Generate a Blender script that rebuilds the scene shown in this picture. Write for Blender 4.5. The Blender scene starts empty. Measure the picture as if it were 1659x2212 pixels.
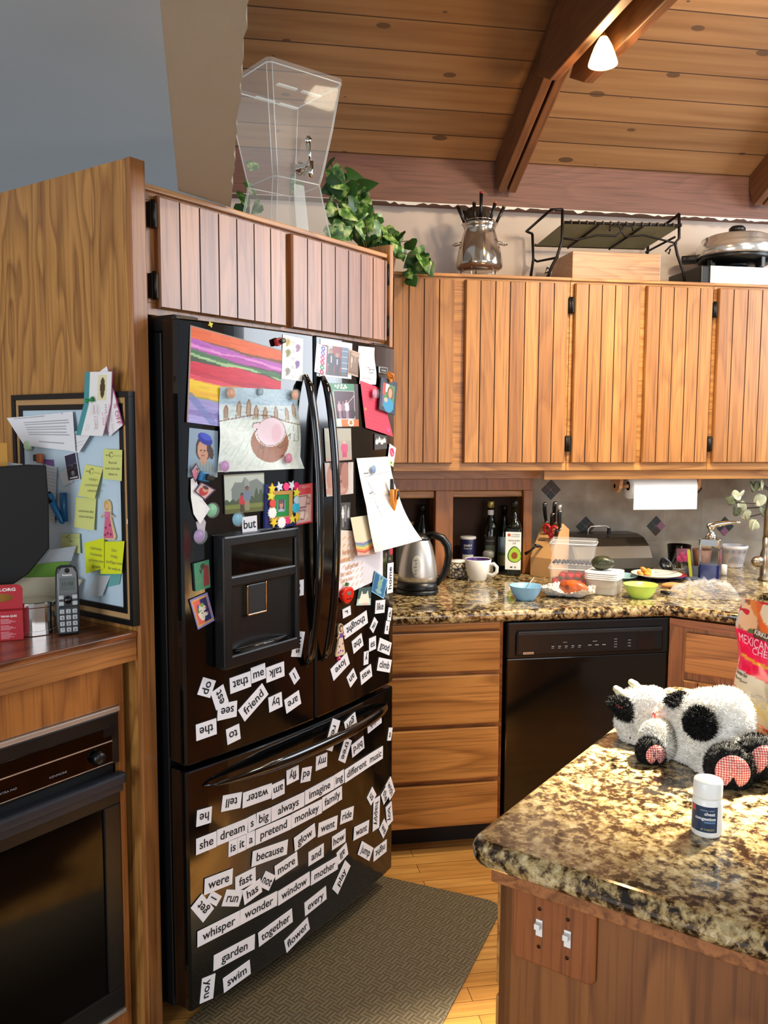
import bpy, bmesh, math, random
import numpy as np
from mathutils import Vector, Matrix, Euler
random.seed(7)
SC = bpy.context.scene
COL = SC.collection
PI = math.pi

# ------------------------------------------------------------------ camera
FPX, PITCH, ROLL, YAW, EYE = 1850.0, 0.09616, 0.00453, 0.16884, 1.5672
_fw = Vector((math.sin(YAW)*math.cos(PITCH), math.cos(YAW)*math.cos(PITCH), -math.sin(PITCH)))
_rt = Vector((math.cos(YAW), -math.sin(YAW), 0))
_up = _rt.cross(_fw)
_r2 = _rt*math.cos(ROLL) + _up*math.sin(ROLL)
_u2 = _r2.cross(_fw)
cam_d = bpy.data.cameras.new('camera'); cam = bpy.data.objects.new('camera', cam_d); COL.objects.link(cam)
cam.matrix_world = Matrix(((_r2.x, _u2.x, -_fw.x, 0), (_r2.y, _u2.y, -_fw.y, 0), (_r2.z, _u2.z, -_fw.z, EYE), (0, 0, 0, 1)))
cam_d.sensor_fit = 'HORIZONTAL'; cam_d.sensor_width = 36; cam_d.lens = FPX/1659*36; cam_d.clip_start = .02
SC.camera = cam

# ------------------------------------------------------------------ world, lights, exposure
SC.view_settings.view_transform = 'Standard'; SC.view_settings.look = 'None'
SC.view_settings.gamma = 1; SC.view_settings.use_curve_mapping = False
SC.view_settings.exposure = 0.0
w = bpy.data.worlds.new('room_air'); SC.world = w; w.use_nodes = True
w.node_tree.nodes['Background'].inputs[0].default_value = (.80, .88, 1.0, 1)
w.node_tree.nodes['Background'].inputs[1].default_value = .50
def look(o, loc, to):
    o.location = loc; o.rotation_euler = (Vector(to)-Vector(loc)).to_track_quat('-Z', 'Y').to_euler()
def area(name, loc, to, sx, sy, power, col, spread=180):
    l = bpy.data.lights.new(name, 'AREA'); l.shape = 'RECTANGLE'; l.size = sx; l.size_y = sy; l.energy = power; l.color = col
    l.spread = math.radians(spread)
    o = bpy.data.objects.new(name, l); COL.objects.link(o); look(o, loc, to); return o
area('sink_window_daylight', (3.40, 2.42, 2.30), (.7, 2.1, 1.6), 1.4, 1.4, 72, (.86, .92, 1.0))
area('added_rear_fill', (1.9, -1.6, 1.7), (.3, 2.6, 1.3), 2.2, 1.8, 36, (.93, .96, 1.0))  # added fill behind the camera; the door it would shine through is invented
area('added_left_fill', (-2.6, -.9, 1.4), (-.8, 2.2, 2.0), 1.8, 1.4, 80, (.90, .95, 1.0))  # added to brighten the left side; no window is modelled there
area('added_sunbeam_on_island', (2.35, 2.35, 3.15), (1.17, 1.70, .95), .22, .22, 56, (1.0, .90, .70), 23)  # added lamp under the unbroken ceiling, imitating sun on the cow; no skylight
area('ceiling_downlight_over_counter', (1.55, 2.75, 2.62), (1.5, 3.0, .9), .12, .12, 18, (1.0, .86, .64), 110)
area('ceiling_downlight_by_cabinets', (2.0, 1.9, 2.9), (1.4, 3.5, 1.6), .2, .2, 17, (1.0, .84, .60), 130)
area('uplight_on_beams', (2.5, 1.4, 2.5), (2.2, 3.2, 2.95), .5, .3, 6, (1.0, .80, .55), 150)

# ------------------------------------------------------------------ pixel -> point on a real plane
EYEV = Vector((0, 0, EYE))
def ray(x, y): return _fw*FPX + _r2*(x-829.5) - _u2*(y-1106)
def hit(x, y, n, c):
    d = ray(x, y); n = Vector(n); return EYEV + d*((c - n.dot(EYEV))/n.dot(d))
FR = Vector((.50378, 2.75498, 0)); R2 = math.sqrt(.5)
DF = Vector((R2, R2, 0)); NF = Vector((R2, -R2, 0))
def Zp(x, y, z): return hit(x, y, (0, 0, 1), z)
def Yp(x, y, Y): return hit(x, y, (0, 1, 0), Y)
def Np(x, y, t): return hit(x, y, NF, NF.dot(FR)+t)
def Sp(x, y, s): return hit(x, y, DF, DF.dot(FR)+s)
def loc(P): d = Vector(P)-FR; return (d.dot(DF), d.dot(NF), P[2])      # (s, t, z) beside the refrigerator
def W(s, t, z): return FR + DF*s + NF*t + Vector((0, 0, z))
FM = Matrix.Translation(FR) @ Matrix.Rotation(PI/4, 4, 'Z')               # local x = s, local y = -t

# ------------------------------------------------------------------ materials
def lin(c):
    if isinstance(c, str): c = [int(c[i:i+2], 16) for i in (0, 2, 4)]
    if max(c) > 1.001: c = [x/255 for x in c]
    return tuple(x/12.92 if x <= .04045 else ((x+.055)/1.055)**2.4 for x in c)
MATS = {}
def newmat(name):
    m = bpy.data.materials.new(name); m.use_nodes = True
    return m, m.node_tree.nodes, m.node_tree.links, m.node_tree.nodes['Principled BSDF']
def pm(name, col, rough=.5, metal=0, trans=0, coat=0, emit=0, ior=1.45, alpha=1, spec=.5, sheen=0, bump=0, bscale=60):
    if name in MATS: return MATS[name]
    m, N, L, b = newmat(name)
    b.inputs['Base Color'].default_value = (*lin(col), 1); b.inputs['Roughness'].default_value = rough
    b.inputs['Metallic'].default_value = metal; b.inputs['Transmission Weight'].default_value = trans
    b.inputs['Coat Weight'].default_value = coat; b.inputs['Coat Roughness'].default_value = .06
    b.inputs['IOR'].default_value = ior; b.inputs['Alpha'].default_value = alpha
    b.inputs['Specular IOR Level'].default_value = spec; b.inputs['Sheen Weight'].default_value = sheen
    if emit: b.inputs['Emission Color'].default_value = (*lin(col), 1); b.inputs['Emission Strength'].default_value = emit
    if bump:
        n = N.new('ShaderNodeTexNoise'); n.inputs['Scale'].default_value = bscale; n.inputs['Detail'].default_value = 6
        bp = N.new('ShaderNodeBump'); bp.inputs['Strength'].default_value = bump; bp.inputs['Distance'].default_value = .01
        L.new(n.outputs['Fac'], bp.inputs['Height']); L.new(bp.outputs['Normal'], b.inputs['Normal'])
    MATS[name] = m; return m
def math_n(N, L, op, a, b=None, c=None):
    n = N.new('ShaderNodeMath'); n.operation = op
    for i, v in enumerate((a, b, c)):
        if v is None: continue
        if isinstance(v, (int, float)): n.inputs[i].default_value = v
        else: L.new(v, n.inputs[i])
    return n.outputs[0]
def ramp(N, L, fac, stops, interp='LINEAR'):
    r = N.new('ShaderNodeValToRGB'); r.color_ramp.interpolation = interp
    e = r.color_ramp.elements
    while len(e) < len(stops): e.new(.5)
    for k, (p, c) in enumerate(stops): e[k].position = p; e[k].color = (*lin(c), 1)
    L.new(fac, r.inputs[0]); return r.outputs[0]
def mixc(N, L, fac, a, b, blend='MIX'):
    n = N.new('ShaderNodeMix'); n.data_type = 'RGBA'; n.blend_type = blend
    for sock, v in ((n.inputs[0], fac), (n.inputs[6], a), (n.inputs[7], b)):
        if isinstance(v, (int, float)): sock.default_value = v
        elif isinstance(v, tuple): sock.default_value = (*v, 1)
        else: L.new(v, sock)
    return n.outputs[2]
def coords(N, L, scale=(1, 1, 1), rnd=True, rot=(0, 0, 0)):
    tc = N.new('ShaderNodeTexCoord'); mp = N.new('ShaderNodeMapping'); L.new(tc.outputs['Object'], mp.inputs[0])
    mp.inputs['Scale'].default_value = scale; mp.inputs['Rotation'].default_value = rot
    if rnd:
        oi = N.new('ShaderNodeObjectInfo'); cx = N.new('ShaderNodeCombineXYZ')
        v = math_n(N, L, 'MULTIPLY', oi.outputs['Random'], 37.0)
        for i in range(3): L.new(v, cx.inputs[i])
        L.new(cx.outputs[0], mp.inputs['Location'])
    return tc, mp.outputs[0]
def oak(name, light, dark, axis='Z', rough=.38, rings=9, fig=2.6, plank=0, paxis='X', contrast=.75, coat=.15, squash=.16):
    if name in MATS: return MATS[name]
    m, N, L, b = newmat(name)
    sc = [fig*2, fig*2, fig*2]; sc['XYZ'.index(axis)] *= squash
    tc, v = coords(N, L, tuple(sc))
    bright = None
    if plank:
        sx = N.new('ShaderNodeSeparateXYZ'); L.new(tc.outputs['Object'], sx.inputs[0])
        cell = math_n(N, L, 'FLOOR', math_n(N, L, 'DIVIDE', sx.outputs['XYZ'.index(paxis)], plank))
        wn = N.new('ShaderNodeTexWhiteNoise'); wn.noise_dimensions = '1D'; L.new(cell, wn.inputs['W'])
        sv = N.new('ShaderNodeVectorMath'); sv.operation = 'SCALE'; L.new(wn.outputs['Color'], sv.inputs[0]); sv.inputs['Scale'].default_value = 25
        ad = N.new('ShaderNodeVectorMath'); L.new(v, ad.inputs[0]); L.new(sv.outputs[0], ad.inputs[1]); v = ad.outputs[0]
        bright = wn.outputs['Value']
    n1 = N.new('ShaderNodeTexNoise'); n1.inputs['Scale'].default_value = 1.0; n1.inputs['Detail'].default_value = 2.5; n1.inputs['Roughness'].default_value = .45
    L.new(v, n1.inputs['Vector'])
    ring = math_n(N, L, 'FRACT', math_n(N, L, 'MULTIPLY', n1.outputs['Fac'], rings*1.6))
    mid = tuple(.55*a+.45*c for a, c in zip(lin(light), lin(dark)))
    r = N.new('ShaderNodeValToRGB'); L.new(ring, r.inputs[0]); e = r.color_ramp.elements
    e[0].position = 0; e[0].color = (*lin(light), 1); e[1].position = 1; e[1].color = (*lin(light), 1)
    x = e.new(.52); x.color = (*mid, 1); x = e.new(.80); x.color = (*lin(dark), 1); x = e.new(.90); x.color = (*mid, 1)
    sc2 = [130, 130, 130]; sc2['XYZ'.index(axis)] = 3.2
    mp2 = N.new('ShaderNodeMapping'); mp2.inputs['Scale'].default_value = sc2; L.new(tc.outputs['Object'], mp2.inputs[0])
    n2 = N.new('ShaderNodeTexNoise'); n2.inputs['Scale'].default_value = 1; n2.inputs['Detail'].default_value = 3; L.new(mp2.outputs[0], n2.inputs['Vector'])
    pore = ramp(N, L, n2.outputs['Fac'], [(.33, (.62, .55, .5)), (.5, (1., 1., 1.))])
    c = mixc(N, L, contrast, lin(light), r.outputs[0])
    c = mixc(N, L, .55, c, pore, 'MULTIPLY')
    if bright is not None:
        tint = ramp(N, L, bright, [(0, (.80, .76, .72)), (1, (1., 1., 1.))]); c = mixc(N, L, 1.0, c, tint, 'MULTIPLY')
    L.new(c, b.inputs['Base Color']); b.inputs['Roughness'].default_value = rough
    b.inputs['Coat Weight'].default_value = coat; b.inputs['Coat Roughness'].default_value = .28; b.inputs['Coat Tint'].default_value = (.93, .90, 1, 1)
    bp = N.new('ShaderNodeBump'); bp.inputs['Strength'].default_value = .12; bp.inputs['Distance'].default_value = .002
    L.new(n2.outputs['Fac'], bp.inputs['Height']); L.new(bp.outputs['Normal'], b.inputs['Normal'])
    MATS[name] = m; return m

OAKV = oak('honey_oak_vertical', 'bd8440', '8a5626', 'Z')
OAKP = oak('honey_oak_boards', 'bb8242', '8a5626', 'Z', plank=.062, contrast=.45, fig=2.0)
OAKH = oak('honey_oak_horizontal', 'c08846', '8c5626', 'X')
OAKD = oak('dark_red_oak', 'a86f3a', '784a22', 'Z', fig=2.2)  # darker, redder oak tone for carcasses, frames and stiles
OAKDH = oak('red_oak_trim', 'a86c3c', '744420', 'X', fig=3)
PANEL = oak('oak_plywood_panel', 'b58242', '845626', 'Z', fig=3.0, rings=7, squash=.22, contrast=.85)
DESKW = oak('dark_oak_desk', '8a4f26', '3f2412', 'X', rough=.22, coat=.5, fig=1.6)
PALEOAK = oak('pale_oak', 'b8875a', '99693f', 'X', fig=3.4, contrast=.6)
BAMB = pm('light_block_wood', 'c0925e', .5, bump=.1)
FRAMEB = pm('dark_cabinet_gap', '2a170b', .8)
BLK = pm('gloss_black_enamel', '060606', .09, coat=.4)
BLKS = pm('satin_black_plastic', '0c0d0e', .34)
BLKM = pm('matte_black', '101010', .7)
DKGREY = pm('dark_grey_plastic', '1d2124', .4)
GLASSB = pm('smoked_black_glass', '030202', .05, spec=.4)
CHROME = pm('polished_steel', 'd8d4cc', .10, 1)
STEEL = pm('brushed_steel', 'd0ccc6', .33, .8)
NICKEL = pm('brushed_nickel', 'a89c88', .33, 1)
GUN = pm('dark_bronze_iron', '1d1715', .45, .6)
CLEAR = pm('clear_acrylic', 'f4f8f6', .03, trans=1, ior=1.25)
GLASSC = pm('clear_glass', 'f2f8f4', .02, trans=1, ior=1.4)
WHITE = pm('white_plastic', 'eceae4', .35)
PAPER = pm('white_paper', 'eeeeea', .75)
INK = pm('black_ink', '14141c', .6)
GREYINK = pm('grey_ink', '8a8a92', .7)
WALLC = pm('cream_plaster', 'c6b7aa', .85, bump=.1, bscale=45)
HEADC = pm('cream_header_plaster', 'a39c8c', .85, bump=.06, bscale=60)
WALLG = pm('grey_plaster', 'b9c0c2', .85, bump=.15, bscale=30)
REDWOOD = oak('redwood_header', '714a3a', '5a382b', 'X', rough=.6, fig=2, contrast=.5, coat=0)
BEAMW = oak('stained_beam', '6e4528', '503018', 'Y', rough=.5, fig=2, contrast=.5, coat=0)
def m_granite():
    m, N, L, b = newmat('speckled_granite')
    tc, v = coords(N, L, (1, 1, 1), rnd=False)
    n1 = N.new('ShaderNodeTexNoise'); n1.inputs['Scale'].default_value = 58; n1.inputs['Detail'].default_value = 6; n1.inputs['Roughness'].default_value = .66; n1.inputs['Distortion'].default_value = .25
    n2 = N.new('ShaderNodeTexNoise'); n2.inputs['Scale'].default_value = 7; n2.inputs['Detail'].default_value = 3
    vo = N.new('ShaderNodeTexVoronoi'); vo.inputs['Scale'].default_value = 95
    for n in (n1, n2, vo): L.new(v, n.inputs['Vector'])
    f = math_n(N, L, 'ADD', n1.outputs['Fac'], math_n(N, L, 'MULTIPLY', math_n(N, L, 'SUBTRACT', n2.outputs['Fac'], .5), .34))
    base = ramp(N, L, f, [(.38, '17120d'), (.43, '40311f'), (.475, '7d6848'), (.52, 'ab9668'), (.60, 'cab889'), (.74, 'dcd2b0')])
    sp = N.new('ShaderNodeSeparateColor'); L.new(vo.outputs['Color'], sp.inputs[0])
    cell = ramp(N, L, sp.outputs[0], [(0, (.60, .55, .50)), (.35, (.85, .80, .70)), (.7, (1., 1., 1.)), (1, (.92, .90, .92))])
    c = mixc(N, L, .7, base, cell, 'MULTIPLY')
    L.new(c, b.inputs['Base Color']); b.inputs['Roughness'].default_value = .12; b.inputs['Coat Weight'].default_value = .3
    return m
GRAN = m_granite()
def m_brick(name, cols, bw, rh, mortar, mcol, rough=.4, offset=.5, wood=False, rot=(0, 0, 0), bump=0, coat=0, freq=2, squash=1):
    m, N, L, b = newmat(name)
    tc, v = coords(N, L, (1, 1, 1), rnd=False, rot=rot)
    br = N.new('ShaderNodeTexBrick'); L.new(v, br.inputs['Vector']); br.offset = offset; br.offset_frequency = freq
    br.inputs['Scale'].default_value = 1; br.inputs['Brick Width'].default_value = bw; br.inputs['Row Height'].default_value = rh
    br.inputs['Mortar Size'].default_value = mortar; br.inputs['Mortar Smooth'].default_value = .1; br.inputs['Bias'].default_value = 0
    br.inputs['Color1'].default_value = (*lin(cols[0]), 1); br.inputs['Color2'].default_value = (*lin(cols[1]), 1); br.inputs['Mortar'].default_value = (*lin(mcol), 1)
    n = N.new('ShaderNodeTexNoise'); n.inputs['Detail'].default_value = 5
    mp = N.new('ShaderNodeMapping'); L.new(v, mp.inputs[0]); mp.inputs['Scale'].default_value = (4, 60, 60) if wood else (9, 9, 9); L.new(mp.outputs[0], n.inputs['Vector'])
    n.inputs['Scale'].default_value = 1
    tint = ramp(N, L, n.outputs['Fac'], [(.3, (.78, .74, .70)), (.65, (1., 1., 1.))])
    c = mixc(N, L, .8, br.outputs['Color'], tint, 'MULTIPLY')
    L.new(c, b.inputs['Base Color']); b.inputs['Roughness'].default_value = rough; b.inputs['Coat Weight'].default_value = coat
    if bump:
        bp = N.new('ShaderNodeBump'); bp.inputs['Strength'].default_value = bump; bp.inputs['Distance'].default_value = .003; bp.invert = True
        L.new(br.outputs['Fac'], bp.inputs['Height']); L.new(bp.outputs['Normal'], b.inputs['Normal'])
    return m
FLOORM = m_brick('oak_strip_floor', ('ae7838', 'c4904c'), .62, .058, .0012, '5a3a1c', .28, .37, True, coat=.15)
TILEM = m_brick('stone_tile_backsplash', ('a59b8a', 'b2a899'), .205, .205, .0035, 'aba699', .45, 0.0, rot=(PI/2, 0, 0), bump=.3)
def m_ceiling():
    m, N, L, b = newmat('knotty_pine_planks')
    tc, v = coords(N, L, (1, 1, 1), rnd=False)
    br = N.new('ShaderNodeTexBrick'); L.new(v, br.inputs['Vector']); br.offset = .0; br.inputs['Scale'].default_value = 1
    br.inputs['Brick Width'].default_value = 9.0; br.inputs['Row Height'].default_value = .135; br.inputs['Mortar Size'].default_value = .0028; br.inputs['Mortar Smooth'].default_value = .3
    br.inputs['Color1'].default_value = (*lin('9d764e'), 1); br.inputs['Color2'].default_value = (*lin('8c6844'), 1); br.inputs['Mortar'].default_value = (*lin('3d2616'), 1)
    mp = N.new('ShaderNodeMapping'); L.new(v, mp.inputs[0]); mp.inputs['Scale'].default_value = (1.2, 26, 26)
    n = N.new('ShaderNodeTexNoise'); n.inputs['Scale'].default_value = 1; n.inputs['Detail'].default_value = 5; L.new(mp.outputs[0], n.inputs['Vector'])
    tint = ramp(N, L, n.outputs['Fac'], [(.3, (.80, .74, .68)), (.62, (1., 1., 1.))])
    c = mixc(N, L, .75, br.outputs['Color'], tint, 'MULTIPLY')
    mk = N.new('ShaderNodeMapping'); L.new(v, mk.inputs[0]); mk.inputs['Scale'].default_value = (3.4, 7.4, 1)
    vo = N.new('ShaderNodeTexVoronoi'); vo.voronoi_dimensions = '2D'; vo.inputs['Scale'].default_value = 1; vo.inputs['Randomness'].default_value = 1; L.new(mk.outputs[0], vo.inputs['Vector'])
    sp = N.new('ShaderNodeSeparateColor'); L.new(vo.outputs['Color'], sp.inputs[0])
    rad = math_n(N, L, 'MULTIPLY', math_n(N, L, 'SUBTRACT', sp.outputs[0], .38), .20)
    k = math_n(N, L, 'LESS_THAN', vo.outputs['Distance'], rad)
    c = mixc(N, L, math_n(N, L, 'MULTIPLY', k, .8), c, lin('44301f'))
    L.new(c, b.inputs['Base Color']); b.inputs['Roughness'].default_value = .55
    bp = N.new('ShaderNodeBump'); bp.inputs['Strength'].default_value = .4; bp.inputs['Distance'].default_value = .003; bp.invert = True
    L.new(br.outputs['Fac'], bp.inputs['Height']); L.new(bp.outputs['Normal'], b.inputs['Normal'])
    return m
CEILM = m_ceiling()
def m_mat():
    m, N, L, b = newmat('brown_basketweave')
    tc, v = coords(N, L, (1, 1, 1), rnd=False)
    w1 = N.new('ShaderNodeTexWave'); w1.bands_direction = 'X'; w1.inputs['Scale'].default_value = 26
    w2 = N.new('ShaderNodeTexWave'); w2.bands_direction = 'Y'; w2.inputs['Scale'].default_value = 26
    ck = N.new('ShaderNodeTexChecker'); ck.inputs['Scale'].default_value = 34
    for n in (w1, w2, ck): L.new(v, n.inputs['Vector'])
    f = mixc(N, L, ck.outputs['Fac'], w1.outputs['Color'], w2.outputs['Color'])
    bw = N.new('ShaderNodeRGBToBW'); L.new(f, bw.inputs[0])
    c = ramp(N, L, bw.outputs[0], [(.0, '3f3524'), (.6, '54472f'), (1, '63553a')])
    L.new(c, b.inputs['Base Color']); b.inputs['Roughness'].default_value = .6
    bp = N.new('ShaderNodeBump'); bp.inputs['Strength'].default_value = .3; bp.inputs['Distance'].default_value = .004
    L.new(bw.outputs[0], bp.inputs['Height']); L.new(bp.outputs['Normal'], b.inputs['Normal'])
    return m
MATM = m_mat()
def m_vc(name='printed_picture', rough=.45, coat=0):
    if name in MATS: return MATS[name]
    m, N, L, b = newmat(name); a = N.new('ShaderNodeAttribute'); a.attribute_name = 'Col'
    L.new(a.outputs['Color'], b.inputs['Base Color']); b.inputs['Roughness'].default_value = rough; b.inputs['Coat Weight'].default_value = coat
    MATS[name] = m; return m
PRINT = m_vc(); PHOTO = m_vc('glossy_photo_print', .3)

# ------------------------------------------------------------------ mesh building
class MB:
    def __init__(s): s.v = []; s.f = []; s.mi = []; s.sm = []
    def add(s, vs, fs, mi=0, sm=False, M=None):
        o = len(s.v)
        s.v += [tuple(M @ Vector(p)) for p in vs] if M is not None else [tuple(p) for p in vs]
        for f in fs: s.f.append(tuple(o+i for i in f)); s.mi.append(mi); s.sm.append(sm)
        return s
    def bm(s, bm, mi=0, sm=False, M=None):
        bm.verts.index_update()
        s.add([v.co.copy() for v in bm.verts], [[v.index for v in f.verts] for f in bm.faces], mi, sm, M); bm.free(); return s
    def box(s, x0, x1, y0, y1, z0, z1, bev=0, mi=0, M=None, seg=2):
        bm = bmesh.new(); bmesh.ops.create_cube(bm, size=1)
        for v in bm.verts: v.co = Vector((x0+(v.co.x+.5)*(x1-x0), y0+(v.co.y+.5)*(y1-y0), z0+(v.co.z+.5)*(z1-z0)))
        if bev: bmesh.ops.bevel(bm, geom=bm.edges[:], offset=bev, segments=seg, profile=.6, affect='EDGES')
        return s.bm(bm, mi, False, M)
    def prism(s, poly, z0, z1, bev=0, mi=0, M=None, seg=2, sm=False):
        bm = bmesh.new(); a = [bm.verts.new((x, y, z0)) for x, y in poly]; f = bm.faces.new(a)
        r = bmesh.ops.extrude_face_region(bm, geom=[f]); top = [g for g in r['geom'] if isinstance(g, bmesh.types.BMVert)]
        for v in top: v.co.z = z1
        bmesh.ops.recalc_face_normals(bm, faces=bm.faces[:])
        if bev:
            ed = [e for e in bm.edges if abs(e.verts[0].co.z-e.verts[1].co.z) < 1e-6]
            bmesh.ops.bevel(bm, geom=ed, offset=bev, segments=seg, profile=.5, affect='EDGES')
        return s.bm(bm, mi, sm, M)
    def lathe(s, prof, n=28, c=(0, 0, 0), mi=0, M=None, sm=True, cap=True):
        vs = []; fs = []; k = len(prof)
        for i in range(n):
            a = 2*PI*i/n
            for r, z in prof: vs.append((c[0]+r*math.cos(a), c[1]+r*math.sin(a), c[2]+z))
        for i in range(n):
            j = (i+1) % n
            for q in range(k-1): fs.append((i*k+q, j*k+q, j*k+q+1, i*k+q+1))
        s.add(vs, fs, mi, sm, M)
        for e, rev in ((0, True), (k-1, False)):
            if cap and prof[e][0] > 1e-5:
                ring = [i*k+e for i in range(n)]
                o = len(s.v)-len(vs); ring = [o+i for i in (ring[::-1] if rev else ring)]
                s.f.append(tuple(ring)); s.mi.append(mi); s.sm.append(False)
        return s
    def tube(s, pts, r, n=8, mi=0, closed=False, M=None, flat=1.0, upv=None):
        pts = [Vector(p) for p in pts]; k = len(pts); rr = r if isinstance(r, (list, tuple)) else [r]*k
        vs = []; fs = []; prev = None
        for i, p in enumerate(pts):
            t = (pts[(i+1) % k]-pts[i-1]) if closed else (pts[min(i+1, k-1)]-pts[max(i-1, 0)])
            t.normalize()
            if upv is not None: u = Vector(upv); u = (u-t*u.dot(t)).normalized()
            elif prev is None:
                u = Vector((0, 0, 1)) if abs(t.z) < .9 else Vector((1, 0, 0)); u = (u-t*u.dot(t)).normalized()
            else: u = (prev-t*prev.dot(t)).normalized()
            prev = u; v = t.cross(u)
            for a in range(n):
                q = 2*PI*a/n; vs.append(p+u*math.cos(q)*rr[i]*flat+v*math.sin(q)*rr[i])
        for i in range(k if closed else k-1):
            j = (i+1) % k
            for a in range(n): b = (a+1) % n; fs.append((i*n+a, i*n+b, j*n+b, j*n+a))
        if not closed: fs.append(tuple(range(n))[::-1]); fs.append(tuple((k-1)*n+a for a in range(n)))
        return s.add(vs, fs, mi, True, M)
    def ell(s, c, r, nu=20, nv=12, mi=0, M=None, R=None):
        vs = []; fs = []
        for j in range(nv+1):
            th = PI*j/nv
            for i in range(nu):
                ph = 2*PI*i/nu; p = Vector((r[0]*math.sin(th)*math.cos(ph), r[1]*math.sin(th)*math.sin(ph), r[2]*math.cos(th)))
                if R is not None: p = R @ p
                vs.append(p+Vector(c))
        for j in range(nv):
            for i in range(nu): k = (i+1) % nu; fs.append((j*nu+i, (j+1)*nu+i, (j+1)*nu+k, j*nu+k))
        return s.add(vs, fs, mi, True, M)
    def grid(s, fn, nu, nv, mi=0, sm=True):
        vs = [fn(i/nu, j/nv) for j in range(nv+1) for i in range(nu+1)]
        fs = [(j*(nu+1)+i, j*(nu+1)+i+1, (j+1)*(nu+1)+i+1, (j+1)*(nu+1)+i) for j in range(nv) for i in range(nu)]
        return s.add(vs, fs, mi, sm)
    def xf(s, M): s.v = [tuple(M @ Vector(p)) for p in s.v]; return s
    def build(s, name, mats, parent=None, M=None, center=False, col=None):
        me = bpy.data.meshes.new(name); vs = s.v; o = bpy.data.objects.new(name, me); COL.objects.link(o)
        c = Vector((0, 0, 0))
        if center:
            a = np.array(vs); lo, hi = a.min(0), a.max(0); c = Vector(((lo[0]+hi[0])/2, (lo[1]+hi[1])/2, lo[2])); vs = (a-np.array(c)).tolist()
        me.from_pydata(vs, [], s.f)
        for m in (mats if isinstance(mats, (list, tuple)) else [mats]): me.materials.append(m)
        me.polygons.foreach_set('material_index', s.mi); me.polygons.foreach_set('use_smooth', s.sm)
        if col is not None:
            at = me.color_attributes.new('Col', 'FLOAT_COLOR', 'POINT'); at.data.foreach_set('color', np.asarray(col, dtype=np.float32).ravel())
        me.validate(); me.update()
        o.matrix_world = (M if M is not None else Matrix.Identity(4)) @ Matrix.Translation(c)
        if parent is not None: o.parent = parent; o.matrix_parent_inverse = Matrix.Identity(4); o.matrix_local = (M if M is not None else Matrix.Identity(4)) @ Matrix.Translation(c)
        return o
def tag(o, label=None, cat=None, group=None, kind=None):
    if label: o['label'] = label
    if cat: o['category'] = cat
    if group: o['group'] = group
    if kind: o['kind'] = kind
    return o
def thing(name, label, cat, M=None, group=None, at=None, rz=0):
    o = bpy.data.objects.new(name, None); COL.objects.link(o); o.empty_display_size = .05
    o.matrix_world = M if M is not None else Matrix.Translation(at) @ Matrix.Rotation(rz, 4, 'Z') if at is not None else Matrix.Identity(4)
    return tag(o, label, cat, group)
def struct(name, mb, mat, M=None): return tag(mb.build(name, mat, None, M), kind='structure')
_txt = {}
def text_geo(body, bold=False):
    k = (body, bold)
    if k not in _txt:
        cu = bpy.data.curves.new('lettering', 'FONT'); cu.body = body; cu.resolution_u = 3; cu.fill_mode = 'BOTH'
        cu.offset = .022 if bold is True else float(bold)
        ob = bpy.data.objects.new('lettering', cu); me = ob.to_mesh()
        v = np.array([x.co[:] for x in me.vertices]); f = [tuple(p.vertices) for p in me.polygons]
        ob.to_mesh_clear(); bpy.data.objects.remove(ob); bpy.data.curves.remove(cu); _txt[k] = (v, f)
    return _txt[k]
def text_mb(mb, body, x, y, size, w=None, align='C', M=None, bold=False, mi=0, rot=0, z=0):
    v, f = text_geo(body, bold); lo, hi = v.min(0), v.max(0); tw = hi[0]-lo[0]; sx = size if w is None else w/tw
    off = {'C': (lo[0]+hi[0])/2, 'L': lo[0], 'R': hi[0]}[align]
    ca, sa = math.cos(rot), math.sin(rot); P = []
    for p in v:
        a, b = (p[0]-off)*sx, p[1]*size; P.append((x+a*ca-b*sa, y+a*sa+b*ca, z))
    return mb.add(P, f, mi, False, M)
def frame(ex, n, o):
    ex = Vector(ex); n = Vector(n).normalized(); ex = (ex-n*ex.dot(n)).normalized(); ey = n.cross(ex)
    return Matrix(((ex.x, ey.x, n.x, o[0]), (ex.y, ey.y, n.y, o[1]), (ex.z, ey.z, n.z, o[2]), (0, 0, 0, 1)))
I4 = Matrix.Identity(4)
ROOT = {}
def T(*a): return Matrix.Translation(a)
def thingF(name, label, cat, o, group=None, base=FM):
    M = base @ T(*o); r = thing(name, label, cat, M, group); ROOT[r] = M; return r
def part(root, name, mb, mat, base=I4, label=None):
    o = mb.build(name, mat, root, ROOT[root].inverted() @ base); ROOT[o] = base
    if label: o['label'] = label
    return o
def solo(name, mb, mat, label, cat, group=None, M=None, kind=None):
    o = mb.build(name, mat, None, M, center=True)
    ROOT[o] = (M if M is not None else I4) @ T(0, 0, 0); ROOT[o] = o.matrix_world.copy()
    return tag(o, label, cat, group, kind)

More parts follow.
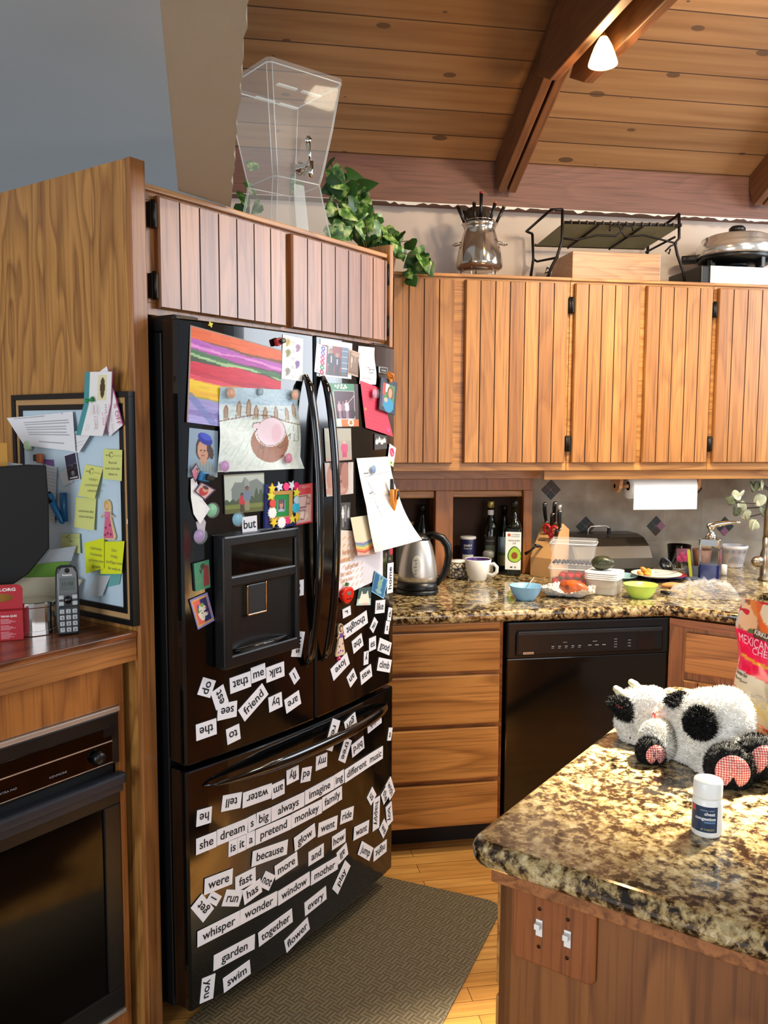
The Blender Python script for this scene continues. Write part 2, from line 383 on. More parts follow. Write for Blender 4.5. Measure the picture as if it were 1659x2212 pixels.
# ================================================================== the room
struct('floor', MB().box(-3.5, 4, -3, 4.1, -.05, 0), FLOORM)
CM = T(0, 3.8, 2.755) @ Matrix.Rotation(math.radians(-25), 4, 'X')
struct('ceiling', MB().box(-.03, 4.2, -5.2, .12, 0, .04), CEILM, CM)
struct('trim_1', MB().box(-.03, 3.6, 3.80, 3.879, 2.56, 2.752, .004), REDWOOD)['label'] = 'reddish header board under the plank ceiling'
wb = struct('wall_back', MB().box(-.03, 3.6, 3.88, 4.0, 0, 2.80), WALLC)
random.seed(3)
pl = MB().grid(lambda u, v: (-.1+3.0*u, 3.798-.002*v, 2.562-(.003+.014*random.random()**2*(u > .25))*v), 160, 1)
part_pl = struct('trim_2', pl, pm('smeared_white_plaster', 'd9d2c8', .9)); part_pl['label'] = 'ragged white plaster line under the header board'
ROOT[wb] = I4
tb = MB().box(1.0, 3.6, 3.872, 3.88, .9, 1.46); part(wb, 'tile_backsplash', tb, TILEM)
dia_cols = [pm('mosaic_dark_green', '39403a', .4), pm('mosaic_brown', '4a3a33', .4), pm('mosaic_slate', '34383d', .4), pm('mosaic_pink', '93637a', .4)]
for px, py, cs in ((1190, 1058, (1, 1, 1, 2)), (1265, 1137, (2, 1, 0, 2)), (1417, 1136, (2, 3, 0, 1)), (1565, 1137, (0, 2, 2, 3)), (1497, 1056, (2, 1, 2, 1))):
    c = Yp(px, py, 3.872); mb = MB()
    for k, (a, b) in enumerate(((0, 1), (1, 0), (-1, 0), (0, -1))):
        q = .0255; M = T(c.x+a*q, 3.872, c.z+b*q) @ Matrix.Rotation(PI/4, 4, 'Y')
        mb.box(-.0165, .0165, -.004, .001, -.0165, .0165, .001, cs[k], M)
    part(wb, 'mosaic_diamond', mb, dia_cols, I4, 'diamond of four small mosaic tiles')
struct('wall_left', MB().box(-3.2, .60, .82, .92, 0, 2.14), WALLC, FM)
struct('wall_right', MB().box(3.55, 3.65, 1.2, 4.0, 0, 1.05).box(3.55, 3.65, 1.2, 4.0, 2.35, 3.4).box(3.55, 3.65, 3.2, 4.0, 1.05, 2.35).box(3.55, 3.65, 1.2, 1.5, 1.05, 2.35), WALLC)
# header wall between the kitchen and the next room: its underside runs towards us from the refrigerator cabinet
random.seed(5); vs = []; n = 90
for i in range(n+1):
    y0 = -.6; kL, kR = i/n, i/n
    zl = 2.156+.0735*(2.2536-(2.2536+(y0-2.2536)*kL)); zr = 2.1528+.0735*(2.3795-(2.3795+(y0-2.3795)*kR))
    yl, yr = 2.2536+(y0-2.2536)*kL, 2.3795+(y0-2.3795)*kR
    xl = -.139+.035*(2.2536-yl); xr = -.013+.038*(2.3795-yr)+random.uniform(-.003, .003)
    vs += [(xl, yl, zl), (xr, yr, zr), (xl, yl, 4.6), (xr, yr, 4.6)]
fs = []
for i in range(n):
    a, b = 4*i, 4*i+4; fs += [(a, b, b+1, a+1), (a, a+2, b+2, b), (a+1, b+1, b+3, a+3)]
fs += [(0, 1, 3, 2)]
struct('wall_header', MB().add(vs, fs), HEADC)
struct('ceiling_next_room', MB().box(-5, -.05, -3, 6.5, 2.80, 2.84), WALLG)
struct('wall_next_room', MB().box(-5, -.5, 6.4, 6.5, 0, 2.9), WALLC)
# rafters and paired ties
def rafter(name, x, lab):
    o = struct(name, MB().box(x, x+.037, -1.5, .02, -.15, 0, .004).box(x+.048, x+.085, -1.5, .02, -.15, 0, .004), BEAMW, CM); o['label'] = lab
rafter('beam_1', 1.14, 'doubled brown rafter under the plank ceiling'); rafter('beam_2', 2.375, 'brown rafter at the right under the ceiling')
for nm, x in (('beam_3', 1.10), ('beam_4', 1.228)):
    mb = MB().prism([(0, 2.80), (3.02, 2.80), (3.16, 2.87), (2.9, 3.10), (0, 3.10)], x, x+.037, .004, 0, Matrix(((0, 0, 1, 0), (1, 0, 0, 0), (0, 1, 0, 0), (0, 0, 0, 1))))
    struct(nm, mb, BEAMW)['label'] = 'horizontal tie board beside the rafter, lit orange below'
# floor mat
def rect2(A, e1, l1, e2, l2, r=.06, n=6):
    A = Vector(A); e1 = Vector(e1).normalized(); e2 = Vector(e2).normalized(); P = []
    for (ou, ov, a0) in ((0, 0, 180), (l1, 0, 270), (l1, l2, 0), (0, l2, 90)):
        cu = r if ou == 0 else l1-r; cv = r if ov == 0 else l2-r
        for k in range(n+1):
            a = math.radians(a0+90*k/n); P.append(A+e1*(cu+r*math.cos(a))+e2*(cv+r*math.sin(a)))
    return [(p.x, p.y) for p in P]
mp = rect2((.128, -.362), (-.976, -.217), 1.75, (-.217, .976), .62)
solo('kitchen_mat', MB().prism(mp, .001, .011, .003), MATM, 'brown basketweave floor mat in front of the black refrigerator', 'mat', M=FM)

# ================================================================== cabinets
HINGE = pm('black_hinge', '17130f', .4, .5)
def grooved(x0, x1, z0, z1, yf, th, pw=.062, off=0):
    xs = []; x = x0+off
    while True:
        x += pw
        if x > x1-.015: break
        xs.append(x)
    top = [(x0+.004, yf)]
    for x in xs: top += [(x-.0022, yf), (x, yf+.004), (x+.0022, yf)]
    top += [(x1-.004, yf), (x1, yf+.006), (x1, yf+th), (x0, yf+th), (x0, yf+.006)]
    k = len(top); vs = [(x, y, z0+.004 if y < yf+.005 else z0) for x, y in top]+[(x, y, z1-.004 if y < yf+.005 else z1) for x, y in top]
    fs = [(i, (i+1) % k, k+(i+1) % k, k+i) for i in range(k)]; mi = [0]*k
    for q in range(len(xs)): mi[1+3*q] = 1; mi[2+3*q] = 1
    mb = MB(); mb.add(vs, fs+[tuple(range(k))[::-1], tuple(range(k, 2*k))]); mb.mi = mi+[0, 0]; return mb
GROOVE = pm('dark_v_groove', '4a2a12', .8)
def hinge(par, x, z, yf, base):
    mb = MB().box(x-.004, x+.016, yf-.004, yf+.014, z-.030, z+.030, .002).lathe([(.0055, -.034), (.0055, .034)], 10, (x+.004, yf-.004, z))
    part(par, 'hinge', mb, HINGE, base)
def frame_mb(x0, x1, z0, z1, y0, y1, opens, bev=.0015):
    """a face frame: the rectangle less its openings, as rails and stiles"""
    mb = MB(); xs = sorted(opens); mb.box(x0, x1, y0, y1, z0, xs[0][2], bev); mb.box(x0, x1, y0, y1, xs[0][3], z1, bev); c = x0
    for (a, b, za, zb) in xs:
        mb.box(c, a, y0, y1, za, zb, bev); c = b
    mb.box(c, x1, y0, y1, xs[0][2], xs[0][3], bev); return mb
# wall cabinets over the back counter
def wall_cab(x0, x1, doors, label):
    r = thingF('wall_cabinet', label, 'cabinet', (x0, 3.5, 1.395), 'oak wall cabinets over the back counter', I4)
    part(r, 'carcass', MB().box(x0+.001, x1-.001, 3.52, 3.87, 1.40, 2.195), OAKD)
    part(r, 'face_frame', frame_mb(x0, x1, 1.395, 2.198, 3.50, 3.52, [(a+.012, b-.012, 1.435, 2.165) for a, b, h in doors]), OAKH)
    part(r, 'top_trim', MB().box(x0-.001, x1+.001, 3.488, 3.52, 2.192, 2.205, .003), OAKH)
    for a, b, h in doors:
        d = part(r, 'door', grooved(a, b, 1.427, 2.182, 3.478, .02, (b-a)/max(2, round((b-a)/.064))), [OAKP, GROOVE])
        for z in (1.51, 2.09): hinge(d, (b+.004) if h > 0 else (a-.018), z, 3.487, I4)
wall_cab(.42, 1.388, [(.50, .883, -1), (.930, 1.374, 1)], 'left oak wall cabinet above the kettle, fondue pot on top')
wall_cab(1.39, 2.044, [(1.405, 1.700, -1), (1.727, 2.032, 1)], 'middle oak wall cabinet above the paper towel, iron rack on top')
wall_cab(2.046, 2.80, [(2.060, 2.40, -1), (2.43, 2.78, 1)], 'right oak wall cabinet at the frame edge, under the electric skillet')
tag(solo('valance_board', MB().box(1.303, 2.8, 3.53, 3.55, 1.353, 1.394, .002), OAKH, 'narrow oak valance board under the right wall cabinets', 'valance'))
# appliance garage on the counter
g0 = Yp(850, 1036, 3.70); gx = [Yp(x, 1100, 3.70).x for x in (830, 866, 941, 979, 1131, 1150)]
ga = thingF('appliance_garage', 'open oak appliance garage holding oil bottles on the counter', 'cabinet', (.6, 3.7, .9155), None, I4)
mb = MB().box(gx[2], gx[3], 3.70, 3.72, .916, 1.297, .002).box(gx[4], gx[5], 3.70, 3.72, .916, 1.297, .002).box(.45, gx[5], 3.70, 3.72, 1.297, 1.35, .002)
part(ga, 'face_frame', mb, oak('garage_oak', 'a4662f', '75421c', 'Z', contrast=.6))
part(ga, 'top_board', MB().box(.45, gx[5]+.03, 3.685, 3.705, 1.350, 1.394, .002), PALEOAK)
part(ga, 'side_panel', MB().box(gx[5]-.02, gx[5], 3.72, 3.871, .916, 1.39), OAKD)
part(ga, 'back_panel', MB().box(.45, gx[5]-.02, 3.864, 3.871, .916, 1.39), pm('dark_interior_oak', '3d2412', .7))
part(ga, 'divider', MB().box(gx[2]+.01, gx[3]-.02, 3.72, 3.864, .916, 1.297), OAKD)
part(ga, 'tambour_door', MB().box(gx[3], gx[4], 3.722, 3.735, 1.266, 1.295, .004).box(.45, gx[2], 3.722, 3.735, 1.262, 1.295, .004), OAKH)
# counter
ct = [(.40, 2.94), (1.595, 2.935), (2.78, 1.75), (3.54, 1.75), (3.54, 3.87), (.66, 3.87), (.40, 3.62)]
cmb = MB().prism(ct, .872, .915, .017, seg=5)
cto = solo('counter_worktop', cmb, GRAN, 'speckled granite worktop along the back wall and sink corner', 'worktop')
# drawer base, dishwasher, corner sink base
def base_box(r, name, x0, x1, y0, y1, z0, z1, mat, base): part(r, name, MB().box(x0, x1, y0, y1, z0, z1), mat, base)
db = thingF('drawer_cabinet', 'oak base cabinet with a stack of four drawers beside the dishwasher', 'cabinet', (.40, 2.985, .0), None, I4)
base_box(db, 'carcass', .40, .957, 3.0, 3.86, .10, .871, OAKD, I4)
part(db, 'face_frame', MB().box(.40, .957, 2.985, 3.0, .10, .871, .001), OAKDH)
base_box(db, 'toe_kick', .40, .957, 3.06, 3.08, .0005, .10, BLKM, I4)
zz = [Yp(960, y, 2.967).z for y in (1346, 1362, 1366, 1452, 1461, 1566, 1576, 1685, 1696, 1786)]
part(db, 'bread_board', MB().box(.42, .940, 2.967, 3.0, zz[1], zz[0]-.002, .004), OAKH)
for a, b in ((2, 3), (4, 5), (6, 7), (8, 9)):
    part(db, 'drawer_front', MB().box(.42, .941, 2.965, 2.985, zz[b], zz[a], .005), oak('drawer_oak', 'c08644', '83501f', 'X', fig=1.7, rings=8))
dw = thingF('dishwasher', 'black built-in dishwasher under the granite counter', 'dishwasher', (.964, 2.965, .0), None, I4)
base_box(dw, 'tub', .965, 1.598, 3.0, 3.6, .10, .87, BLKM, I4)
base_box(dw, 'toe_panel', .965, 1.598, 3.05, 3.07, .0005, .10, BLKM, I4)
part(dw, 'door', MB().box(.965, 1.598, 2.962, 3.0, .11, .728, .004), BLK)
cp = part(dw, 'control_panel', MB().box(.965, 1.598, 2.955, 3.0, .730, .866, .006).box(.995, 1.572, 2.945, 2.957, .742, .828, .008), BLKS)
part(dw, 'handle_recess', MB().box(1.0, 1.567, 2.941, 2.948, .818, .834, .003), DKGREY)
mb = MB(); XY = Matrix(((1, 0, 0, 0), (0, 0, 1, 2.9445), (0, 1, 0, 0), (0, 0, 0, 1)))
mb.box(1.022, 1.062, .748, .756, 0, .0004, 0, 0, XY)
part(dw, 'brand_badge', mb, STEEL)
mb = MB(); text_mb(mb, 'KENMORE', 1.042, .7496, .006, .034, M=Matrix(((1, 0, 0, 0), (0, 0, -1, 2.9438), (0, 1, 0, 0), (0, 0, 0, 1)))); part(cp, 'lettering', mb, INK)
mb = MB()
for k in range(5): mb.box(1.13+.026*k, 1.141+.026*k, .772, .775, 0, .0004, 0, 0, XY); mb.box(1.13+.026*k, 1.139+.026*k, .766, .768, 0, .0004, 0, 0, XY)
for k in range(3): mb.box(1.272+.028*k, 1.286+.028*k, .772, .775, 0, .0004, 0, 0, XY)
for k in range(4): mb.box(1.375, 1.387, .762+.010*k, .764+.010*k, 0, .0004, 0, 0, XY)
mb.box(1.175, 1.19, .787, .789, 0, .0004, 0, 0, XY); mb.box(1.29, 1.308, .787, .789, 0, .0004, 0, 0, XY)
for k in range(3): mb.box(1.43, 1.442, .764+.011*k, .766+.011*k, 0, .0004, 0, 0, XY)
part(cp, 'button_legend', mb, GREYINK)
part(cp, 'dial_pad', MB().box(1.468, 1.535, .752, .812, 0, .0006, 0, 0, XY), pm('maroon_black_pad', '1c0f0c', .2))
SK = T(1.601, 2.965, 0) @ Matrix.Rotation(-PI/4, 4, 'Z')       # corner sink base: x runs towards us along the sink front, y into the corner
sb = thingF('sink_cabinet', 'oak corner sink cabinet right of the dishwasher', 'cabinet', (0, 0, 0), None, SK)
part(sb, 'filler_stile', MB().box(.004, .055, .004, .02, .10, .862, .001), OAKD, SK)
part(sb, 'top_rail', MB().box(.004, 1.1, .0, .02, .832, .862, .001), OAKDH, SK)
part(sb, 'carcass', MB().box(.02, 1.1, .022, .7, .10, .685), OAKD, SK)
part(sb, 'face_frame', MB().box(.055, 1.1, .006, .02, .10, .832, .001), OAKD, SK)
base_box(sb, 'toe_kick', .03, 1.1, .08, .1, .0005, .10, BLKM, SK)
part(sb, 'drawer_front', MB().box(.068, .55, -.014, .006, .665, .818, .005), oak('drawer_oak', 'b87c3c', '74431a', 'X', fig=1.7), SK)
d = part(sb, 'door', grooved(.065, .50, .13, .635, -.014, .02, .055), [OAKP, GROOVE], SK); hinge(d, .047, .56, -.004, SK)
# cabinet over the refrigerator and the tall end panel
fc = thingF('refrigerator_cabinet', 'oak cabinet above the black refrigerator, with two boarded doors', 'cabinet', (-.92, .12, 1.845))
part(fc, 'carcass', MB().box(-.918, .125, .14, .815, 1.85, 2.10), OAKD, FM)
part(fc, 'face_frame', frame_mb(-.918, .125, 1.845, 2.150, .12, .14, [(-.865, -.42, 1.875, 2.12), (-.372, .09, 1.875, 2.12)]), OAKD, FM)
part(fc, 'top_trim', MB().box(-.918, .105, .106, .14, 2.140, 2.154, .003), OAKH, FM)
part(fc, 'end_panel', MB().box(.108, .128, .098, .815, 1.845, 2.185, .002), OAKV, FM)
OAKS = oak('sheen_oak_boards', 'be8450', '925e36', 'Z', plank=.062, rough=.34, coat=.33, contrast=.6)
for a, b, h in ((-.872, -.409, -1), (-.382, .098, 1)):
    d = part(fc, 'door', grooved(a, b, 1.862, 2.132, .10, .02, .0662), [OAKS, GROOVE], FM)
    for z in (1.915, 2.085): hinge(d, (b+.002) if h > 0 else (a-.018), z, .108, FM)
ep = thingF('tall_end_panel', 'tall oak end panel left of the refrigerator, corkboard hung on it', 'panel', (-.965, .10, 0))
part(ep, 'panel_board', MB().box(-.965, -.945, .104, .818, .0005, 2.196), PANEL, FM)
part(ep, 'edge_stile', MB().box(-.966, -.921, .088, .104, .0005, 2.198, .003), OAKD, FM)
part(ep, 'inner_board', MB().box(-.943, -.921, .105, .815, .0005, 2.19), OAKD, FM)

# ================================================================== refrigerator
def bul(s): return .03*(1-((s+.4525)/.4525)**2)
rf = thingF('refrigerator', 'large black french-door refrigerator covered with magnets, photos and drawings', 'refrigerator', (-.4525, .4, 0))
part(rf, 'case', MB().box(-.90, -.005, .068, .79, .06, 1.80, .004), BLKS, FM)
part(rf, 'base_grille', MB().box(-.89, -.015, .16, .20, .012, .06), BLKM, FM)
for q in (-.84, -.07): part(rf, 'foot', MB().lathe([(.02, .0115), (.02, .06)], 12, (q, .3, 0)), BLKM, FM)
part(rf, 'hinge_cover', MB().box(-.90, -.82, .02, .12, 1.801, 1.84, .008), BLKS, FM)
part(rf, 'hinge_cover', MB().box(-.085, -.005, .02, .12, 1.801, 1.84, .008), BLKS, FM)
def fdoor(s0, s1, z0, z1):
    n = 14; P = [(s0+(s1-s0)*i/n, -bul(s0+(s1-s0)*i/n)) for i in range(n+1)]
    P[0] = (s0+.006, P[0][1]); P[-1] = (s1-.006, P[-1][1]); P = [(s0, P[0][1]+.006)]+P+[(s1, P[-1][1]+.006), (s1, .056), (s0, .056)]
    return MB().prism(P, z0, z1, .005)
ld = part(rf, 'left_door', fdoor(-.905, -.443, .727, 1.829), BLK, FM)
rd = part(rf, 'right_door', fdoor(-.437, 0, .727, 1.829), BLK, FM)
fd = part(rf, 'freezer_drawer', fdoor(-.905, 0, .075, .713), BLK, FM)
def bowed(s0, z0, z1, out, lean, n=26):
    P = []
    for i in range(n+1):
        u = i/n; b = math.sin(PI*min(1, max(0, u)))**.55
        P.append((s0+lean*b, -bul(s0)-.006-out*b, z0+(z1-z0)*u))
    return P
for d, s, ln in ((ld, -.487, .0), (rd, -.412, .0)):
    part(d, 'handle', MB().tube(bowed(s, .895, 1.715, .052, ln), [.009]+[.0145]*25+[.009], 12, flat=.62, upv=(0, -1, 0)), BLK, FM)
P = []
for i in range(31):
    u = i/30; s = -.855+.80*u; b = math.sin(PI*u)**.45; P.append((s, -bul(s)-.004-.040*b, .664))
part(fd, 'handle', MB().tube(P, [min(.016, .003+.0016*i, .006+.004*(30-i)) for i in range(31)], 12, flat=.62, upv=(0, -1, 0)), BLK, FM)
# water and ice dispenser
ds = part(ld, 'dispenser', MB(), BLKS, FM) if False else None
def dsp(a, b, z0, z1, o0, o1, bev=.003, mi=0, mb=None):
    sm = (a+b)/2; return (mb or MB()).box(a, b, -bul(sm)-o1, -bul(sm)-o0, z0, z1, bev, mi)
mb = MB(); bz = lambda a, b, z0, z1, o1=.030, bev=.005: mb.box(a, b, -bul(-.675)-o1, -bul(-.675)+.008, z0, z1, bev)
bz(-.818, -.790, .961, 1.300); bz(-.548, -.532, .961, 1.300); bz(-.80, -.54, 1.272, 1.300); bz(-.80, -.54, .961, .995); bz(-.80, -.54, 1.168, 1.197, .028)
dsb = part(rf, 'dispenser_bezel', mb, BLKS, FM)
part(dsb, 'display_panel', MB().box(-.792, -.546, -bul(-.675)-.022, -bul(-.675), 1.195, 1.274, .002), GLASSB, FM)
part(dsb, 'dispenser_well', MB().grid(lambda u, v: (-.792+.246*u, -bul(-.675)-.006-.010*(2*u-1)**2, .99+.18*v), 12, 2), BLKS, FM)
part(dsb, 'paddle', MB().box(-.722, -.658, -bul(-.675)-.019, -bul(-.675)-.004, 1.088, 1.165, .003), DKGREY, FM)
part(dsb, 'paddle_trim', MB().box(-.7275, -.7225, -bul(-.675)-.020, -bul(-.675)-.006, 1.083, 1.163, .001).box(-.7275, -.656, -bul(-.675)-.020, -bul(-.675)-.006, 1.083, 1.0875, .001).box(-.6575, -.6535, -bul(-.675)-.020, -bul(-.675)-.006, 1.083, 1.165, .001), pm('warm_chrome_trim', 'cbb48c', .15, 1), FM)
P = [(-.775+.21*i/12, -bul(-.675)-.012-.022*math.sin(PI*i/12), 1.000+.006*math.sin(PI*i/12)) for i in range(13)]
part(dsb, 'drip_ledge', MB().tube(P, .008, 8, flat=.5), BLK, FM)
# ================================================================== things on the refrigerator
class Cv:
    """a small picture: colours on a grid, u to the right and v up, both 0..1"""
    def __init__(s, nx, ny, bg=(255, 255, 255)):
        s.nx, s.ny = nx, ny; u = np.linspace(0, 1, nx+1); v = np.linspace(0, 1, ny+1); s.U, s.V = np.meshgrid(u, v)
        s.a = np.ones((ny+1, nx+1, 3))*np.array(s.c(bg)); s.r = np.random.RandomState(nx*7+ny)
    def c(s, c): return [int(c[i:i+2], 16) for i in (0, 2, 4)] if isinstance(c, str) else c
    def m(s, mask, c, k=1.0): s.a[mask] = s.a[mask]*(1-k)+np.array(s.c(c))*k; return s
    def ell(s, cx, cy, rx, ry, c, rot=0, k=1.0):
        x, y = s.U-cx, s.V-cy; ca, sa = math.cos(rot), math.sin(rot)
        return s.m(((x*ca+y*sa)/rx)**2+((-x*sa+y*ca)/ry)**2 < 1, c, k)
    def rect(s, x0, y0, x1, y1, c, k=1.0): return s.m((s.U >= x0) & (s.U <= x1) & (s.V >= y0) & (s.V <= y1), c, k)
    def poly(s, P, c, k=1.0):
        ins = np.zeros(s.U.shape, bool); j = len(P)-1
        for i in range(len(P)):
            (xi, yi), (xj, yj) = P[i], P[j]
            if yi != yj: ins ^= ((yi > s.V) != (yj > s.V)) & (s.U < (xj-xi)*(s.V-yi)/(yj-yi)+xi)
            j = i
        return s.m(ins, c, k)
    def line(s, P, w, c, k=1.0):
        for (x0, y0), (x1, y1) in zip(P, P[1:]):
            dx, dy = x1-x0, y1-y0; t = np.clip(((s.U-x0)*dx+(s.V-y0)*dy)/max(1e-9, dx*dx+dy*dy), 0, 1)
            s.m((s.U-x0-t*dx)**2+(s.V-y0-t*dy)**2 < w*w, c, k)
        return s
    def bands(s, B):
        """B: (top edge function or height, colour), painted from the top down"""
        for f, c in B: s.m(s.V < (f(s.U) if callable(f) else f), c)
        return s
    def grain(s, k=8, fx=3, fy=20):
        n = s.r.normal(0, 1, (max(2, s.ny//fy+2), max(2, s.nx//fx+2))); yi = np.linspace(0, n.shape[0]-1.001, s.ny+1); xi = np.linspace(0, n.shape[1]-1.001, s.nx+1)
        a = n[np.floor(yi).astype(int)][:, np.floor(xi).astype(int)]; s.a = np.clip(s.a+a[..., None]*k, 0, 255); return s
    def lines(s, x0, x1, y0, y1, n, c=(130, 130, 140), w=.006, k=.7, ragged=.3):
        for i in range(n):
            y = y1-(y1-y0)*i/max(1, n-1); e = x1-(x1-x0)*ragged*s.r.rand(); s.line([(x0, y), (e, y)], w, c, k)
        return s
    def person(s, x, y, h, skin, hair, top, legs=None, w=1.0):
        """a standing figure: feet at y, height h"""
        if legs: s.rect(x-.10*h*w, y, x+.10*h*w, y+.48*h, legs)
        s.ell(x, y+.62*h, .16*h*w, .24*h, top); s.rect(x-.15*h*w, y+.42*h, x+.15*h*w, y+.66*h, top)
        s.ell(x, y+.915*h, .082*h*w, .10*h, hair); s.ell(x, y+.895*h, .062*h*w, .08*h, skin); return s
    def lin(s):
        x = np.clip(s.a/255, 0, 1); x = np.where(x <= .04045, x/12.92, ((x+.055)/1.055)**2.4)
        return np.concatenate([x, np.ones(x.shape[:2]+(1,))], 2).reshape(-1, 4)
def FRpt(x, y, lift=.001):
    q = -.45
    for _ in range(25): P = Np(x, y, bul(q)+lift); q = (P-FR).dot(DF)
    return q, P.z
def quadF(px, lift):
    Q = [FRpt(x, y, lift) for x, y in px]
    def f(u, v):
        (a, b), (c, d), (e, g), (h, i) = Q
        return ((a*(1-u)+c*u)*v+(h*(1-u)+e*u)*(1-v), (b*(1-u)+d*u)*v+(i*(1-u)+g*u)*(1-v))
    return f
def sheetF(name, label, cat, px, cv, lift=.0015, curl=None, mat=None, group=None, thick=0, back=None):
    f = quadF(px, lift)
    def P(u, v, o=0):
        q, z = f(u, v); return (q, -(bul(min(0, q))+lift+o+(curl(u, v) if curl else 0)), z)
    mb = MB().grid(lambda u, v: P(u, v, thick), cv.nx, cv.ny); col = cv.lin()
    if thick:
        n = len(mb.v); ring = [(u, 0) for u in np.linspace(0, 1, 9)]+[(1, v) for v in np.linspace(0, 1, 9)[1:]]+[(u, 1) for u in np.linspace(1, 0, 9)[1:]]+[(0, v) for v in np.linspace(1, 0, 9)[1:-1]]
        k = len(ring); vs = [P(u, v, thick) for u, v in ring]+[P(u, v, 0) for u, v in ring]
        mb.add(vs, [(i, i+k, k+(i+1) % k, (i+1) % k) for i in range(k)]+[tuple(range(k, 2*k))])
        bc = [*lin(back or (40, 40, 40)), 1]; col = np.concatenate([col, np.array([bc]*(2*k))])
    o = mb.build(name, mat or PRINT, None, FM, center=True, col=col); ROOT[o] = o.matrix_world.copy()
    return tag(o, label, cat, group)
def frF(q, z, lift=0, ang=0):
    """local frame on the door: x along the doors turned by ang, y up, z out of the door"""
    sl = -.06*((q+.4525)/.4525)/.4525; n = Vector((sl*-1, -1, 0)).normalized(); b = Vector((1, 0, 0)); b = (b-n*b.dot(n)).normalized()
    up = n.cross(b); ex = b*math.cos(ang)+up*math.sin(ang)
    return FM @ frame(ex, n, (q, -(bul(min(0, q))+lift), z))
MAGW = pm('white_magnet_card', 'e6e6ea', .42)
# --- word magnets: region offset and scale, then start and end of each word
RG = {'A': ((410, 1400), .15672), 'B': ((690, 1180), .1447), 'C': ((640, 1500), .13864), 'D': ((410, 1680), .14467), 'E': ((640, 1620), .13864),
      'F': ((400, 1840), .13261), 'G': ((580, 1820), .13261), 'H': ((410, 1960), .16275), 'Z': ((400, 1650), .2833), 'S': ((380, 1120), .1929), 'U': ((400, 900), .1688)}
WORDS = """A do 190 667 274 422|A est 450 800 371 555|A that 838 420 547 525|A me 838 382 1038 305|A talk 1302 282 1051 377|A I 1400 432 1481 336|A friend 704 937 1038 557
A by 1266 700 1081 787|A are 1519 670 1315 812|A see 648 831 378 892|A the 366 1072 80 1170|A to 686 1141 501 1230|S saw 1345 1552 1390 1262|S or 1372 691 1372 871|U but 724 1392 917 1365
B home 1044 700 1055 247|B like 832 910 976 893|B d 1017 1008 1075 1016|B s 977 1207 1037 1218|B r 396 912 406 1050|B thought 712 1048 361 1295|B if 836 1214 783 1136|B the 638 1385 490 1517
B es 733 1478 838 1430|B good 880 1460 1060 1536|B y 730 1655 658 1679|B climb 865 1755 1061 1791|B love 424 1664 179 1924|B an 536 1892 432 2037|B was 776 1846 610 1982
C read 624 388 492 873|C girl 925 361 752 528|C wish 1325 345 1107 515|C a 1425 620 1486 616|C tree 810 690 701 1050|C bird 1047 736 856 891|C my 481 1010 304 1085|C ed 229 1231 74 1265
C music 1112 1040 1344 897|C different 747 1278 1112 1038|C ing 590 1365 745 1268|E imagine 128 750 584 500|Z fly 864 62 770 108|D he 320 544 93 612|D tell 768 330 478 390|D water 1218 190 785 342
D am 1411 125 1218 217|D she 85 1035 394 910|D dream 400 902 864 712|D s 865 708 988 645|D big 988 642 1208 552|Z always 653 385 905 265|D is 578 1070 712 1015|D it 712 1013 840 958
D a 841 950 970 893|D pretend 973 892 1505 655|Z monkey 807 440 1042 320|E family 402 852 709 662|D because 922 1215 1452 1028|Z glow 828 617 988 500|E went 338 1254 637 1125|E ride 686 1056 886 977
E how 550 1460 763 1322|E want 887 1309 1123 1187|E and 187 1705 428 1557|E us 1139 657 1204 781|E happy 1250 738 1236 1241|E the 1356 625 1400 784|E with 1428 484 1497 716|E boy 1435 845 1460 1150
E we 1325 1152 1391 1295|E jump 981 1519 1163 1626|E night 1407 1485 1201 1647|E all 793 1530 637 1700|G play 1076 800 1289 329|G mother 682 585 1122 320|G window 150 915 671 580|F wonder 885 1075 1496 751
H whisper 92 427 660 137|F were 303 572 766 391|F fast 813 540 1148 365|F not 1252 432 1415 510|G more 98 500 467 252|F has 940 755 1233 535|F run 630 750 912 757|F I 420 844 516 673|F get 378 1035 176 795
H together 903 430 1354 97|G every 587 1094 940 812|H flower 1265 526 1576 205|H garden 307 742 858 448|H swim 437 1040 797 782|H you 253 908 220 1245""".replace('\n', '|').split('|')
seen = {}; WH = .0425
EXTRA = {('the', 1): 'at the lower left of the left door', ('the', 2): 'on the right door under thought', ('the', 3): 'tucked behind the magnet reading with',
         ('I', 1): 'right of talk on the left door', ('I', 2): 'overlapping get on the freezer drawer', ('s', 1): 'near the right door edge under d', ('s', 2): 'between dream and big',
         ('a', 1): 'alone at the right end of the freezer drawer', ('a', 2): 'between it and pretend on the freezer drawer'}
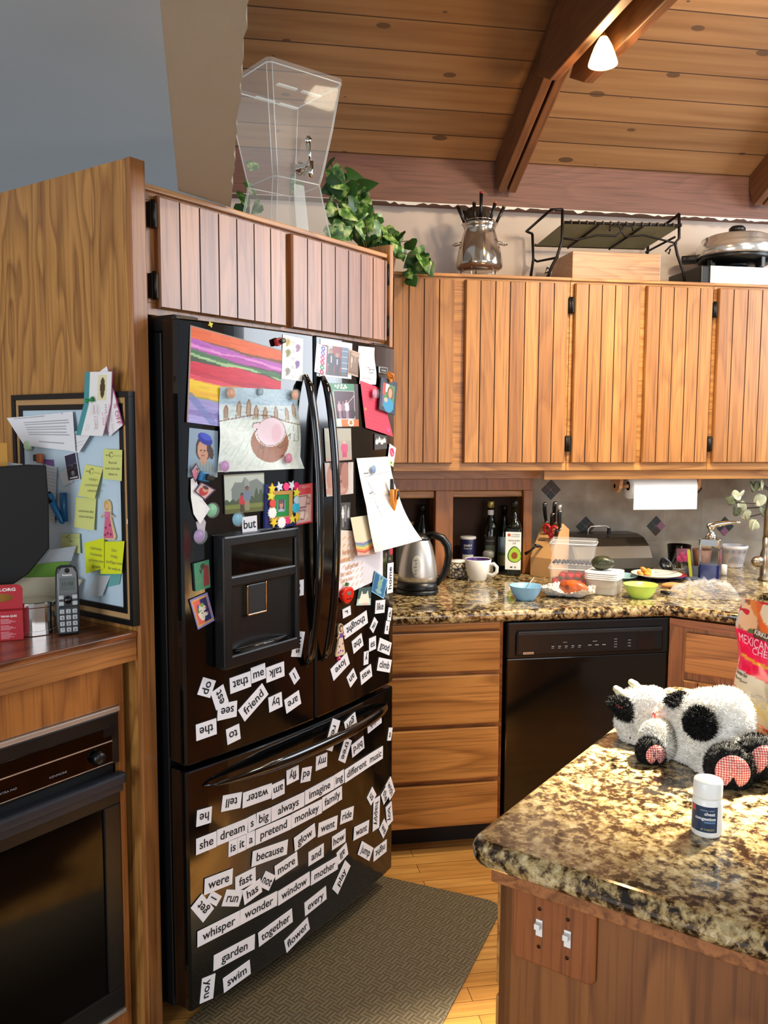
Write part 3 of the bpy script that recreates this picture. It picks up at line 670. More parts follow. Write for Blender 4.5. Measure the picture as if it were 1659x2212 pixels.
for i, wd in enumerate(WORDS):
    g, t, x0, y0, x1, y1 = wd.split(' '); (ox, oy), k = RG[g]
    a = FRpt(ox+float(x0)*k, oy+float(y0)*k); b = FRpt(ox+float(x1)*k, oy+float(y1)*k)
    seen[t] = seen.get(t, 0)+1; dq, dz = b[0]-a[0], b[1]-a[1]; wdt = math.hypot(dq, dz)
    zc = (a[1]+b[1])/2; where = ('on the freezer drawer' if zc < .715 else 'on the left door' if (a[0]+b[0])/2 < -.44 else 'on the right door')
    ex = EXTRA.get((t, seen[t]), where)
    M = frF((a[0]+b[0])/2, zc, .0006+.0005*(i % 4), math.atan2(dz, dq))
    hw = wdt/2-.0004; o = solo('word_magnet', MB().box(-hw, hw, -WH/2, WH/2, 0, .0009), MAGW, f'white word magnet reading {t}, {ex}', 'word magnet', 'word magnets on the refrigerator', M)
    ROOT[o] = M; mb = MB(); v, f = text_geo(t); tw = (v.max(0)-v.min(0))[0]
    sz = .0325; w = min(tw*sz*1.02, 2*hw*.84) if len(t) > 1 else tw*sz
    text_mb(mb, t, 0, -.0095, sz, w, z=.0014, bold=.014); L = mb.build('lettering', INK, o); L.matrix_local = o.matrix_world.inverted() @ M
# --- glass pebble magnets
def pebble(px, py, col, label, r=.0165, lift=.002):
    q, z = FRpt(px, py, lift); M = frF(q, z, lift)
    o = solo('glass_magnet', MB().lathe([(.0001, .0006), (r*.82, .0006), (r*.82, 0), (.0001, 0)], 24), pm('magnet_'+col, col, .35), label, 'magnet', 'round glass magnets', M)
    ROOT[o] = o.matrix_world.copy()
    mb = MB().lathe([(r*.80, .0012), (r, .0025), (r*1.0, .006), (r*.86, .010), (r*.5, .0128), (.0001, .0135)], 28)
    mb.f.append(tuple(k*6 for k in range(28))[::-1]); mb.mi.append(0); mb.sm.append(False)
    part(o, 'glass_dome', mb, pm('clear_magnet_glass', 'd8e4e0', .05, alpha=.11, spec=.7), M)
    return o
for a in ((457, 1102, '6fc78a', 'green glass magnet holding a paper strip on the left door', .020), (513, 1121, '5fa9c9', 'blue glass magnet left of the word but', .020),
          (431, 1158, 'a072b4', 'purple glass magnet at the lower end of a paper strip', .020)): pebble(*a)
for a in ((499, 849, 'd8946a', 'orange glass magnet at the top left corner of the pig drawing'), (563, 846, '7f9bab', 'grey blue glass magnet at the top middle of the pig drawing', .012), (637, 853, 'd98d5c', 'orange glass magnet at the top right corner of the pig drawing'),
          (486, 1007, 'c07ac0', 'purple glass magnet at the bottom left of the pig drawing'), (624, 990, 'd8608a', 'pink glass magnet at the bottom right of the pig drawing'),
          (809, 850, 'e58ab8', 'pink glass magnet on the crimson letter'), (807, 1014, '7fa8d8', 'blue glass magnet on the long white curled paper')): pebble(*a, lift=.0145)
# --- paintings, drawings, photographs, cards
wv = lambda b, a, f, p, s=0: (lambda U: b+s*(U-.5)+a*np.sin(f*U+p)+.35*a*np.sin(2.7*f*U+1.3*p))
cv = Cv(110, 120, 'e2611e')
cv.bands([(wv(.865, .012, 7, 0, .02), '7d4a2a'), (wv(.845, .014, 6, 1, -.02), 'b257b8'), (wv(.80, .010, 9, 2, -.02), 'e08ad2'), (wv(.775, .012, 8, 3, -.02), 'b04aa8'), (wv(.735, .012, 7, 1, -.02), '5a3b45'), (wv(.725, .012, 8, .4, -.05), '45704a'), (wv(.69, .010, 10, 2, -.05), '9cc58a'), (wv(.665, .014, 8, 2, -.04), '3c4a34'),
          (wv(.65, .016, 7, 4), 'cf2440'), (wv(.53, .014, 9, 1), 'c01e3c'), (wv(.49, .015, 6, 2), 'e0475a'), (wv(.455, .016, 8, 3), 'e8842e'), (wv(.43, .016, 7, 1), 'f0c81e'), (wv(.35, .016, 7, 2), 'e8b418'), (wv(.27, .02, 6, 4, -.06), '9aa23c'), (wv(.255, .02, 6, 3, -.06), '9a93cc'), (wv(.15, .02, 8, 3), '8478b8'), (wv(.07, .015, 9, 1), 'a9a2dc')])
cv.line([(.02, .28), (.25, .03)], .035, '6c7cb8', .7).line([(.30, .12), (.5, .04)], .03, '5f6fb4', .6).grain(6, 12, 1)
cv.rect(0, 0, .012, 1, 'a08478').rect(0, .985, 1, 1, '9b7d6e')
sheetF('rainbow_painting', 'childs striped rainbow painting in orange, red, yellow and violet', 'painting', [(411, 702), (609, 757), (604, 938), (401, 912)], cv, .0015, lambda u, v: .004*(1-v)*(1-u))
cv = Cv(110, 112, 'dfe9e2'); cv.m(cv.V > .80, '9cbcd0', .8); cv.m((cv.V > .62) & (cv.V <= .80), 'c3d2d8', .7); cv.grain(4, 3, 3)
for k in range(46):
    x, y = cv.r.rand(), cv.r.rand()*.6; L_ = .06+.14*cv.r.rand(); cv.line([(x, y), (x+L_*.6, y+L_)], .004, '9cc4ac', .45)
for k in range(24):
    x, y = cv.r.rand()*.95, .66+.3*cv.r.rand(); cv.line([(x, y), (x+.16, y-.02)], .004, '5f8fb4', .45)
for k, x in enumerate((.08, .22, .33, .42, .53, .67, .82, .93)):
    y = .62+.04*math.sin(k); h = .17+.02*(k % 3); cv.ell(x, y+h/2, .026, h/2, 'a8835c' if k else '8a5a3a', 0, .7)
    cv.line([(x-.026, y), (x-.022, y+h*.7), (x, y+h), (x+.022, y+h*.7), (x+.026, y)], .004, '6b4630')
cv.line([(0, .60), (.2, .64), (.4, .68), (.6, .67), (.8, .60), (1, .56)], .006, '7b5237')
cv.ell(.60, .33, .24, .235, '9a6546').ell(.61, .47, .19, .18, 'f2f2ee')
for k in range(30): x = .42+.4*cv.r.rand(); y = .12+.2*cv.r.rand(); cv.m((abs(cv.U-x-.2*(cv.V-y)) < .004) & (abs(cv.V-y) < .05) & (((cv.U-.6)/.24)**2+((cv.V-.33)/.235)**2 < 1), '7d4d34', .7)
cv.ell(.615, .475, .178, .178, '6a5a58').ell(.615, .475, .171, .171, 'efd9e2').ell(.68, .46, .06, .12, 'e8bccb', 0, .6).ell(.43, .55, .045, .035, 'efd9e2').line([(.39, .53), (.40, .58), (.47, .59)], .005, '6a5a58').line([(.41, .49), (.44, .47)], .005, '6a5a58').ell(.435, .50, .007, .011, '33292a')
cv.line([(.47, .31), (.49, .27), (.53, .28)], .005, '5a4640').line([(.70, .29), (.74, .27), (.77, .30)], .005, '5a4640').line([(.83, .42), (.86, .45), (.85, .38)], .005, '5a4640').line([(.91, .36), (.90, .55)], .004, '8a8a80').line([(.96, .36), (.96, .55)], .004, '8a8a80').line([(.90, .36), (.96, .36)], .004, '8a8a80')
sheetF('pig_drawing', 'childs crayon drawing of a pink pig in brown mud by a fence', 'drawing', [(474, 836), (642, 843), (649, 1012), (470, 1020)], cv, .005, lambda u, v: .006*math.sin(3*u+4*v)**2+(.018*max(0, u-.85)*6*max(0, .15-v)*6))
cv = Cv(36, 70, 'f1efec')
for x, y, c in ((.25, .86, 'c9b34a'), (.75, .78, 'a584ad'), (.28, .62, '8d9048'), (.74, .40, '8a6aa8'), (.28, .2, '9a9a90')): cv.ell(x, y, .12, .07, c).ell(x, y-.06, .10, .05, c, .4, .8).line([(x-.05, y-.1), (x+.04, y+.05)], .012, '4a4a4a', .6)
for y in (.86, .66, .5, .3, .08): cv.lines(.44, .62, y-.03, y+.02, 3, 'b0b0b0', .006)
sheetF('sticker_card', 'tall white card with small purple and yellow creature doodles', 'card', [(611, 722), (655, 732), (653, 824), (608, 818)], cv)
cv = Cv(48, 78, '8ea5b8'); cv.m(cv.V < .36, '7f97ac', .4); cv.ell(.50, .60, .27, .27, '4a3a32').ell(.46, .57, .165, .20, 'c99a80').ell(.52, .47, .14, .12, 'c6967c').ell(.55, .80, .26, .115, '27349c', -.25).ell(.57, .85, .2, .07, '3f52c4', -.2).ell(.76, .52, .09, .14, '4a3a32', .3)
cv.ell(.5, .08, .46, .28, '8fa0a4').poly([(.38, .36), (.5, .22), (.64, .36), (.6, .42), (.42, .42)], 'c6967c').line([(.40, .56), (.45, .565)], .012, '3a2a24').line([(.52, .56), (.57, .555)], .012, '3a2a24').line([(.44, .46), (.53, .46)], .012, 'a8584e').line([(.49, .54), (.50, .50)], .008, 'b07c64')
for k in range(9): cv.m((abs(cv.U-.08-.105*k) < .008) & (cv.V < .34-(abs(cv.U-.5))**2*.7), '66787c', .6)
sheetF('portrait_photo', 'school portrait photo of a child in a blue cap and striped shirt', 'photo', [(409, 924), (471, 931), (470, 1031), (405, 1031)], cv, .001, mat=PHOTO)
cv = Cv(50, 20, 'ece6e4')
mbp = [(.03, .92), (.16, .90), (.42, .60), (.98, .28), (.60, .02), (.42, .28), (.20, .62)]
cv = Cv(36, 70, 'dcd8d8')
def polyF(name, label, cat, pts, lift, mat, curl=0, group=None):
    P = [FRpt(x, y, lift) for x, y in pts]; mb = MB()
    c = np.mean(np.array(P), 0); vs = [(q, -(bul(q)+lift+curl*((i*7) % 5)/5), z) for i, (q, z) in enumerate(P)]+[(c[0], -(bul(c[0])+lift+curl*.4), c[1])]
    n = len(P); mb.add(vs, [(i, (i+1) % n, n) for i in range(n)], 0, False)
    return tag(mb.build(name, mat, None, FM, center=True), label, cat, group)
polyF('paper_strip', 'curled white paper strip under the purple framed snapshots', 'paper', [(412, 1035), (420, 1030), (436, 1080), (453, 1099), (430, 1132), (418, 1110), (411, 1075)], .004, PAPER, .006)
polyF('paper_tag', 'small grey paper tag tucked behind the purple glass magnet', 'paper', [(423, 1128), (440, 1120), (445, 1128), (440, 1160), (428, 1150)], .0012, pm('grey_paper', 'bdb5bb', .7))
cv = Cv(40, 40, '4a2250'); cv.rect(.10, .10, .90, .90, 'c9a8a0').ell(.5, .42, .28, .34, 'b0282c').ell(.52, .60, .17, .18, 'c98c70').ell(.45, .76, .2, .12, '3a2422')
sheetF('purple_snapshot', 'snapshot in a purple border of a person in red, hung askew', 'photo', [(433, 1040), (466, 1058), (442, 1081), (419, 1061)], cv, .008, thick=.001)
cv = Cv(36, 40, '4a2250'); cv.rect(.12, .10, .88, .90, 'a898a0').ell(.5, .3, .3, .3, 'd06a88').ell(.55, .66, .2, .2, '3a2422').ell(.55, .6, .13, .13, 'c98c70')
sheetF('purple_snapshot', 'snapshot in a purple border of a person in pink, beside the blue clip', 'photo', [(423, 1000), (433, 1017), (422, 1043), (412, 1016)], cv, .009, thick=.001)
def clip_mag(px, py, col, label, ang=0, sc=1, lift=.01):
    q, z = FRpt(px, py, lift); M = frF(q, z, lift, ang) @ Matrix.Scale(sc, 4)
    r = thing('clip_magnet', label, 'magnet', M, 'clip magnets'); ROOT[r] = M
    part(r, 'jaw', MB().box(-.016, .012, -.012, .012, -.009, .006, .004), pm('clip_'+col, col, .35), M)
    part(r, 'lever', MB().box(-.004, .018, -.008, .008, .006, .016, .004), BLKS, M)
clip_mag(603, 738, 'a01f22', 'red and black clip magnet at the top of the rainbow painting', .35, .8)
clip_mag(443, 1030, '2b6f9e', 'blue and black clip magnet over the portrait photo', -.2, 1.0, .012)
def star2(n, r0, r1, ph=0): return [((r0 if i % 2 == 0 else r1)*math.sin(PI*i/n+ph), (r0 if i % 2 == 0 else r1)*math.cos(PI*i/n+ph)) for i in range(2*n)]
q, z = FRpt(454, 701); solo('star_magnet', MB().prism(star2(4, .008, .004), 0, .003), pm('lemon_yellow', 'e2cf2c', .4), 'tiny yellow butterfly magnet at the top of the left door', 'magnet', None, frF(q, z, .001, .4))
cv = Cv(80, 64, 'b9c4b8'); cv.poly([(.18, .30), (.16, .62), (.26, .80), (.42, .78), (.5, .92), (.62, .80), (.8, .86), (1, .70), (1, .3)], '78827e').poly([(.5, .9), (.62, .80), (.6, .5), (.5, .5)], '8d9690')
cv.m(cv.V < .34+.03*np.sin(40*cv.U)+.05*(cv.U > .62)*1.0+.22*(cv.U > .72)*abs(np.sin(26*cv.U)), '48583f').m(cv.V < .22, '75803f').m(cv.V < .12, '5c6236').person(.42, .03, .48, '7a4a3a', '2a201c', 'b8383c', '4a3f30').person(.55, .06, .62, '7a5040', '23201e', '6d7d92', '8d8570')
cv.rect(0, 0, .012, 1, '6b6b5c').rect(0, .96, 1, 1, '8b8a76')
sheetF('valley_photo', 'photo of two people standing before a grey granite mountain valley', 'photo', [(481, 1026), (568, 1021), (569, 1103), (484, 1111)], cv, .001, mat=PHOTO, thick=.004)
# little frame decorated with stars and flowers
fl = quadF([(566, 1054), (637, 1041), (634, 1130), (570, 1141)], .001)
ctr = fl(.5, .5); M0 = frF(ctr[0], ctr[1], .001, -.02); a0, a1 = fl(0, 0), fl(1, 1); hw, hh = (a1[0]-a0[0])/2, (a1[1]-a0[1])/2
fr = thing('craft_frame', 'navy craft photo frame covered with stars, flowers and glitter', 'picture frame', M0); ROOT[fr] = M0
part(fr, 'backing', MB().box(-hw, hw, -hh, hh, 0, .008, .001), pm('navy_felt', '1b2260', .8), M0)
part(fr, 'gold_band', frame_mb(-hw*.72, hw*.68, -hh*.68, hh*.68, -.012, -.008, [(-hw*.5, hw*.45, -hh*.5, hh*.5)], 0).xf(Matrix(((1, 0, 0, 0), (0, 0, 1, 0), (0, -1, 0, 0), (0, 0, 0, 1)))), pm('gold_red_pattern', 'b88a34', .5), M0)
part(fr, 'green_mat', frame_mb(-hw*.5, hw*.45, -hh*.5, hh*.5, -.010, -.008, [(-hw*.24, hw*.24, -hh*.28, hh*.28)], 0).xf(Matrix(((1, 0, 0, 0), (0, 0, 1, 0), (0, -1, 0, 0), (0, 0, 0, 1)))), pm('green_felt', '1f8a44', .8), M0)
cv = Cv(24, 30, '3a4450'); cv.ell(.5, .55, .22, .3, 'c88a76').ell(.5, .78, .25, .15, '6a4630').ell(.5, .0, .4, .25, 'b0b4c0'); cv.rect(0, 0, .08, 1, 'e8e8ea').rect(.92, 0, 1, 1, 'e8e8ea')
mb = MB().grid(lambda u, v: (hw*.24*(2*u-1), hh*.28*(2*v-1), .0088), 24, 30); o = mb.build('snapshot', PRINT, fr, col=cv.lin())
dec = [(-.62, .80, 'y5', 'f0cf20'), (-.18, .86, 'w5', 'dfe6ea'), (.22, .86, 'o', 'f02f78'), (.62, .90, 'w5', 'e4eaf0'), (-.70, .46, 'y5', 'e6dc3a'), (-.62, .12, 'o', 'e04a3a'), (-.60, -.30, 'f', 'f4f4f0'), (-.52, -.74, 'y5', 'f2cc1e'), (-.05, -.78, 'f', 'f6f6f2'), (.36, -.70, 'o', 'ee2f7c'), (.66, -.66, 'y5', 'e2d440'), (.98, -.58, 'y5', 'e8c43a'), (.90, -.14, 'f', '33b4d8'), (.94, .22, 'o', 'b8d4e4'), (.92, .56, 'y5', 'e6de4a'), (.92, .86, 'o', 'd81f68')]
for k, (x, y, sh, c) in enumerate(dec):
    r = .013 if sh != 'f' else .0165; P = star2(5, r*1.15, r*.55, k) if '5' in sh else star2(12, r, r*.82) if sh == 'f' else [(r*.85*math.cos(a*PI/9), r*.85*math.sin(a*PI/9)) for a in range(18)]
    part(fr, {'5': 'star', 'o': 'bead', 'f': 'flower'}[sh[-1]], MB().prism(P, .008+.0012*(k % 3), .0125+.0012*(k % 3), .001, 0, T(x*hw, y*hh, 0)), pm('craft_'+c, c, .35), M0)
cv = Cv(30, 62, 'c3202f'); cv.rect(.10, .04, .93, .74, 'c9a7a2').ell(.5, .2, .3, .10, 'dcc4be').line([(.25, .70), (.72, .70), (.66, .42), (.3, .42), (.25, .70)], .018, '7a5a5a').line([(.72, .66), (.88, .62), (.84, .48), (.68, .5)], .018, '7a5a5a').line([(.2, .36), (.62, .34), (.55, .12), (.25, .14), (.2, .36)], .018, '7a5a5a')
o = sheetF('recipe_card', 'red bordered card with cup outlines, partly behind the craft frame', 'card', [(633, 1049), (675, 1043), (675, 1128), (633, 1136)], cv, .001)
q, z = FRpt(655, 1054, .003); M = frF(q, z, .0022); mb = MB(); text_mb(mb, 'bon appetit', 0, 0, .013, .06, z=0); part(o, 'lettering', mb, pm('pale_red_ink', 'e0a0a0', .6), M)
cv = Cv(26, 44, '3f8a68'); cv.poly([(.55, .08), (.95, .12), (.95, .8), (.6, .86)], '8a3038').ell(.55, .82, .16, .1, '3c3428').line([(.36, .7), (.42, .6), (.5, .74)], .04, '3a3a2c').line([(.1, .3), (.5, .32)], .02, 'b08050', .5)
sheetF('green_magnet', 'green rectangular magnet with a dark red figure', 'magnet', [(415, 1217), (448, 1208), (451, 1268), (419, 1277)], cv, .001, thick=.006, back=(30, 50, 40))
cv = Cv(50, 56, '8f86c2'); cv.rect(.08, .06, .92, .94, 'e2a04c').rect(.13, .11, .87, .89, 'e86a5a').rect(.5, .11, .87, .89, '1f2a66')
for k in range(12): cv.ell(.10+.8*(k/11), .92, .03, .025, 'e8b04c').ell(.10+.8*(k/11), .08, .03, .025, 'e8b04c').ell(.09, .08+.84*k/11, .03, .025, 'e8b04c').ell(.91, .08+.84*k/11, .03, .025, '6a78b8')
cv.ell(.40, .42, .16, .24, 'ece6d2', .3).ell(.48, .58, .26, .1, 'ece6d2', -.1).ell(.62, .36, .14, .06, 'ece6d2', -.1).ell(.32, .68, .06, .06, '4a5a9c').ell(.55, .68, .1, .06, '7cae4a').ell(.27, .56, .06, .09, '6a8a4a')
for k in range(9): cv.ell(.32+.16*cv.r.rand(), .3+.25*cv.r.rand(), .015, .015, '2a2a2a')
cv.ell(.70, .56, .05, .03, 'e06a30').ell(.74, .38, .05, .03, 'e06a30')
sheetF('stamp_magnet', 'stamp shaped magnet with a speckled white animal on pink and navy', 'magnet', [(408, 1296), (446, 1279), (462, 1340), (426, 1360)], cv, .001, thick=.003)
# right door
cv = Cv(70, 80, 'f1efe6'); cv.rect(.03, .05, .88, .86, '7c3238').rect(.24, .3, .36, .86, 'a8b8ac').rect(.66, .05, .88, .86, '5f7894')
for k in range(5): cv.rect(.66, .1+.16*k, .88, .115+.16*k, 'c8d4dc')
cv.rect(.36, .5, .62, .86, '8a3a3c').person(.33, .05, .72, 'b0715a', '5a4038', '20222c', '1e2028', 1.1).person(.52, .05, .62, 'b57a60', '8c8078', '2a2440', '24202c', 1.2).rect(.315, .40, .345, .58, 'dcdce4').rect(.505, .36, .535, .5, 'dcdce4').m((cv.V < .16) & (cv.V > .05) & (cv.U < .88) & (cv.U > .03), '2f2a2c', .6)
sheetF('suits_photo', 'white bordered photo of two men in dark suits', 'photo', [(692, 732), (761, 742), (759, 819), (691, 812)], cv, .001, mat=PHOTO)
cv = Cv(26, 66, 'eceff4'); cv.lines(.12, .38, .1, .9, 3, 'a8a8c0', .03, .5)
for k, c in enumerate(('6b6bb8', '8a7ac0', 'cc4a9a', 'd02f6a', '4a9a78', 'c23a60')): cv.ell(.66, .90-.165*k, .2, .085, c).ell(.66, .90-.165*k, .08, .03, 'f2f2f6')
sheetF('letter_card', 'rounded white card with bright bubble letters, in front of the suits photo', 'card', [(684, 741), (706, 750), (703, 811), (679, 803)], cv, .003)
cv = Cv(28, 60, 'c9ad9c'); cv.rect(.06, .12, .94, .94, '8c7464').rect(.06, .06, .94, .18, '7d6252').person(.3, .3, .5, 'd8c0ac', '2c2420', 'e0ccba', 'c0a894').person(.62, .34, .5, 'd0b8a4', '5a483c', 'a48e7c', '8f7b6c', 1.2).ell(.6, .86, .4, .07, 'c2a892')
sheetF('sepia_photo', 'small sepia photo between the suits photo and the white receipt', 'photo', [(754, 754), (777, 762), (774, 815), (751, 808)], cv, .002)
cv = Cv(40, 90, 'f4f4f2')
for y in (.72, .68, .59, .51, .47, .40, .36, .28, .19, .15): cv.line([(.16, y), (.45+.3*cv.r.rand(), y)], .006, 'a0a0a8', .7)
cv.line([(.5, .45), (.62, .44), (.58, .38), (.75, .40), (.9, .39)], .01, '55555f').line([(.5, .33), (.6, .30), (.8, .32)], .01, '55555f')
sheetF('white_receipt', 'tall white receipt with faint print at the top of the right door', 'paper', [(775, 747), (810, 751), (812, 831), (776, 829)], cv, .004, lambda u, v: .003*math.sin(6*v))
q, z = FRpt(825, 800); M = frF(q, z, .001); o = solo('name_plate_magnet', MB().box(-.028, .028, -.011, .011, 0, .006, .002), pm('pewter', '8a8a88', .35, .8), 'small pewter name plate magnet near the top right door edge', 'magnet', None, M)
ROOT[o] = o.matrix_world.copy(); mb = MB().box(-.022, .022, -.007, .007, .0060, .0064); part(o, 'name_panel', mb, BLKS, M); mb = MB(); text_mb(mb, 'Aromas', 0, -.003, .009, z=.0068); part(o, 'lettering', mb, WHITE, M)
cv = Cv(48, 72, '2c3a4c'); cv.rect(.13, .13, .87, .86, '3f8a5c').rect(.13, .5, .3, .86, 'c8493a').rect(.3, .6, .5, .86, 'd8e0e4').ell(.6, .6, .2, .22, '6e5636').ell(.6, .6, .11, .15, 'd09a80').ell(.55, .22, .3, .22, '2f8fc0').ell(.36, .36, .1, .07, 'd8b0a0').rect(.13, .13, .2, .5, '6a4a90')
sheetF('navy_frame', 'dark blue felt photo frame of a woman in blue, at the right edge', 'picture frame', [(821, 814), (856, 827), (850, 897), (816, 884)], cv, .012, thick=.005)
q, z = FRpt(841, 817, .02); M = frF(q, z, .018, -.9); oc = thing('orange_clip', 'orange clip on top of the dark blue photo frame', 'clip', M); ROOT[oc] = M
part(oc, 'jaw', MB().box(-.022, .014, -.007, .007, 0, .008, .003), pm('clip_orange', 'd8822e', .4), M); part(oc, 'lever', MB().tube([(-.02, 0, .008), (-.01, .004, .016), (.004, .004, .012)], .004, 8), pm('clip_orange', 'd8822e', .4), M)
cv = Cv(50, 70, 'd2294c'); cv.lines(.2, .85, .2, .9, 9, '9c1c3a', .006, .7).ell(.08, .42, .03, .03, 'e8a83a').ell(.86, .12, .05, .04, 'a84a98')
sheetF('crimson_letter', 'crimson letter sheet hanging askew under a pink glass magnet', 'paper', [(778, 822), (826, 840), (846, 943), (790, 924)], cv, .006, lambda u, v: .012*max(0, .5-v)*u)
cv = Cv(80, 110, '3d8a66'); cv.m(cv.U-.86 > .12*(cv.V-.5)*0, '3a2026').m(cv.V < .17, 'e8e4da').m((cv.V < .17) & (cv.U > .32), 'd07a34').ell(.68, .09, .12, .09, 'e8e4da').poly([(.6+.09*math.sin(a*PI/5)*(1 if a % 2 else .45)+.08, .09+.08*math.cos(a*PI/5)*(1 if a % 2 else .45)) for a in range(10)], 'b8702c').m((cv.V < .17) & (cv.U > .84), 'c86a2a')
for k, (x, y) in enumerate(((.24, .94), (.34, .95), (.44, .96), (.55, .95), (.30, .90), (.42, .90), (.5, .89), (.58, .91))): cv.ell(x, y, .035, .025, 'f2f2ea')
cv.m((cv.U < .14) & (cv.V < .8), '7fae94').rect(.14, .17, .86, .835, 'eae2e2').rect(.16, .185, .84, .82, '4a2a3c').person(.30, .19, .42, 'b88c94', '2a1a22', 'c8aab4', '9a7f90', 1.1).person(.56, .19, .44, 'b88c94', '3a2630', 'e4dce4', '9c849c', 1.2).person(.44, .22, .38, 'a87c84', '2a1a22', '8f7280', '6a5060').ell(.78, .3, .08, .12, '2a1824').line([(.62, .55), (.84, .72)], .008, 'd8c8d0')
sheetF('paw_print_frame', 'green and orange paw print frame around a photo of men in white shirts', 'picture frame', [(705, 827), (771, 830), (773, 921), (718, 922)], cv, .004, mat=PHOTO, thick=.004)
cv = Cv(60, 60, 'a8a698'); cv.m(cv.V > .6, 'b4b2a2').person(.36, .05, .8, 'd8b49c', 'caa860', '8c98a8', 'b09060', 1.1).person(.72, .02, .6, 'd8b0a0', 'c8a890', 'd05a80', 'c84a72', 1.5).m(cv.V < .1, 'b89a90')
sheetF('children_photo', 'photo of two small children behind the door handle', 'photo', [(699, 925), (757, 925), (759, 993), (703, 997)], cv, .001, mat=PHOTO, thick=.002)
cv = Cv(60, 64, 'c8bcb8'); cv.ell(.45, .5, .42, .6, 'b88a7c').ell(.55, .92, .4, .3, '6a4a42').ell(.70, .6, .16, .4, 'a8776a').m(cv.U > .8, 'cdc9c4', .9).ell(.5, .42, .08, .05, '7a4f48').ell(.3, .15, .4, .1, 'c49a8c')
sheetF('face_photo', 'close up photo of a face below the children photo', 'photo', [(699, 1000), (761, 998), (761, 1066), (703, 1073)], cv, .001, mat=PHOTO, thick=.004)
cv = Cv(34, 40, '3c3c3c'); [cv.person(.18+.2*k, .06+.12*(k % 2), .7, 'b8b8b4', '2a2a2a', 'dcdcd6') for k in range(4)]
sheetF('team_photo', 'small black and white group photo under the crimson letter', 'photo', [(808, 937), (835, 941), (835, 969), (808, 972)], cv, .001, thick=.002)
cv = Cv(28, 56, 'e8eee6'); cv.ell(.5, .66, .36, .22, 'd03a68').ell(.42, .70, .1, .06, 'f0a0b8').ell(.6, .6, .1, .06, 'f0a0b8').ell(.5, .74, .12, .05, 'b8204c').m(cv.V < .22, 'c4e0a8').ell(.6, .14, .14, .07, '5aa04a')
sheetF('flower_magnet', 'magnet card with a pink flower sticking out past the door edge', 'magnet', [(841, 958), (855, 968), (849, 1009), (836, 1000)], cv, .004, thick=.001)
cv = Cv(80, 130, 'f6f5ef'); cv.line([(.12, .835), (.26, .835)], .008, '70707a').line([(.12, .80), (.9, .82)], .004, '9a9aa2').line([(.16, .62), (.28, .625)], .008, '70707a').lines(.16, .85, .56, .60, 3, '9a9aa2', .004, .7, .1)
for k in range(12): cv.line([(.16+.012*k, .77-.015*k), (.18+.012*k, .77-.015*k)], .006, '9a9aa2')
for k in range(10): cv.line([(.26+.01*k, .52-.018*k), (.28+.01*k, .52-.018*k)], .006, '9a9aa2')
sheetF('curled_paper', 'long white printed sheet curling away from the right door', 'paper', [(770, 990), (841, 986), (848, 1160), (794, 1192)], cv, .004, lambda u, v: .115*(1-v)**2.3*(.25+.75*u)+.010*(1-abs(2*v-1)), mat=PRINT)
q, z = FRpt(845, 1092, .03); M = frF(q-.004, z, .03, 0); r = thing('orange_scissor_clip', 'orange and grey clip with a small garden picture at the door edge', 'clip', M); ROOT[r] = M
ORG = pm('clip_orange2', 'd98a30', .4)
for x, a in ((-.010, .10), (.014, -.10)): part(r, 'arm', MB().tube([(x*1.2, .052, .012), (x, .02, .010), (.004, -.012, .008), (.004, -.026, .004)], [.007, .0075, .007, .005], 10), ORG, M)
part(r, 'grip', MB().tube([(.018, .048, .018), (.014, .02, .015)], .005, 10), DKGREY, M); part(r, 'grip', MB().tube([(.002, .085, .004), (.002, .03, .004)], .007, 10), DKGREY, M)
cv = Cv(40, 40, '587048'); cv.m(cv.V > .5, '6a78c0', .8); [cv.ell(cv.r.rand(), .3+.6*cv.r.rand(), .07, .06, ['5a64c8', '8a94dc', '4a6a3c'][k % 3]) for k in range(40)]; [cv.ell(cv.r.rand(), .25*cv.r.rand(), .04, .03, ['c8d070', 'e0e0d0', '4a6a3c'][k % 3]) for k in range(14)]
mb = MB().grid(lambda u, v: (-.026+.054*u, -.052+.052*v, .003), 40, 40); o = mb.build('picture_card', PRINT, r, ROOT[r].inverted() @ M, col=cv.lin())
mb = MB(); text_mb(mb, 'GIVERNY', 0, -.046, .009, .03, z=.0036); part(o, 'lettering', mb, WHITE, M) if False else None
cv = Cv(50, 60, 'd9cfae'); cv.m(cv.V < .34, 'c8a090'); [cv.line([(0, .33-.05*k), (.4, .28-.05*k), (1, .40-.05*k)], .025, c) for k, c in enumerate(('6a78a8', '88a088', 'd8c060', 'd88a4a', 'c0503c'))]
sheetF('cream_drawing', 'cream paper drawing with rainbow strokes behind the curled sheet', 'drawing', [(757, 1118), (800, 1112), (806, 1196), (766, 1200)], cv, .008, lambda u, v: .012*(1-v))
cv = Cv(80, 110, 'eeeaee'); [cv.line([(.05, .9-.085*k), (.35+.25*cv.r.rand(), .9-.085*k)], .008, 'd8a47c', .0) for k in range(3)]
cv.m((cv.U < .32) & (cv.V > .5), 'd9b892', .5); [cv.line([(.06+.1*j, .86-.11*k), (.11+.1*j, .90-.11*k)], .01, 'd09a68', .7) for k in range(8) for j in range(5 if k > 3 else 3)]
hl = sheetF('handwritten_letter', 'white letter with orange handwriting on the right door', 'paper', [(735, 1145), (827, 1150), (827, 1246), (731, 1291)], cv, .001)
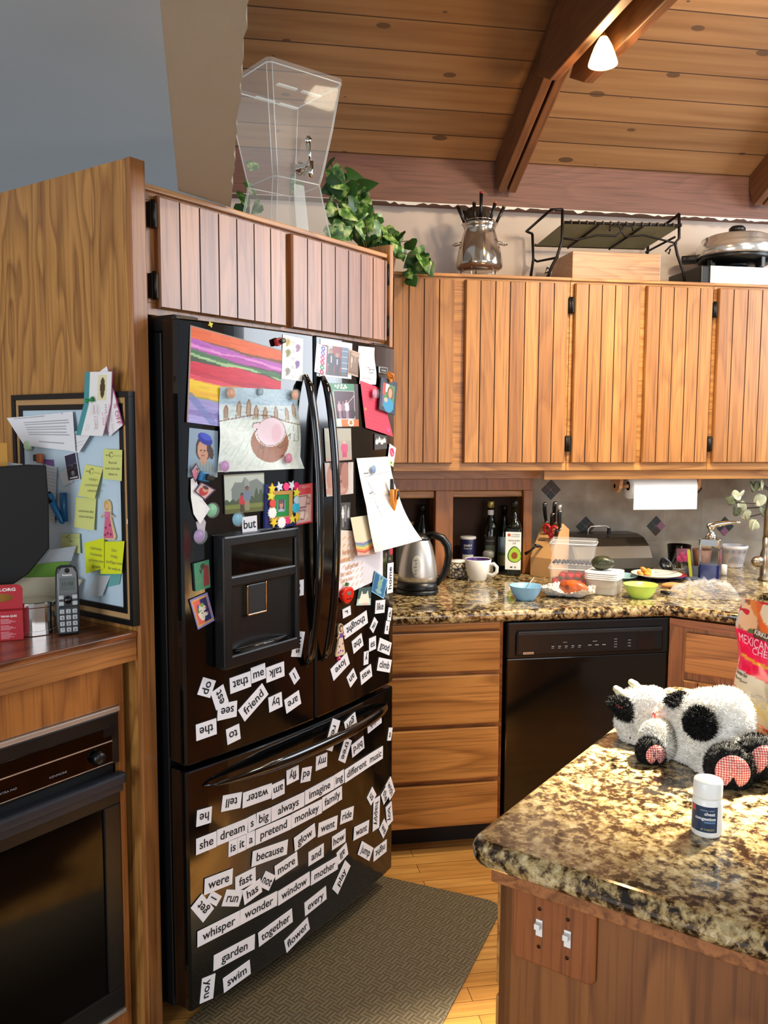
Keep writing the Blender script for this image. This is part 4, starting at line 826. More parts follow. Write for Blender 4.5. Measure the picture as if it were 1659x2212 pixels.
for t, px, py, sz in (('help', 749, 1197, .024), ('some', 746, 1214, .026), ('surprise', 760, 1227, .022), ('Be nice', 748, 1243, .020), ('Turn on', 748, 1256, .020)):
    q, z = FRpt(px, py, .0015); M = frF(q, z, .0022, .05); mb = MB(); text_mb(mb, t, 0, 0, sz); part(hl, 'handwriting', mb, pm('orange_marker', 'd39a66', .7), M)
cv = Cv(24, 56, '3c3c3c'); cv.person(.25, .1, .8, 'c8c8c4', '222222', 'dedede', '8a8a8a').person(.8, .15, .7, 'b8b8b4', '222222', 'b0b0b0', '5a5a5a').rect(.4, .3, .62, .9, '7a7a7a')
sheetF('bw_photo', 'narrow black and white photo beside the right door handle', 'photo', [(735, 1086), (757, 1085), (756, 1143), (736, 1145)], cv, .001)
# red apple timer
q, z = FRpt(748, 1284, .01); M = frF(q, z, .002); ap = thing('apple_timer', 'red apple shaped kitchen timer on the right door', 'kitchen timer', M); ROOT[ap] = M
RED = pm('glossy_red', 'd8200f', .22, coat=.5)
P = [(.030*math.sin(a*PI/18)*(1+.10*math.cos(a*PI/18)), .026*math.cos(a*PI/18)*(1-.12*math.exp(-(min(a, 36-a)/3)**2))-.002*(a in (17, 18, 19))) for a in range(36)]
part(ap, 'body', MB().prism(P, 0, .018, .006, seg=4), RED, M)
part(ap, 'display', MB().box(-.011, .009, -.001, .010, .0175, .0188, .001), pm('lcd_grey', '6f7268', .3), M)
for k in range(3): part(ap, 'button', MB().lathe([(.0001, .020), (.003, .020), (.003, .0175)], 12, (-.009+.009*k, -.011, 0)), pm('dark_red', '8c120c', .4), M)
part(ap, 'leaf', MB().prism([(-.006, .026), (-.002, .029), (.0, .036), (.003, .030), (.010, .034), (.008, .028), (.002, .024)], .004, .012, .001), pm('leaf_green', '2d7a34', .5), M)
cv = Cv(34, 42, '3f5a58'); cv.m(cv.V < .36, 'a8c4c0').poly([(.06, .05), (.2, .5), (.28, .85), (.36, .62), (.62, .62), (.72, .84), (.82, .5), (.95, .05)], 'ece6d0').rect(0, 0, 1, .10, 'b0d0cc').rect(.4, .0, .8, .12, 'd8b8b0')
sheetF('cat_card', 'small card of a cream cat under the handwritten letter', 'card', [(775, 1270), (802, 1267), (800, 1307), (769, 1308)], cv, .002, thick=.001)
cv = Cv(40, 44, '2f6a9a'); cv.m((cv.U < .05) | (cv.U > .95) | (cv.V < .05) | (cv.V > .95), '7fb4d0').ell(.5, .52, .17, .26, '7fa8a0').ell(.42, .84, .05, .13, '8fb4a4', .15).ell(.62, .82, .05, .13, '8fb4a4', -.2).ell(.5, .2, .24, .1, '86aeb0').ell(.5, .58, .08, .1, '8fae78')
sheetF('blue_rabbit_card', 'tilted blue card with a pale green rabbit', 'card', [(809, 1233), (837, 1252), (828, 1294), (801, 1278)], cv, .003, thick=.002)
cv = Cv(20, 40, '22241f'); cv.ell(.65, .65, .35, .22, 'b02a3a').ell(.4, .2, .2, .08, '6a7040')
sheetF('rose_card', 'dark card with a red rose at the right door edge', 'card', [(838, 1180), (849, 1178), (848, 1214), (838, 1214)], cv, .001)
def doll(mb_M, cols, sc):
    r = thing('doll_magnet', cols['label'], 'magnet', mb_M, 'wooden doll magnets'); ROOT[r] = mb_M; S = Matrix.Scale(sc, 4)
    part(r, 'base', MB().prism([(-.020, -.05), (.020, -.05), (.024, -.042), (.012, -.002), (.010, .012), (.013, .03), (.010, .044), (0, .050), (-.010, .044), (-.013, .03), (-.010, .012), (-.012, -.002), (-.024, -.042)], 0, .006, .001, 0, S), pm('birch_ply', 'd8be92', .6), mb_M)
    part(r, 'dress', MB().prism([(-.017, -.046), (.017, -.046), (.019, -.04), (.009, .006), (-.009, .006), (-.019, -.04)], .006, .0068, 0, 0, S), pm(cols['n']+'_dress', cols['dress'], .6), mb_M)
    part(r, 'bodice', MB().prism([(-.009, .006), (.009, .006), (.008, .020), (-.008, .020)], .0068, .0075, 0, 0, S), pm(cols['n']+'_bodice', cols['bod'], .6), mb_M)
    part(r, 'arm', MB().tube([(-.022, .006, .0068), (-.009, .016, .0070)], .0028, 6, 0, False, S, .3), pm('painted_skin', 'd8a888', .6), mb_M); part(r, 'arm', MB().tube([(.022, .006, .0068), (.009, .016, .0070)], .0028, 6, 0, False, S, .3), pm('painted_skin', 'd8a888', .6), mb_M)
    part(r, 'hair', MB().ell((0, .035, .006), (.010, .012, .0012), 16, 6, 0, S), pm(cols['n']+'_hair', cols['hair'], .6), mb_M)
    part(r, 'face', MB().ell((0, .033, .0068), (.0062, .0078, .0012), 14, 6, 0, S), pm('painted_skin', 'd8a888', .6), mb_M)
    mb = MB()
    for k, (x, y) in enumerate(((-.008, -.02), (.009, -.014), (-.002, -.034), (.010, -.036), (-.012, -.038))): mb.prism([(x+.0032*math.cos(a*PI/4), y+.0032*math.sin(a*PI/4)) for a in range(8)], .0068, .0074, 0, 0, S)
    part(r, 'painted_flower', mb, pm(cols['n']+'_spot', cols['spot'], .6), mb_M); return r
q, z = FRpt(733, 1381); doll(frF(q, z, .001, -.03), dict(n='violet', label='wooden doll magnet in a violet flowered dress on the right door', dress='d8c0a8', bod='6a4a94', hair='3a241c', spot='8a3a9a'), .98)
q, z = FRpt(730, 1422); solo('pink_magnet', MB().ell((0, 0, .003), (.009, .007, .006)), pm('hot_pink', 'b8305c', .35), 'tiny pink magnet below the violet doll', 'magnet', None, frF(q, z, .001))
# ================================================================== desk counter, oven and corkboard at the left
dk = thingF('desk_counter', 'dark oak desk counter left of the tall end panel, phone and papers on it', 'counter', (-1.5, .12, 1.0))
part(dk, 'counter_top', MB().box(-3.0, -.9675, .098, .815, 1.055, 1.07, .003), DESKW, FM)
part(dk, 'front_band', MB().box(-3.0, -.9675, .10, .125, .998, 1.055, .003), oak('desk_band_oak', 'b2743a', '5a3418', 'X', fig=1.5, rings=5), FM)
ov = thingF('oven_cabinet', 'oak cabinet under the desk counter holding the wall oven', 'cabinet', (-1.5, .135, 0))
part(ov, 'face_frame', frame_mb(-3.0, -.986, .0005, .997, .132, .15, [(-1.76, -1.004, .085, .888)]), oak('desk_face_oak', 'a5682e', '7a451c', 'Z', fig=1.8), FM)
part(ov, 'side_panel', MB().box(-.990, -.986, .15, .81, .0005, .997), OAKD, FM)
on = thingF('wall_oven', 'black built-in wall oven below the desk counter', 'oven', (-1.38, .15, .09))
part(on, 'body', MB().box(-1.755, -1.008, .152, .75, .09, .884), BLKM, FM)
part(on, 'top_trim', MB().box(-1.757, -1.006, .122, .15, .876, .887, .001), STEEL, FM)
cpn = part(on, 'control_panel', MB().box(-1.755, -1.007, .126, .15, .745, .875, .004), BLKS, FM)
part(cpn, 'panel_glass', MB().box(-1.72, -1.03, .1235, .1262, .752, .842, .001), GLASSB, FM)
part(cpn, 'chrome_line', MB().box(-1.72, -1.03, .1228, .1237, .805, .808).box(-1.72, -1.03, .1228, .1237, .752, .754), STEEL, FM)
part(cpn, 'knob', MB().lathe([(.016, 0), (.016, .014), (.012, .018), (.0001, .018)], 20, (0, 0, 0), M=T(-1.075, .1235, .778) @ Matrix.Rotation(PI/2, 4, 'X')), BLKS, FM)
part(cpn, 'clock_window', MB().box(-1.055, -1.02, .1225, .1236, .820, .842), pm('dark_display', '101418', .1), FM)
mb = MB(); XF = Matrix(((1, 0, 0, 0), (0, 0, -1, .1230), (0, 1, 0, 0), (0, 0, 0, 1)))
text_mb(mb, 'KENMORE', -1.18, .768, .007, .045, M=XF); text_mb(mb, 'EXTRA PAD', -1.305, .772, .007, .045, M=XF); part(cpn, 'lettering', mb, GREYINK, FM)
part(on, 'handle', MB().box(-1.752, -1.010, .095, .125, .700, .728, .008).box(-1.752, -1.010, .110, .14, .676, .700, .004), pm('slate_blue_black', '23262e', .35), FM)
dr = part(on, 'door', frame_mb(-1.755, -1.007, .10, .676, .128, .15, [(-1.69, -1.055, .16, .64)], .003), BLKS, FM)
part(dr, 'door_glass', MB().box(-1.692, -1.053, .134, .146, .158, .642), pm('brown_oven_glass', '0a0604', .08, spec=.13), FM)
part(on, 'bottom_trim', MB().box(-1.755, -1.007, .124, .15, .088, .098, .001), STEEL, FM)

BS = -.966
def Bpt(x, y, d=0):
    a = loc(Sp(x, y, BS-d)); return a[1], a[2]
tl, tr = Bpt(30, 1000, .018)[0], Bpt(282, 1000, .018)[0]; zt = Bpt(160, 849, .018)[1]; zb = max(1.075, Bpt(281, 1352, .018)[1])
def bx(mb, t0, t1, z0, z1, d0, d1, bev=.001): return mb.box(BS-d1, BS-d0, -t1, -t0, z0, z1, bev)
bd = thingF('corkboard', 'black and cork framed magnetic board hung on the oak end panel', 'board', (BS, -(tl+tr)/2, zb))
def ringB(t0, t1, z0, z1, w, d0, d1):
    mb = MB(); bx(mb, t0, t1, z1-w, z1, d0, d1); bx(mb, t0, t1, z0, z0+w, d0, d1); bx(mb, t0, t0+w, z0+w, z1-w, d0, d1); bx(mb, t1-w, t1, z0+w, z1-w, d0, d1); return mb
part(bd, 'outer_frame', ringB(tl, tr, zb, zt, .014, .0005, .020), BLKS, FM)
part(bd, 'cork_strip', ringB(tl+.014, tr-.014, zb+.014, zt-.014, .014, .0005, .015), pm('cork', 'b08a5c', .9, bump=.3, bscale=400), FM)
part(bd, 'inner_frame', ringB(tl+.028, tr-.028, zb+.028, zt-.028, .014, .0005, .017), BLKS, FM)
part(bd, 'whiteboard', bx(MB(), tl+.04, tr-.04, zb+.04, zt-.04, .001, .012), pm('pale_blue_whiteboard', 'b6cbd8', .35), FM)
mb = MB(); a = Bpt(276, 905, .0155); M = frame((0, 0, -1), (-1, 0, 0), (BS-.0156, -a[0], a[1])); text_mb(mb, 'QUARTET', 0, -.002, .006, .03, M=M); part(bd, 'lettering', mb, INK, FM)
def quadB(px, d): 
    Q = [Bpt(x, y, d) for x, y in px]
    return lambda u, v: tuple((Q[0][k]*(1-u)+Q[1][k]*u)*v+(Q[3][k]*(1-u)+Q[2][k]*u)*(1-v) for k in (0, 1))
def sheetB(name, label, cat, px, cv, d=.0135, curl=None, group=None):
    f = quadB(px, d); mb = MB().grid(lambda u, v: (BS-d-(curl(u, v) if curl else 0), -f(u, v)[0], f(u, v)[1]), cv.nx, cv.ny)
    o = mb.build(name, PRINT, None, FM, center=True, col=cv.lin()); ROOT[o] = o.matrix_world.copy(); return tag(o, label, cat, group)
def frB(px, py, d, ang=0):
    t, z = Bpt(px, py, d); return FM @ frame((0, -math.cos(ang), math.sin(ang)), (-1, 0, 0), (BS-d, -t, z))
def wr(o, px, py, d, items, mat, ang=0, name='lettering'):
    M = frB(px, py, d, ang); mb = MB()
    for t, x, y, sz in items: text_mb(mb, t, x, y, sz)
    part(o, name, mb, mat, M)
cv = Cv(70, 44, 'dcdde2'); cv.line([(.1, .95), (.85, .97)], .008, '8a8a94').lines(.22, .92, .40, .80, 6, '70707c', .012, .8, .08).line([(.35, .18), (.9, .17)], .01, '70707c')
sheetB('printed_letter', 'curling printed letter pinned at the top left of the board', 'paper', [(22, 903), (157, 889), (172, 975), (52, 962)], cv, .0212, lambda u, v: .03*max(0, .35-u)*(v)+.012*(1-v)*u)
cv = Cv(30, 26, 'e2e2e4'); cv.line([(.1, .2), (.9, .6)], .02, 'b8b8be').line([(.3, .1), (.95, .45)], .02, 'c0c0c6')
sheetB('paper_fan', 'fanned white slips under the teal coupon', 'paper', [(150, 930), (205, 935), (178, 978), (140, 972)], cv, .0195, lambda u, v: .01*u)
cv = Cv(44, 70, 'e6e2e4'); cv.m(cv.U > .93, 'a03a74')
o = sheetB('discount_flyer', 'white and magenta percent off flyer behind the teal coupon', 'flyer', [(214, 807), (237, 790), (267, 917), (236, 943)], cv, .022, lambda u, v: .006*v)
wr(o, 249, 895, .030, [('% OFF', 0, 0, .020)], pm('magenta_ink', 'a82a62', .6), -1.32)
cv = Cv(50, 90, 'e2e0e0'); cv.m(cv.U < .20, '3f8a90').m(cv.U > .97, 'a03a74').rect(.5, .56, .82, .95, 'd9d3ac').ell(.66, .755, .085, .16, '4a361a').ell(.66, .755, .10, .06, '4a361a')
for x in (.32, .40, .62): cv.line([(x, .08), (x+.02, .44)], .006, 'b0b0b0', .6)
o = sheetB('restaurant_coupon', 'teal edged coupon for a free side and cookie, pinned by a green pushpin', 'coupon', [(191, 804), (251, 803), (231, 942), (171, 940)], cv, .026, lambda u, v: .010*abs(v-.5)*2)
mc = pm('rose_ink', 'b06078', .6)
wr(o, 203, 902, .0385, [('FREE Cookie', 0, 0, .011)], mc, -1.44); wr(o, 229, 905, .0385, [('FREE Side Salad', 0, 0, .011)], mc, -1.44); wr(o, 221, 905, .0385, [('or Salad', 0, 0, .010)], mc, -1.44)
M = frB(204, 861, .030, 0); o = thing('pushpin', 'green pushpin holding the teal coupon', 'pushpin', M); ROOT[o] = M; PIN = pm('pin_green', '157a38', .35)
R = Matrix.Rotation(-.9, 4, 'Y') @ Matrix.Rotation(.3, 4, 'X')
part(o, 'head', MB().lathe([(.007, .003), (.006, .006), (.0036, .009), (.0036, .015), (.0055, .018), (.0055, .021), (.0001, .022)], 16, M=R), PIN, M)
part(o, 'pin', MB().lathe([(.0008, -.004), (.0008, .004)], 6, M=R), CHROME, M)
M = frB(65, 963, .016); o = thing('ring_magnet', 'round pale green magnet at the lower left of the printed letter', 'magnet', M); ROOT[o] = M
part(o, 'rim', MB().lathe([(.009, .001), (.013, .001), (.014, .006), (.013, .011), (.009, .012)], 26), pm('pale_green_glass', 'b4cba8', .2), M); part(o, 'centre', MB().lathe([(.0001, .009), (.0088, .009), (.0088, .002), (.0001, .002)], 22), pm('moss_green', '5f8a48', .3), M)
cv = Cv(40, 60, '15131f'); cv.rect(.0, .0, 1, 1, 'd8d8de').rect(.05, .03, .93, .97, '12111c').m((cv.V > .55) & (cv.V < .97) & (cv.U > .05) & (cv.U < .93), '2a2448', .8)
for k in range(16): cv.ell(.1+.8*cv.r.rand(), .42+.3*cv.r.rand(), .06, .02, ['5a5a78', '8a8890', '3a3470'][k % 3], 0, .7)
cv.ell(.5, .26, .14, .09, '9a98a0').ell(.5, .26, .11, .07, '15131f').rect(.46, .22, .54, .30, 'b0b0b8').rect(.2, .08, .84, .13, 'c0c0c4')
o = sheetB('city_card', 'dark purple night city card with white border on the board', 'card', [(138, 984), (164, 976), (173, 1035), (147, 1040)], cv, .017)
sheetB('white_card', 'small white card behind the dark city card', 'card', [(127, 1022), (150, 1012), (158, 1042), (137, 1050)], Cv(6, 6, 'c6ccd2'), .0145)
notes = [('pale yellow sticky note at the upper right of the board', [(224, 970), (264, 972), (263, 1039), (222, 1034)], 'c9cf7a', 0, ['Broccoli', 'some look after', 'dinner us']), ('pale yellow sticky note headed Monday', [(185, 1003), (223, 1010), (213, 1077), (177, 1070)], 'cdd074', .012, ['Monday', 'come home after', 'school walk']),
 ('pale yellow sticky note above the bright pair, left of the doll', [(164, 1074), (208, 1076), (206, 1146), (163, 1138)], 'ccd07e', .004, ['come home after', 'school with Jack']), ('pale sticky note half hidden by a grey sheet', [(132, 1153), (172, 1153), (174, 1196), (132, 1188)], 'b9c07c', .0, ['Thur'])]
for k, (lb, px, c, cu, tx) in enumerate(notes):
    cv = Cv(24, 30, c); cv.ell(.42, .82, .12, .09, '5a5a30').ell(.42, .82, .085, .06, c).line([(.1, .80), (.28, .80)], .012, '7a7a4a').line([(.56, .80), (.95, .79)], .02, '9a9a5a', .7) if k != 2 else None
    o = sheetB('sticky_note', lb, 'note', px, cv, (.0212 if k == 0 else .0145+.0015*k), (lambda cu: lambda u, v: cu*(1-v))(cu), 'sticky notes on the board')
    mx = sum(p[0] for p in px)/4; my = sum(p[1] for p in px)/4
    wr(o, mx, my, (.0217 if k == 0 else .0150+.0015*k)+cu, [(t, 0, .012-.014*i-.01, .009) for i, t in enumerate(tx)], pm('pencil_ink', '6a6a4a', .8), 0, 'handwriting')
for k, (lb, px, tx) in enumerate((('bright yellow sticky note, left of the pair over the teal note', [(182, 1173), (225, 1162), (229, 1227), (190, 1238)], ['Dad Ready', 'Wednesday', 'go home soon', 'get early']), ('bright yellow sticky note, right of the pair, headed Friday', [(226, 1170), (269, 1169), (267, 1239), (221, 1239)], ['Ron', 'Friday', 'the Ripps come', 'for early so']))):
    o = sheetB('sticky_note', lb, 'note', px, Cv(12, 14, 'd0d81e'), .0232-.0015*k, lambda u, v: .006*(1-v), 'sticky notes on the board')
    wr(o, sum(p[0] for p in px)/4, sum(p[1] for p in px)/4, .0297-.0015*k, [(t, 0, .02-.015*i-.006, .010) for i, t in enumerate(tx)], pm('pencil_ink', '6a6a4a', .8), 0, 'handwriting')
sheetB('teal_note', 'teal paper note below the bright yellow sticky notes', 'note', [(215, 1236), (262, 1238), (258, 1262), (214, 1272)], Cv(12, 10, '5fa09c'), .0145)
sheetB('white_slip', 'white paper slip curling below the teal note', 'note', [(207, 1240), (240, 1240), (228, 1286), (197, 1287)], Cv(12, 12, 'b8bcc0'), .0138, lambda u, v: .01*(1-v))
M = frB(237, 1122, .0145, .06); doll(M, dict(n='pink', label='wooden doll magnet in a pink dress on the board', dress='c8607c', bod='c8709a', hair='c8a038', spot='7a2a5a'), 1.0)
M = frB(278, 1127, .0185); solo('price_sticker', MB().box(-.006, .006, -.006, .006, 0, .0006), PAPER, 'tiny white sticker on the right side of the board frame', 'sticker', None, M)
M = frB(135, 1095, .0135, .0); r = thing('blue_clip', 'large blue magnetic clip on the board', 'clip', M); ROOT[r] = M; BLUE = pm('clip_blue', '1f6a9e', .35)
part(r, 'arm', MB().tube([(-.022, .034, .022), (-.012, .0, .016), (.012, -.036, .010), (.015, -.040, .006)], [.0085, .009, .008, .005], 10), BLUE, M); part(r, 'arm', MB().tube([(.016, .038, .008), (.016, .0, .008), (.018, -.036, .006)], [.009, .009, .007], 10), pm('clip_blue_dark', '164f78', .35), M)
part(r, 'grip', MB().tube([(-.028, .037, .024), (-.016, .012, .020)], .0092, 10), BLKS, M)
sheetB('lined_paper', 'lined paper sheet hanging beside the black monitor', 'paper', [(96, 1003), (123, 1009), (118, 1130), (103, 1126)], (lambda c: c.lines(.1, .9, .05, .95, 16, '8a96a4', .008, .7, 0))(Cv(20, 60, 'b2b8be')), .016)
sheetB('purple_sheet', 'purple paper sheet behind the lined paper', 'paper', [(92, 992), (115, 993), (122, 1122), (104, 1124)], Cv(6, 10, '6a4a86'), .0142)
M = frB(88, 990, .020); r = thing('bulldog_clip', 'small orange and black clip above the lined paper', 'clip', M); ROOT[r] = M
part(r, 'jaw', MB().box(-.008, .012, -.012, .012, -.002, .010, .003), pm('rust_orange', 'a8552a', .4), M); part(r, 'lever', MB().box(-.018, -.004, -.008, .010, .004, .012, .003), BLKS, M)

# things standing on the desk counter; a plane facing us, pushed back by depth
def plate(px, base, back, th, n=(.30, -.95)):
    nv = Vector((n[0], n[1], 0)).normalized(); P0 = Zp(base[0], base[1], 1.07)-nv*back; pts = [hit(x, y, nv, nv.dot(P0)) for x, y in px]
    zmin = min(p.z for p in pts); dz = max(0, 1.0705-zmin); pts = [Vector((p.x, p.y, max(p.z, 1.0706))) for p in pts]
    o = Vector((P0.x, P0.y, 1.07)); ex = Vector((-nv.y, nv.x, 0)); M = frame(ex, nv, o)
    q = [((p-o).dot(M.col[0].xyz), (p-o).dot(M.col[1].xyz)) for p in pts]; return q, M
def slab(name, label, cat, px, base, back, th, mat, n=(.30, -.95), bev=0):
    q, M = plate(px, base, back, th, n); o = solo(name, MB().prism(q, -th, 0, bev), mat, label, cat, None, M); ROOT[o] = o.matrix_world.copy(); return o, M, q
mn, M, q = slab('monitor', 'black monitor seen from behind at the left edge, beside the board', 'monitor', [(-90, 1020), (-20, 1010), (60, 1004), (100, 1006), (106, 1090), (107, 1185), (62, 1240), (30, 1262), (-90, 1270)], (50, 1362), .0, .03, BLKM, bev=.004)
f0 = W(-1.16, -.33, 1.072)
mb = MB().prism([(-.20, 0), (0, 0), (0, .365), (-.20, .372)], -.006, 0); nvv = Vector((.30, -.95, 0)).normalized(); pF = Zp(50, 1362, 1.07)-nvv*.07; hh0 = [hit(x, y, nvv, nvv.dot(pF)) for x, y in ((15, 957), (46, 1003))]
M2 = frame((-nvv.y, nvv.x, 0), nvv, (hh0[0].x, hh0[0].y, 1.0706)); hF = hh0[0].z-1.0706
solo('orange_folder', MB().prism([(-.20, 0), (0, 0), (0, hF), (-.20, hF+.006)], -.006, 0), pm('manila_orange', 'c08a3a', .7), 'orange folder standing behind the monitor at the left edge', 'folder', None, M2)
M2 = frame((-nvv.y, nvv.x, 0), nvv, (hh0[0].x, hh0[0].y, 1.0706)-nvv*.012 if False else (hh0[0].x-nvv.x*.012, hh0[0].y-nvv.y*.012, 1.0706)); hB = hh0[1].z-1.0706
solo('blue_booklet', MB().prism([(-.15, 0), (.035, 0), (.035, hB), (-.15, hB+.025)], -.006, 0), pm('booklet_cover', 'b8bcc0', .6), 'white booklet between the orange folder and the board', 'booklet', None, M2)
slab('grey_sheet', 'folded grey sheet leaning beside the monitor above the phone', 'paper', [(88, 1216), (108, 1188), (165, 1179), (154, 1212)], (110, 1362), .066, .001, pm('grey_sheet', 'a0a4ac', .7))
slab('green_leaflet', 'green leaflet behind the phone', 'paper', [(45, 1246), (62, 1222), (120, 1214), (150, 1214), (150, 1290), (60, 1290)], (110, 1362), .058, .001, pm('leaf_green_paper', '5f8a2e', .7))
slab('cream_note', 'cream handwritten sheet behind the silver tin', 'paper', [(26, 1262), (42, 1248), (120, 1246), (178, 1252), (160, 1285), (160, 1330), (30, 1330)], (110, 1362), .050, .001, pm('cream_sheet', 'b5ac94', .8, bump=.2))
# phone
P0 = Zp(149, 1371, 1.07); nv = (Vector((0, 0, 0))-Vector((P0.x, P0.y, 0))).normalized(); nv = (nv+Vector((.10, 0, 0))).normalized(); PM = frame(nv.cross(Vector((0, 0, 1)))*-1, nv, (P0.x, P0.y, 1.0706))
PM = PM @ Matrix.Rotation(-.05, 4, 'X')
ph = thing('cordless_phone', 'black cordless phone handset standing upright on the desk counter', 'phone', PM); ROOT[ph] = PM; Hh = .168; hw = .0265
P = [(-hw*.90, .004), (-hw*.75, 0), (hw*.75, 0), (hw*.90, .004), (hw, .03), (hw, .11), (hw*.93, .15), (hw*.8, .163), (hw*.45, .168), (-hw*.45, .168), (-hw*.8, .163), (-hw*.93, .15), (-hw, .11), (-hw, .03)]
part(ph, 'body', MB().prism(P, -.020, .006, .005), DKGREY, PM)
part(ph, 'face_plate', MB().prism([(-hw*.82, .068), (hw*.82, .068), (hw*.84, .15), (hw*.5, .164), (-hw*.5, .164), (-hw*.84, .15)], .0055, .0072, .001), BLK, PM)
sc = part(ph, 'screen', MB().box(-.0175, .0175, .108, .139, .0072, .0078), pm('lcd_dark', '3a4640', .2), PM)
mb = MB(); text_mb(mb, '11:10', 0, .120, .012, z=.0080); part(sc, 'screen_text', mb, INK, PM)
mb = MB(); text_mb(mb, 'Panasonic', 0, .1435, .0058, .022, z=.0076, bold=True); part(ph, 'lettering', mb, PAPER, PM)
KEY = pm('key_grey', 'a9aeb0', .4)
for i, k in enumerate('123456789*0#'):
    x = -.0145+.0145*(i % 3); y = .0575-.0148*(i//3); b = part(ph, 'key', MB().box(x-.0055, x+.0055, y-.0055, y+.0055, .006, .0085, .0018), KEY, PM)
    mb = MB(); text_mb(mb, k, x, y-.0032, .009, z=.0087); part(b, 'numeral', mb, INK, PM)
for x, y in ((-.0155, .092), (.0155, .092), (-.0155, .077), (.0155, .077)): part(ph, 'soft_key', MB().box(x-.006, x+.006, y-.005, y+.005, .0072, .0088, .0015), KEY, PM)
part(ph, 'navigation_ring', MB().lathe([(.0085, .0072), (.0105, .0072), (.0105, .0092), (.0085, .0092), (.0085, .0072)], 24, (0, .0845, 0)), DKGREY, PM); part(ph, 'navigation_button', MB().lathe([(.0083, .0072), (.0083, .0088), (.0001, .0092)], 22, (0, .0845, 0)), BLK, PM)
part(ph, 'earpiece', MB().lathe([(.006, .0070), (.006, .0078), (.0001, .0078)], 16, (0, .156, 0)), BLKM, PM)
# silver tin
P0 = Zp(88, 1374, 1.07); nv = Vector((.42, -.9, 0)).normalized(); TM = frame((-nv.y, nv.x, 0), nv, (P0.x, P0.y, 1.0706)) @ Matrix.Rotation(-PI/2, 4, 'X') @ T(0, .045, 0)
tn = thing('silver_tin', 'square polished silver tin between the red carton and the phone', 'tin', TM); ROOT[tn] = TM
rr = rect2((-.042, -.042), (1, 0), .084, (0, 1), .084, .030, 8)
part(tn, 'body', MB().prism(rr, .004, .070, .001), CHROME, TM); part(tn, 'base_rim', MB().prism([(x*1.04, y*1.04) for x, y in rr], 0, .012, .001), CHROME, TM)
part(tn, 'lid', MB().prism([(x*1.04, y*1.04) for x, y in rr], .066, .080, .003), CHROME, TM)
part(tn, 'paper_label', MB().box(-.0432, -.0421, -.010, .008, .028, .05), PAPER, TM)
# red carton
P0 = Zp(51, 1382, 1.07); nv = Vector((.20, -.98, 0)).normalized(); KM = frame((-nv.y, nv.x, 0), nv, (P0.x, P0.y, 1.0706))
ca = thing('red_carton', 'red carry carton with a hand hole at the left edge of the desk counter', 'carton', KM); ROOT[ca] = KM; CR = pm('carton_red', 'a8202c', .5)
part(ca, 'box', MB().box(-.12, 0, 0, .070, -.055, 0, .001), CR, KM)
mb = MB(); hole = [(-.06+.040*math.cos(a*PI/12), .098+.011*math.sin(a*PI/12)) for a in range(24)]; out = [(-.12, .0705), (0, .0705), (.001, .118), (-.004, .126), (-.012, .1285), (-.12, .1285)]
bm = bmesh.new(); ov_ = [bm.verts.new((x, y, -.026)) for x, y in out]; hv = [bm.verts.new((x, y, -.026)) for x, y in hole]
eds = [bm.edges.new((ov_[i], ov_[(i+1) % len(ov_)])) for i in range(len(ov_))]+[bm.edges.new((hv[i], hv[(i+1) % 24])) for i in range(24)]
bmesh.ops.triangle_fill(bm, edges=eds, use_beauty=True); r_ = bmesh.ops.extrude_face_region(bm, geom=bm.faces[:]); [setattr(v.co, 'z', -.0235) for v in r_['geom'] if isinstance(v, bmesh.types.BMVert)]
mb.bm(bm); part(ca, 'handle', mb, CR, KM)
mb = MB(); text_mb(mb, 'ENTSERIES.ORG', -.062, .1135, .010, .095, z=-.0232, bold=True); text_mb(mb, 'TRIVIA QUIZ', -.03, .056, .006, .035, z=.0003, bold=True); part(ca, 'lettering', mb, PAPER, KM)
mb = MB()
for k in range(16):
    if k in (4, 9): continue
    w = .018+.018*((k*7) % 5)/5; mb.box(-.048, -.048+w, .050-.003*k, .0512-.003*k, .0002, .0004)
part(ca, 'fine_print', mb, pm('pale_pink_print', 'd89aa0', .6), KM)
tag(ca.children[-1], kind='stuff')
# ================================================================== things on the back counter (granite at z = .915)
ZC = .9155
def at(px, py, z=ZC): p = Zp(px, py, z); return Vector((p.x, p.y, z))
def stand(name, label, cat, p, group=None, rz=0):
    M = T(*p) @ Matrix.Rotation(rz, 4, 'Z'); r = thing(name, label, cat, M, group); ROOT[r] = M; return r, M
FACE = lambda p: math.atan2(p[0], p[1])*-1           # turns local -y towards us
def cyl(r, z0, z1, b=.002): return [(.0001, z0), (r-b, z0), (r, z0+b), (r, z1-b), (r-b, z1), (.0001, z1)]
# kettle
k, M = stand('electric_kettle', 'brushed steel electric kettle with black handle next to the refrigerator', 'kettle', (.705, 3.325, ZC), None, FACE((.70, 3.3))-.12)
part(k, 'power_base', MB().lathe([(.0001, 0), (.083, 0), (.084, .006), (.084, .016), (.078, .019), (.0001, .019)], 40), BLKS, M)
part(k, 'bottom_band', MB().lathe([(.0001, .020), (.081, .020), (.082, .024), (.081, .048), (.0001, .048)], 40), BLKS, M)
part(k, 'body', MB().lathe([(.0001, .049), (.079, .049), (.0785, .075), (.075, .11), (.068, .15), (.058, .19), (.049, .212), (.047, .216), (.0001, .217)], 44), STEEL, M)
part(k, 'lid', MB().lathe([(.048, .214), (.050, .218), (.049, .224), (.035, .236), (.012, .240), (.0001, .240)], 36), BLKS, M)
part(k, 'spout', MB().prism([(-.040, .165), (-.085, .205), (-.088, .216), (-.036, .218)], -.018, .018, .004, 0, Matrix(((1, 0, 0, 0), (0, 0, 1, 0), (0, 1, 0, 0), (0, 0, 0, 1)))), STEEL, M)
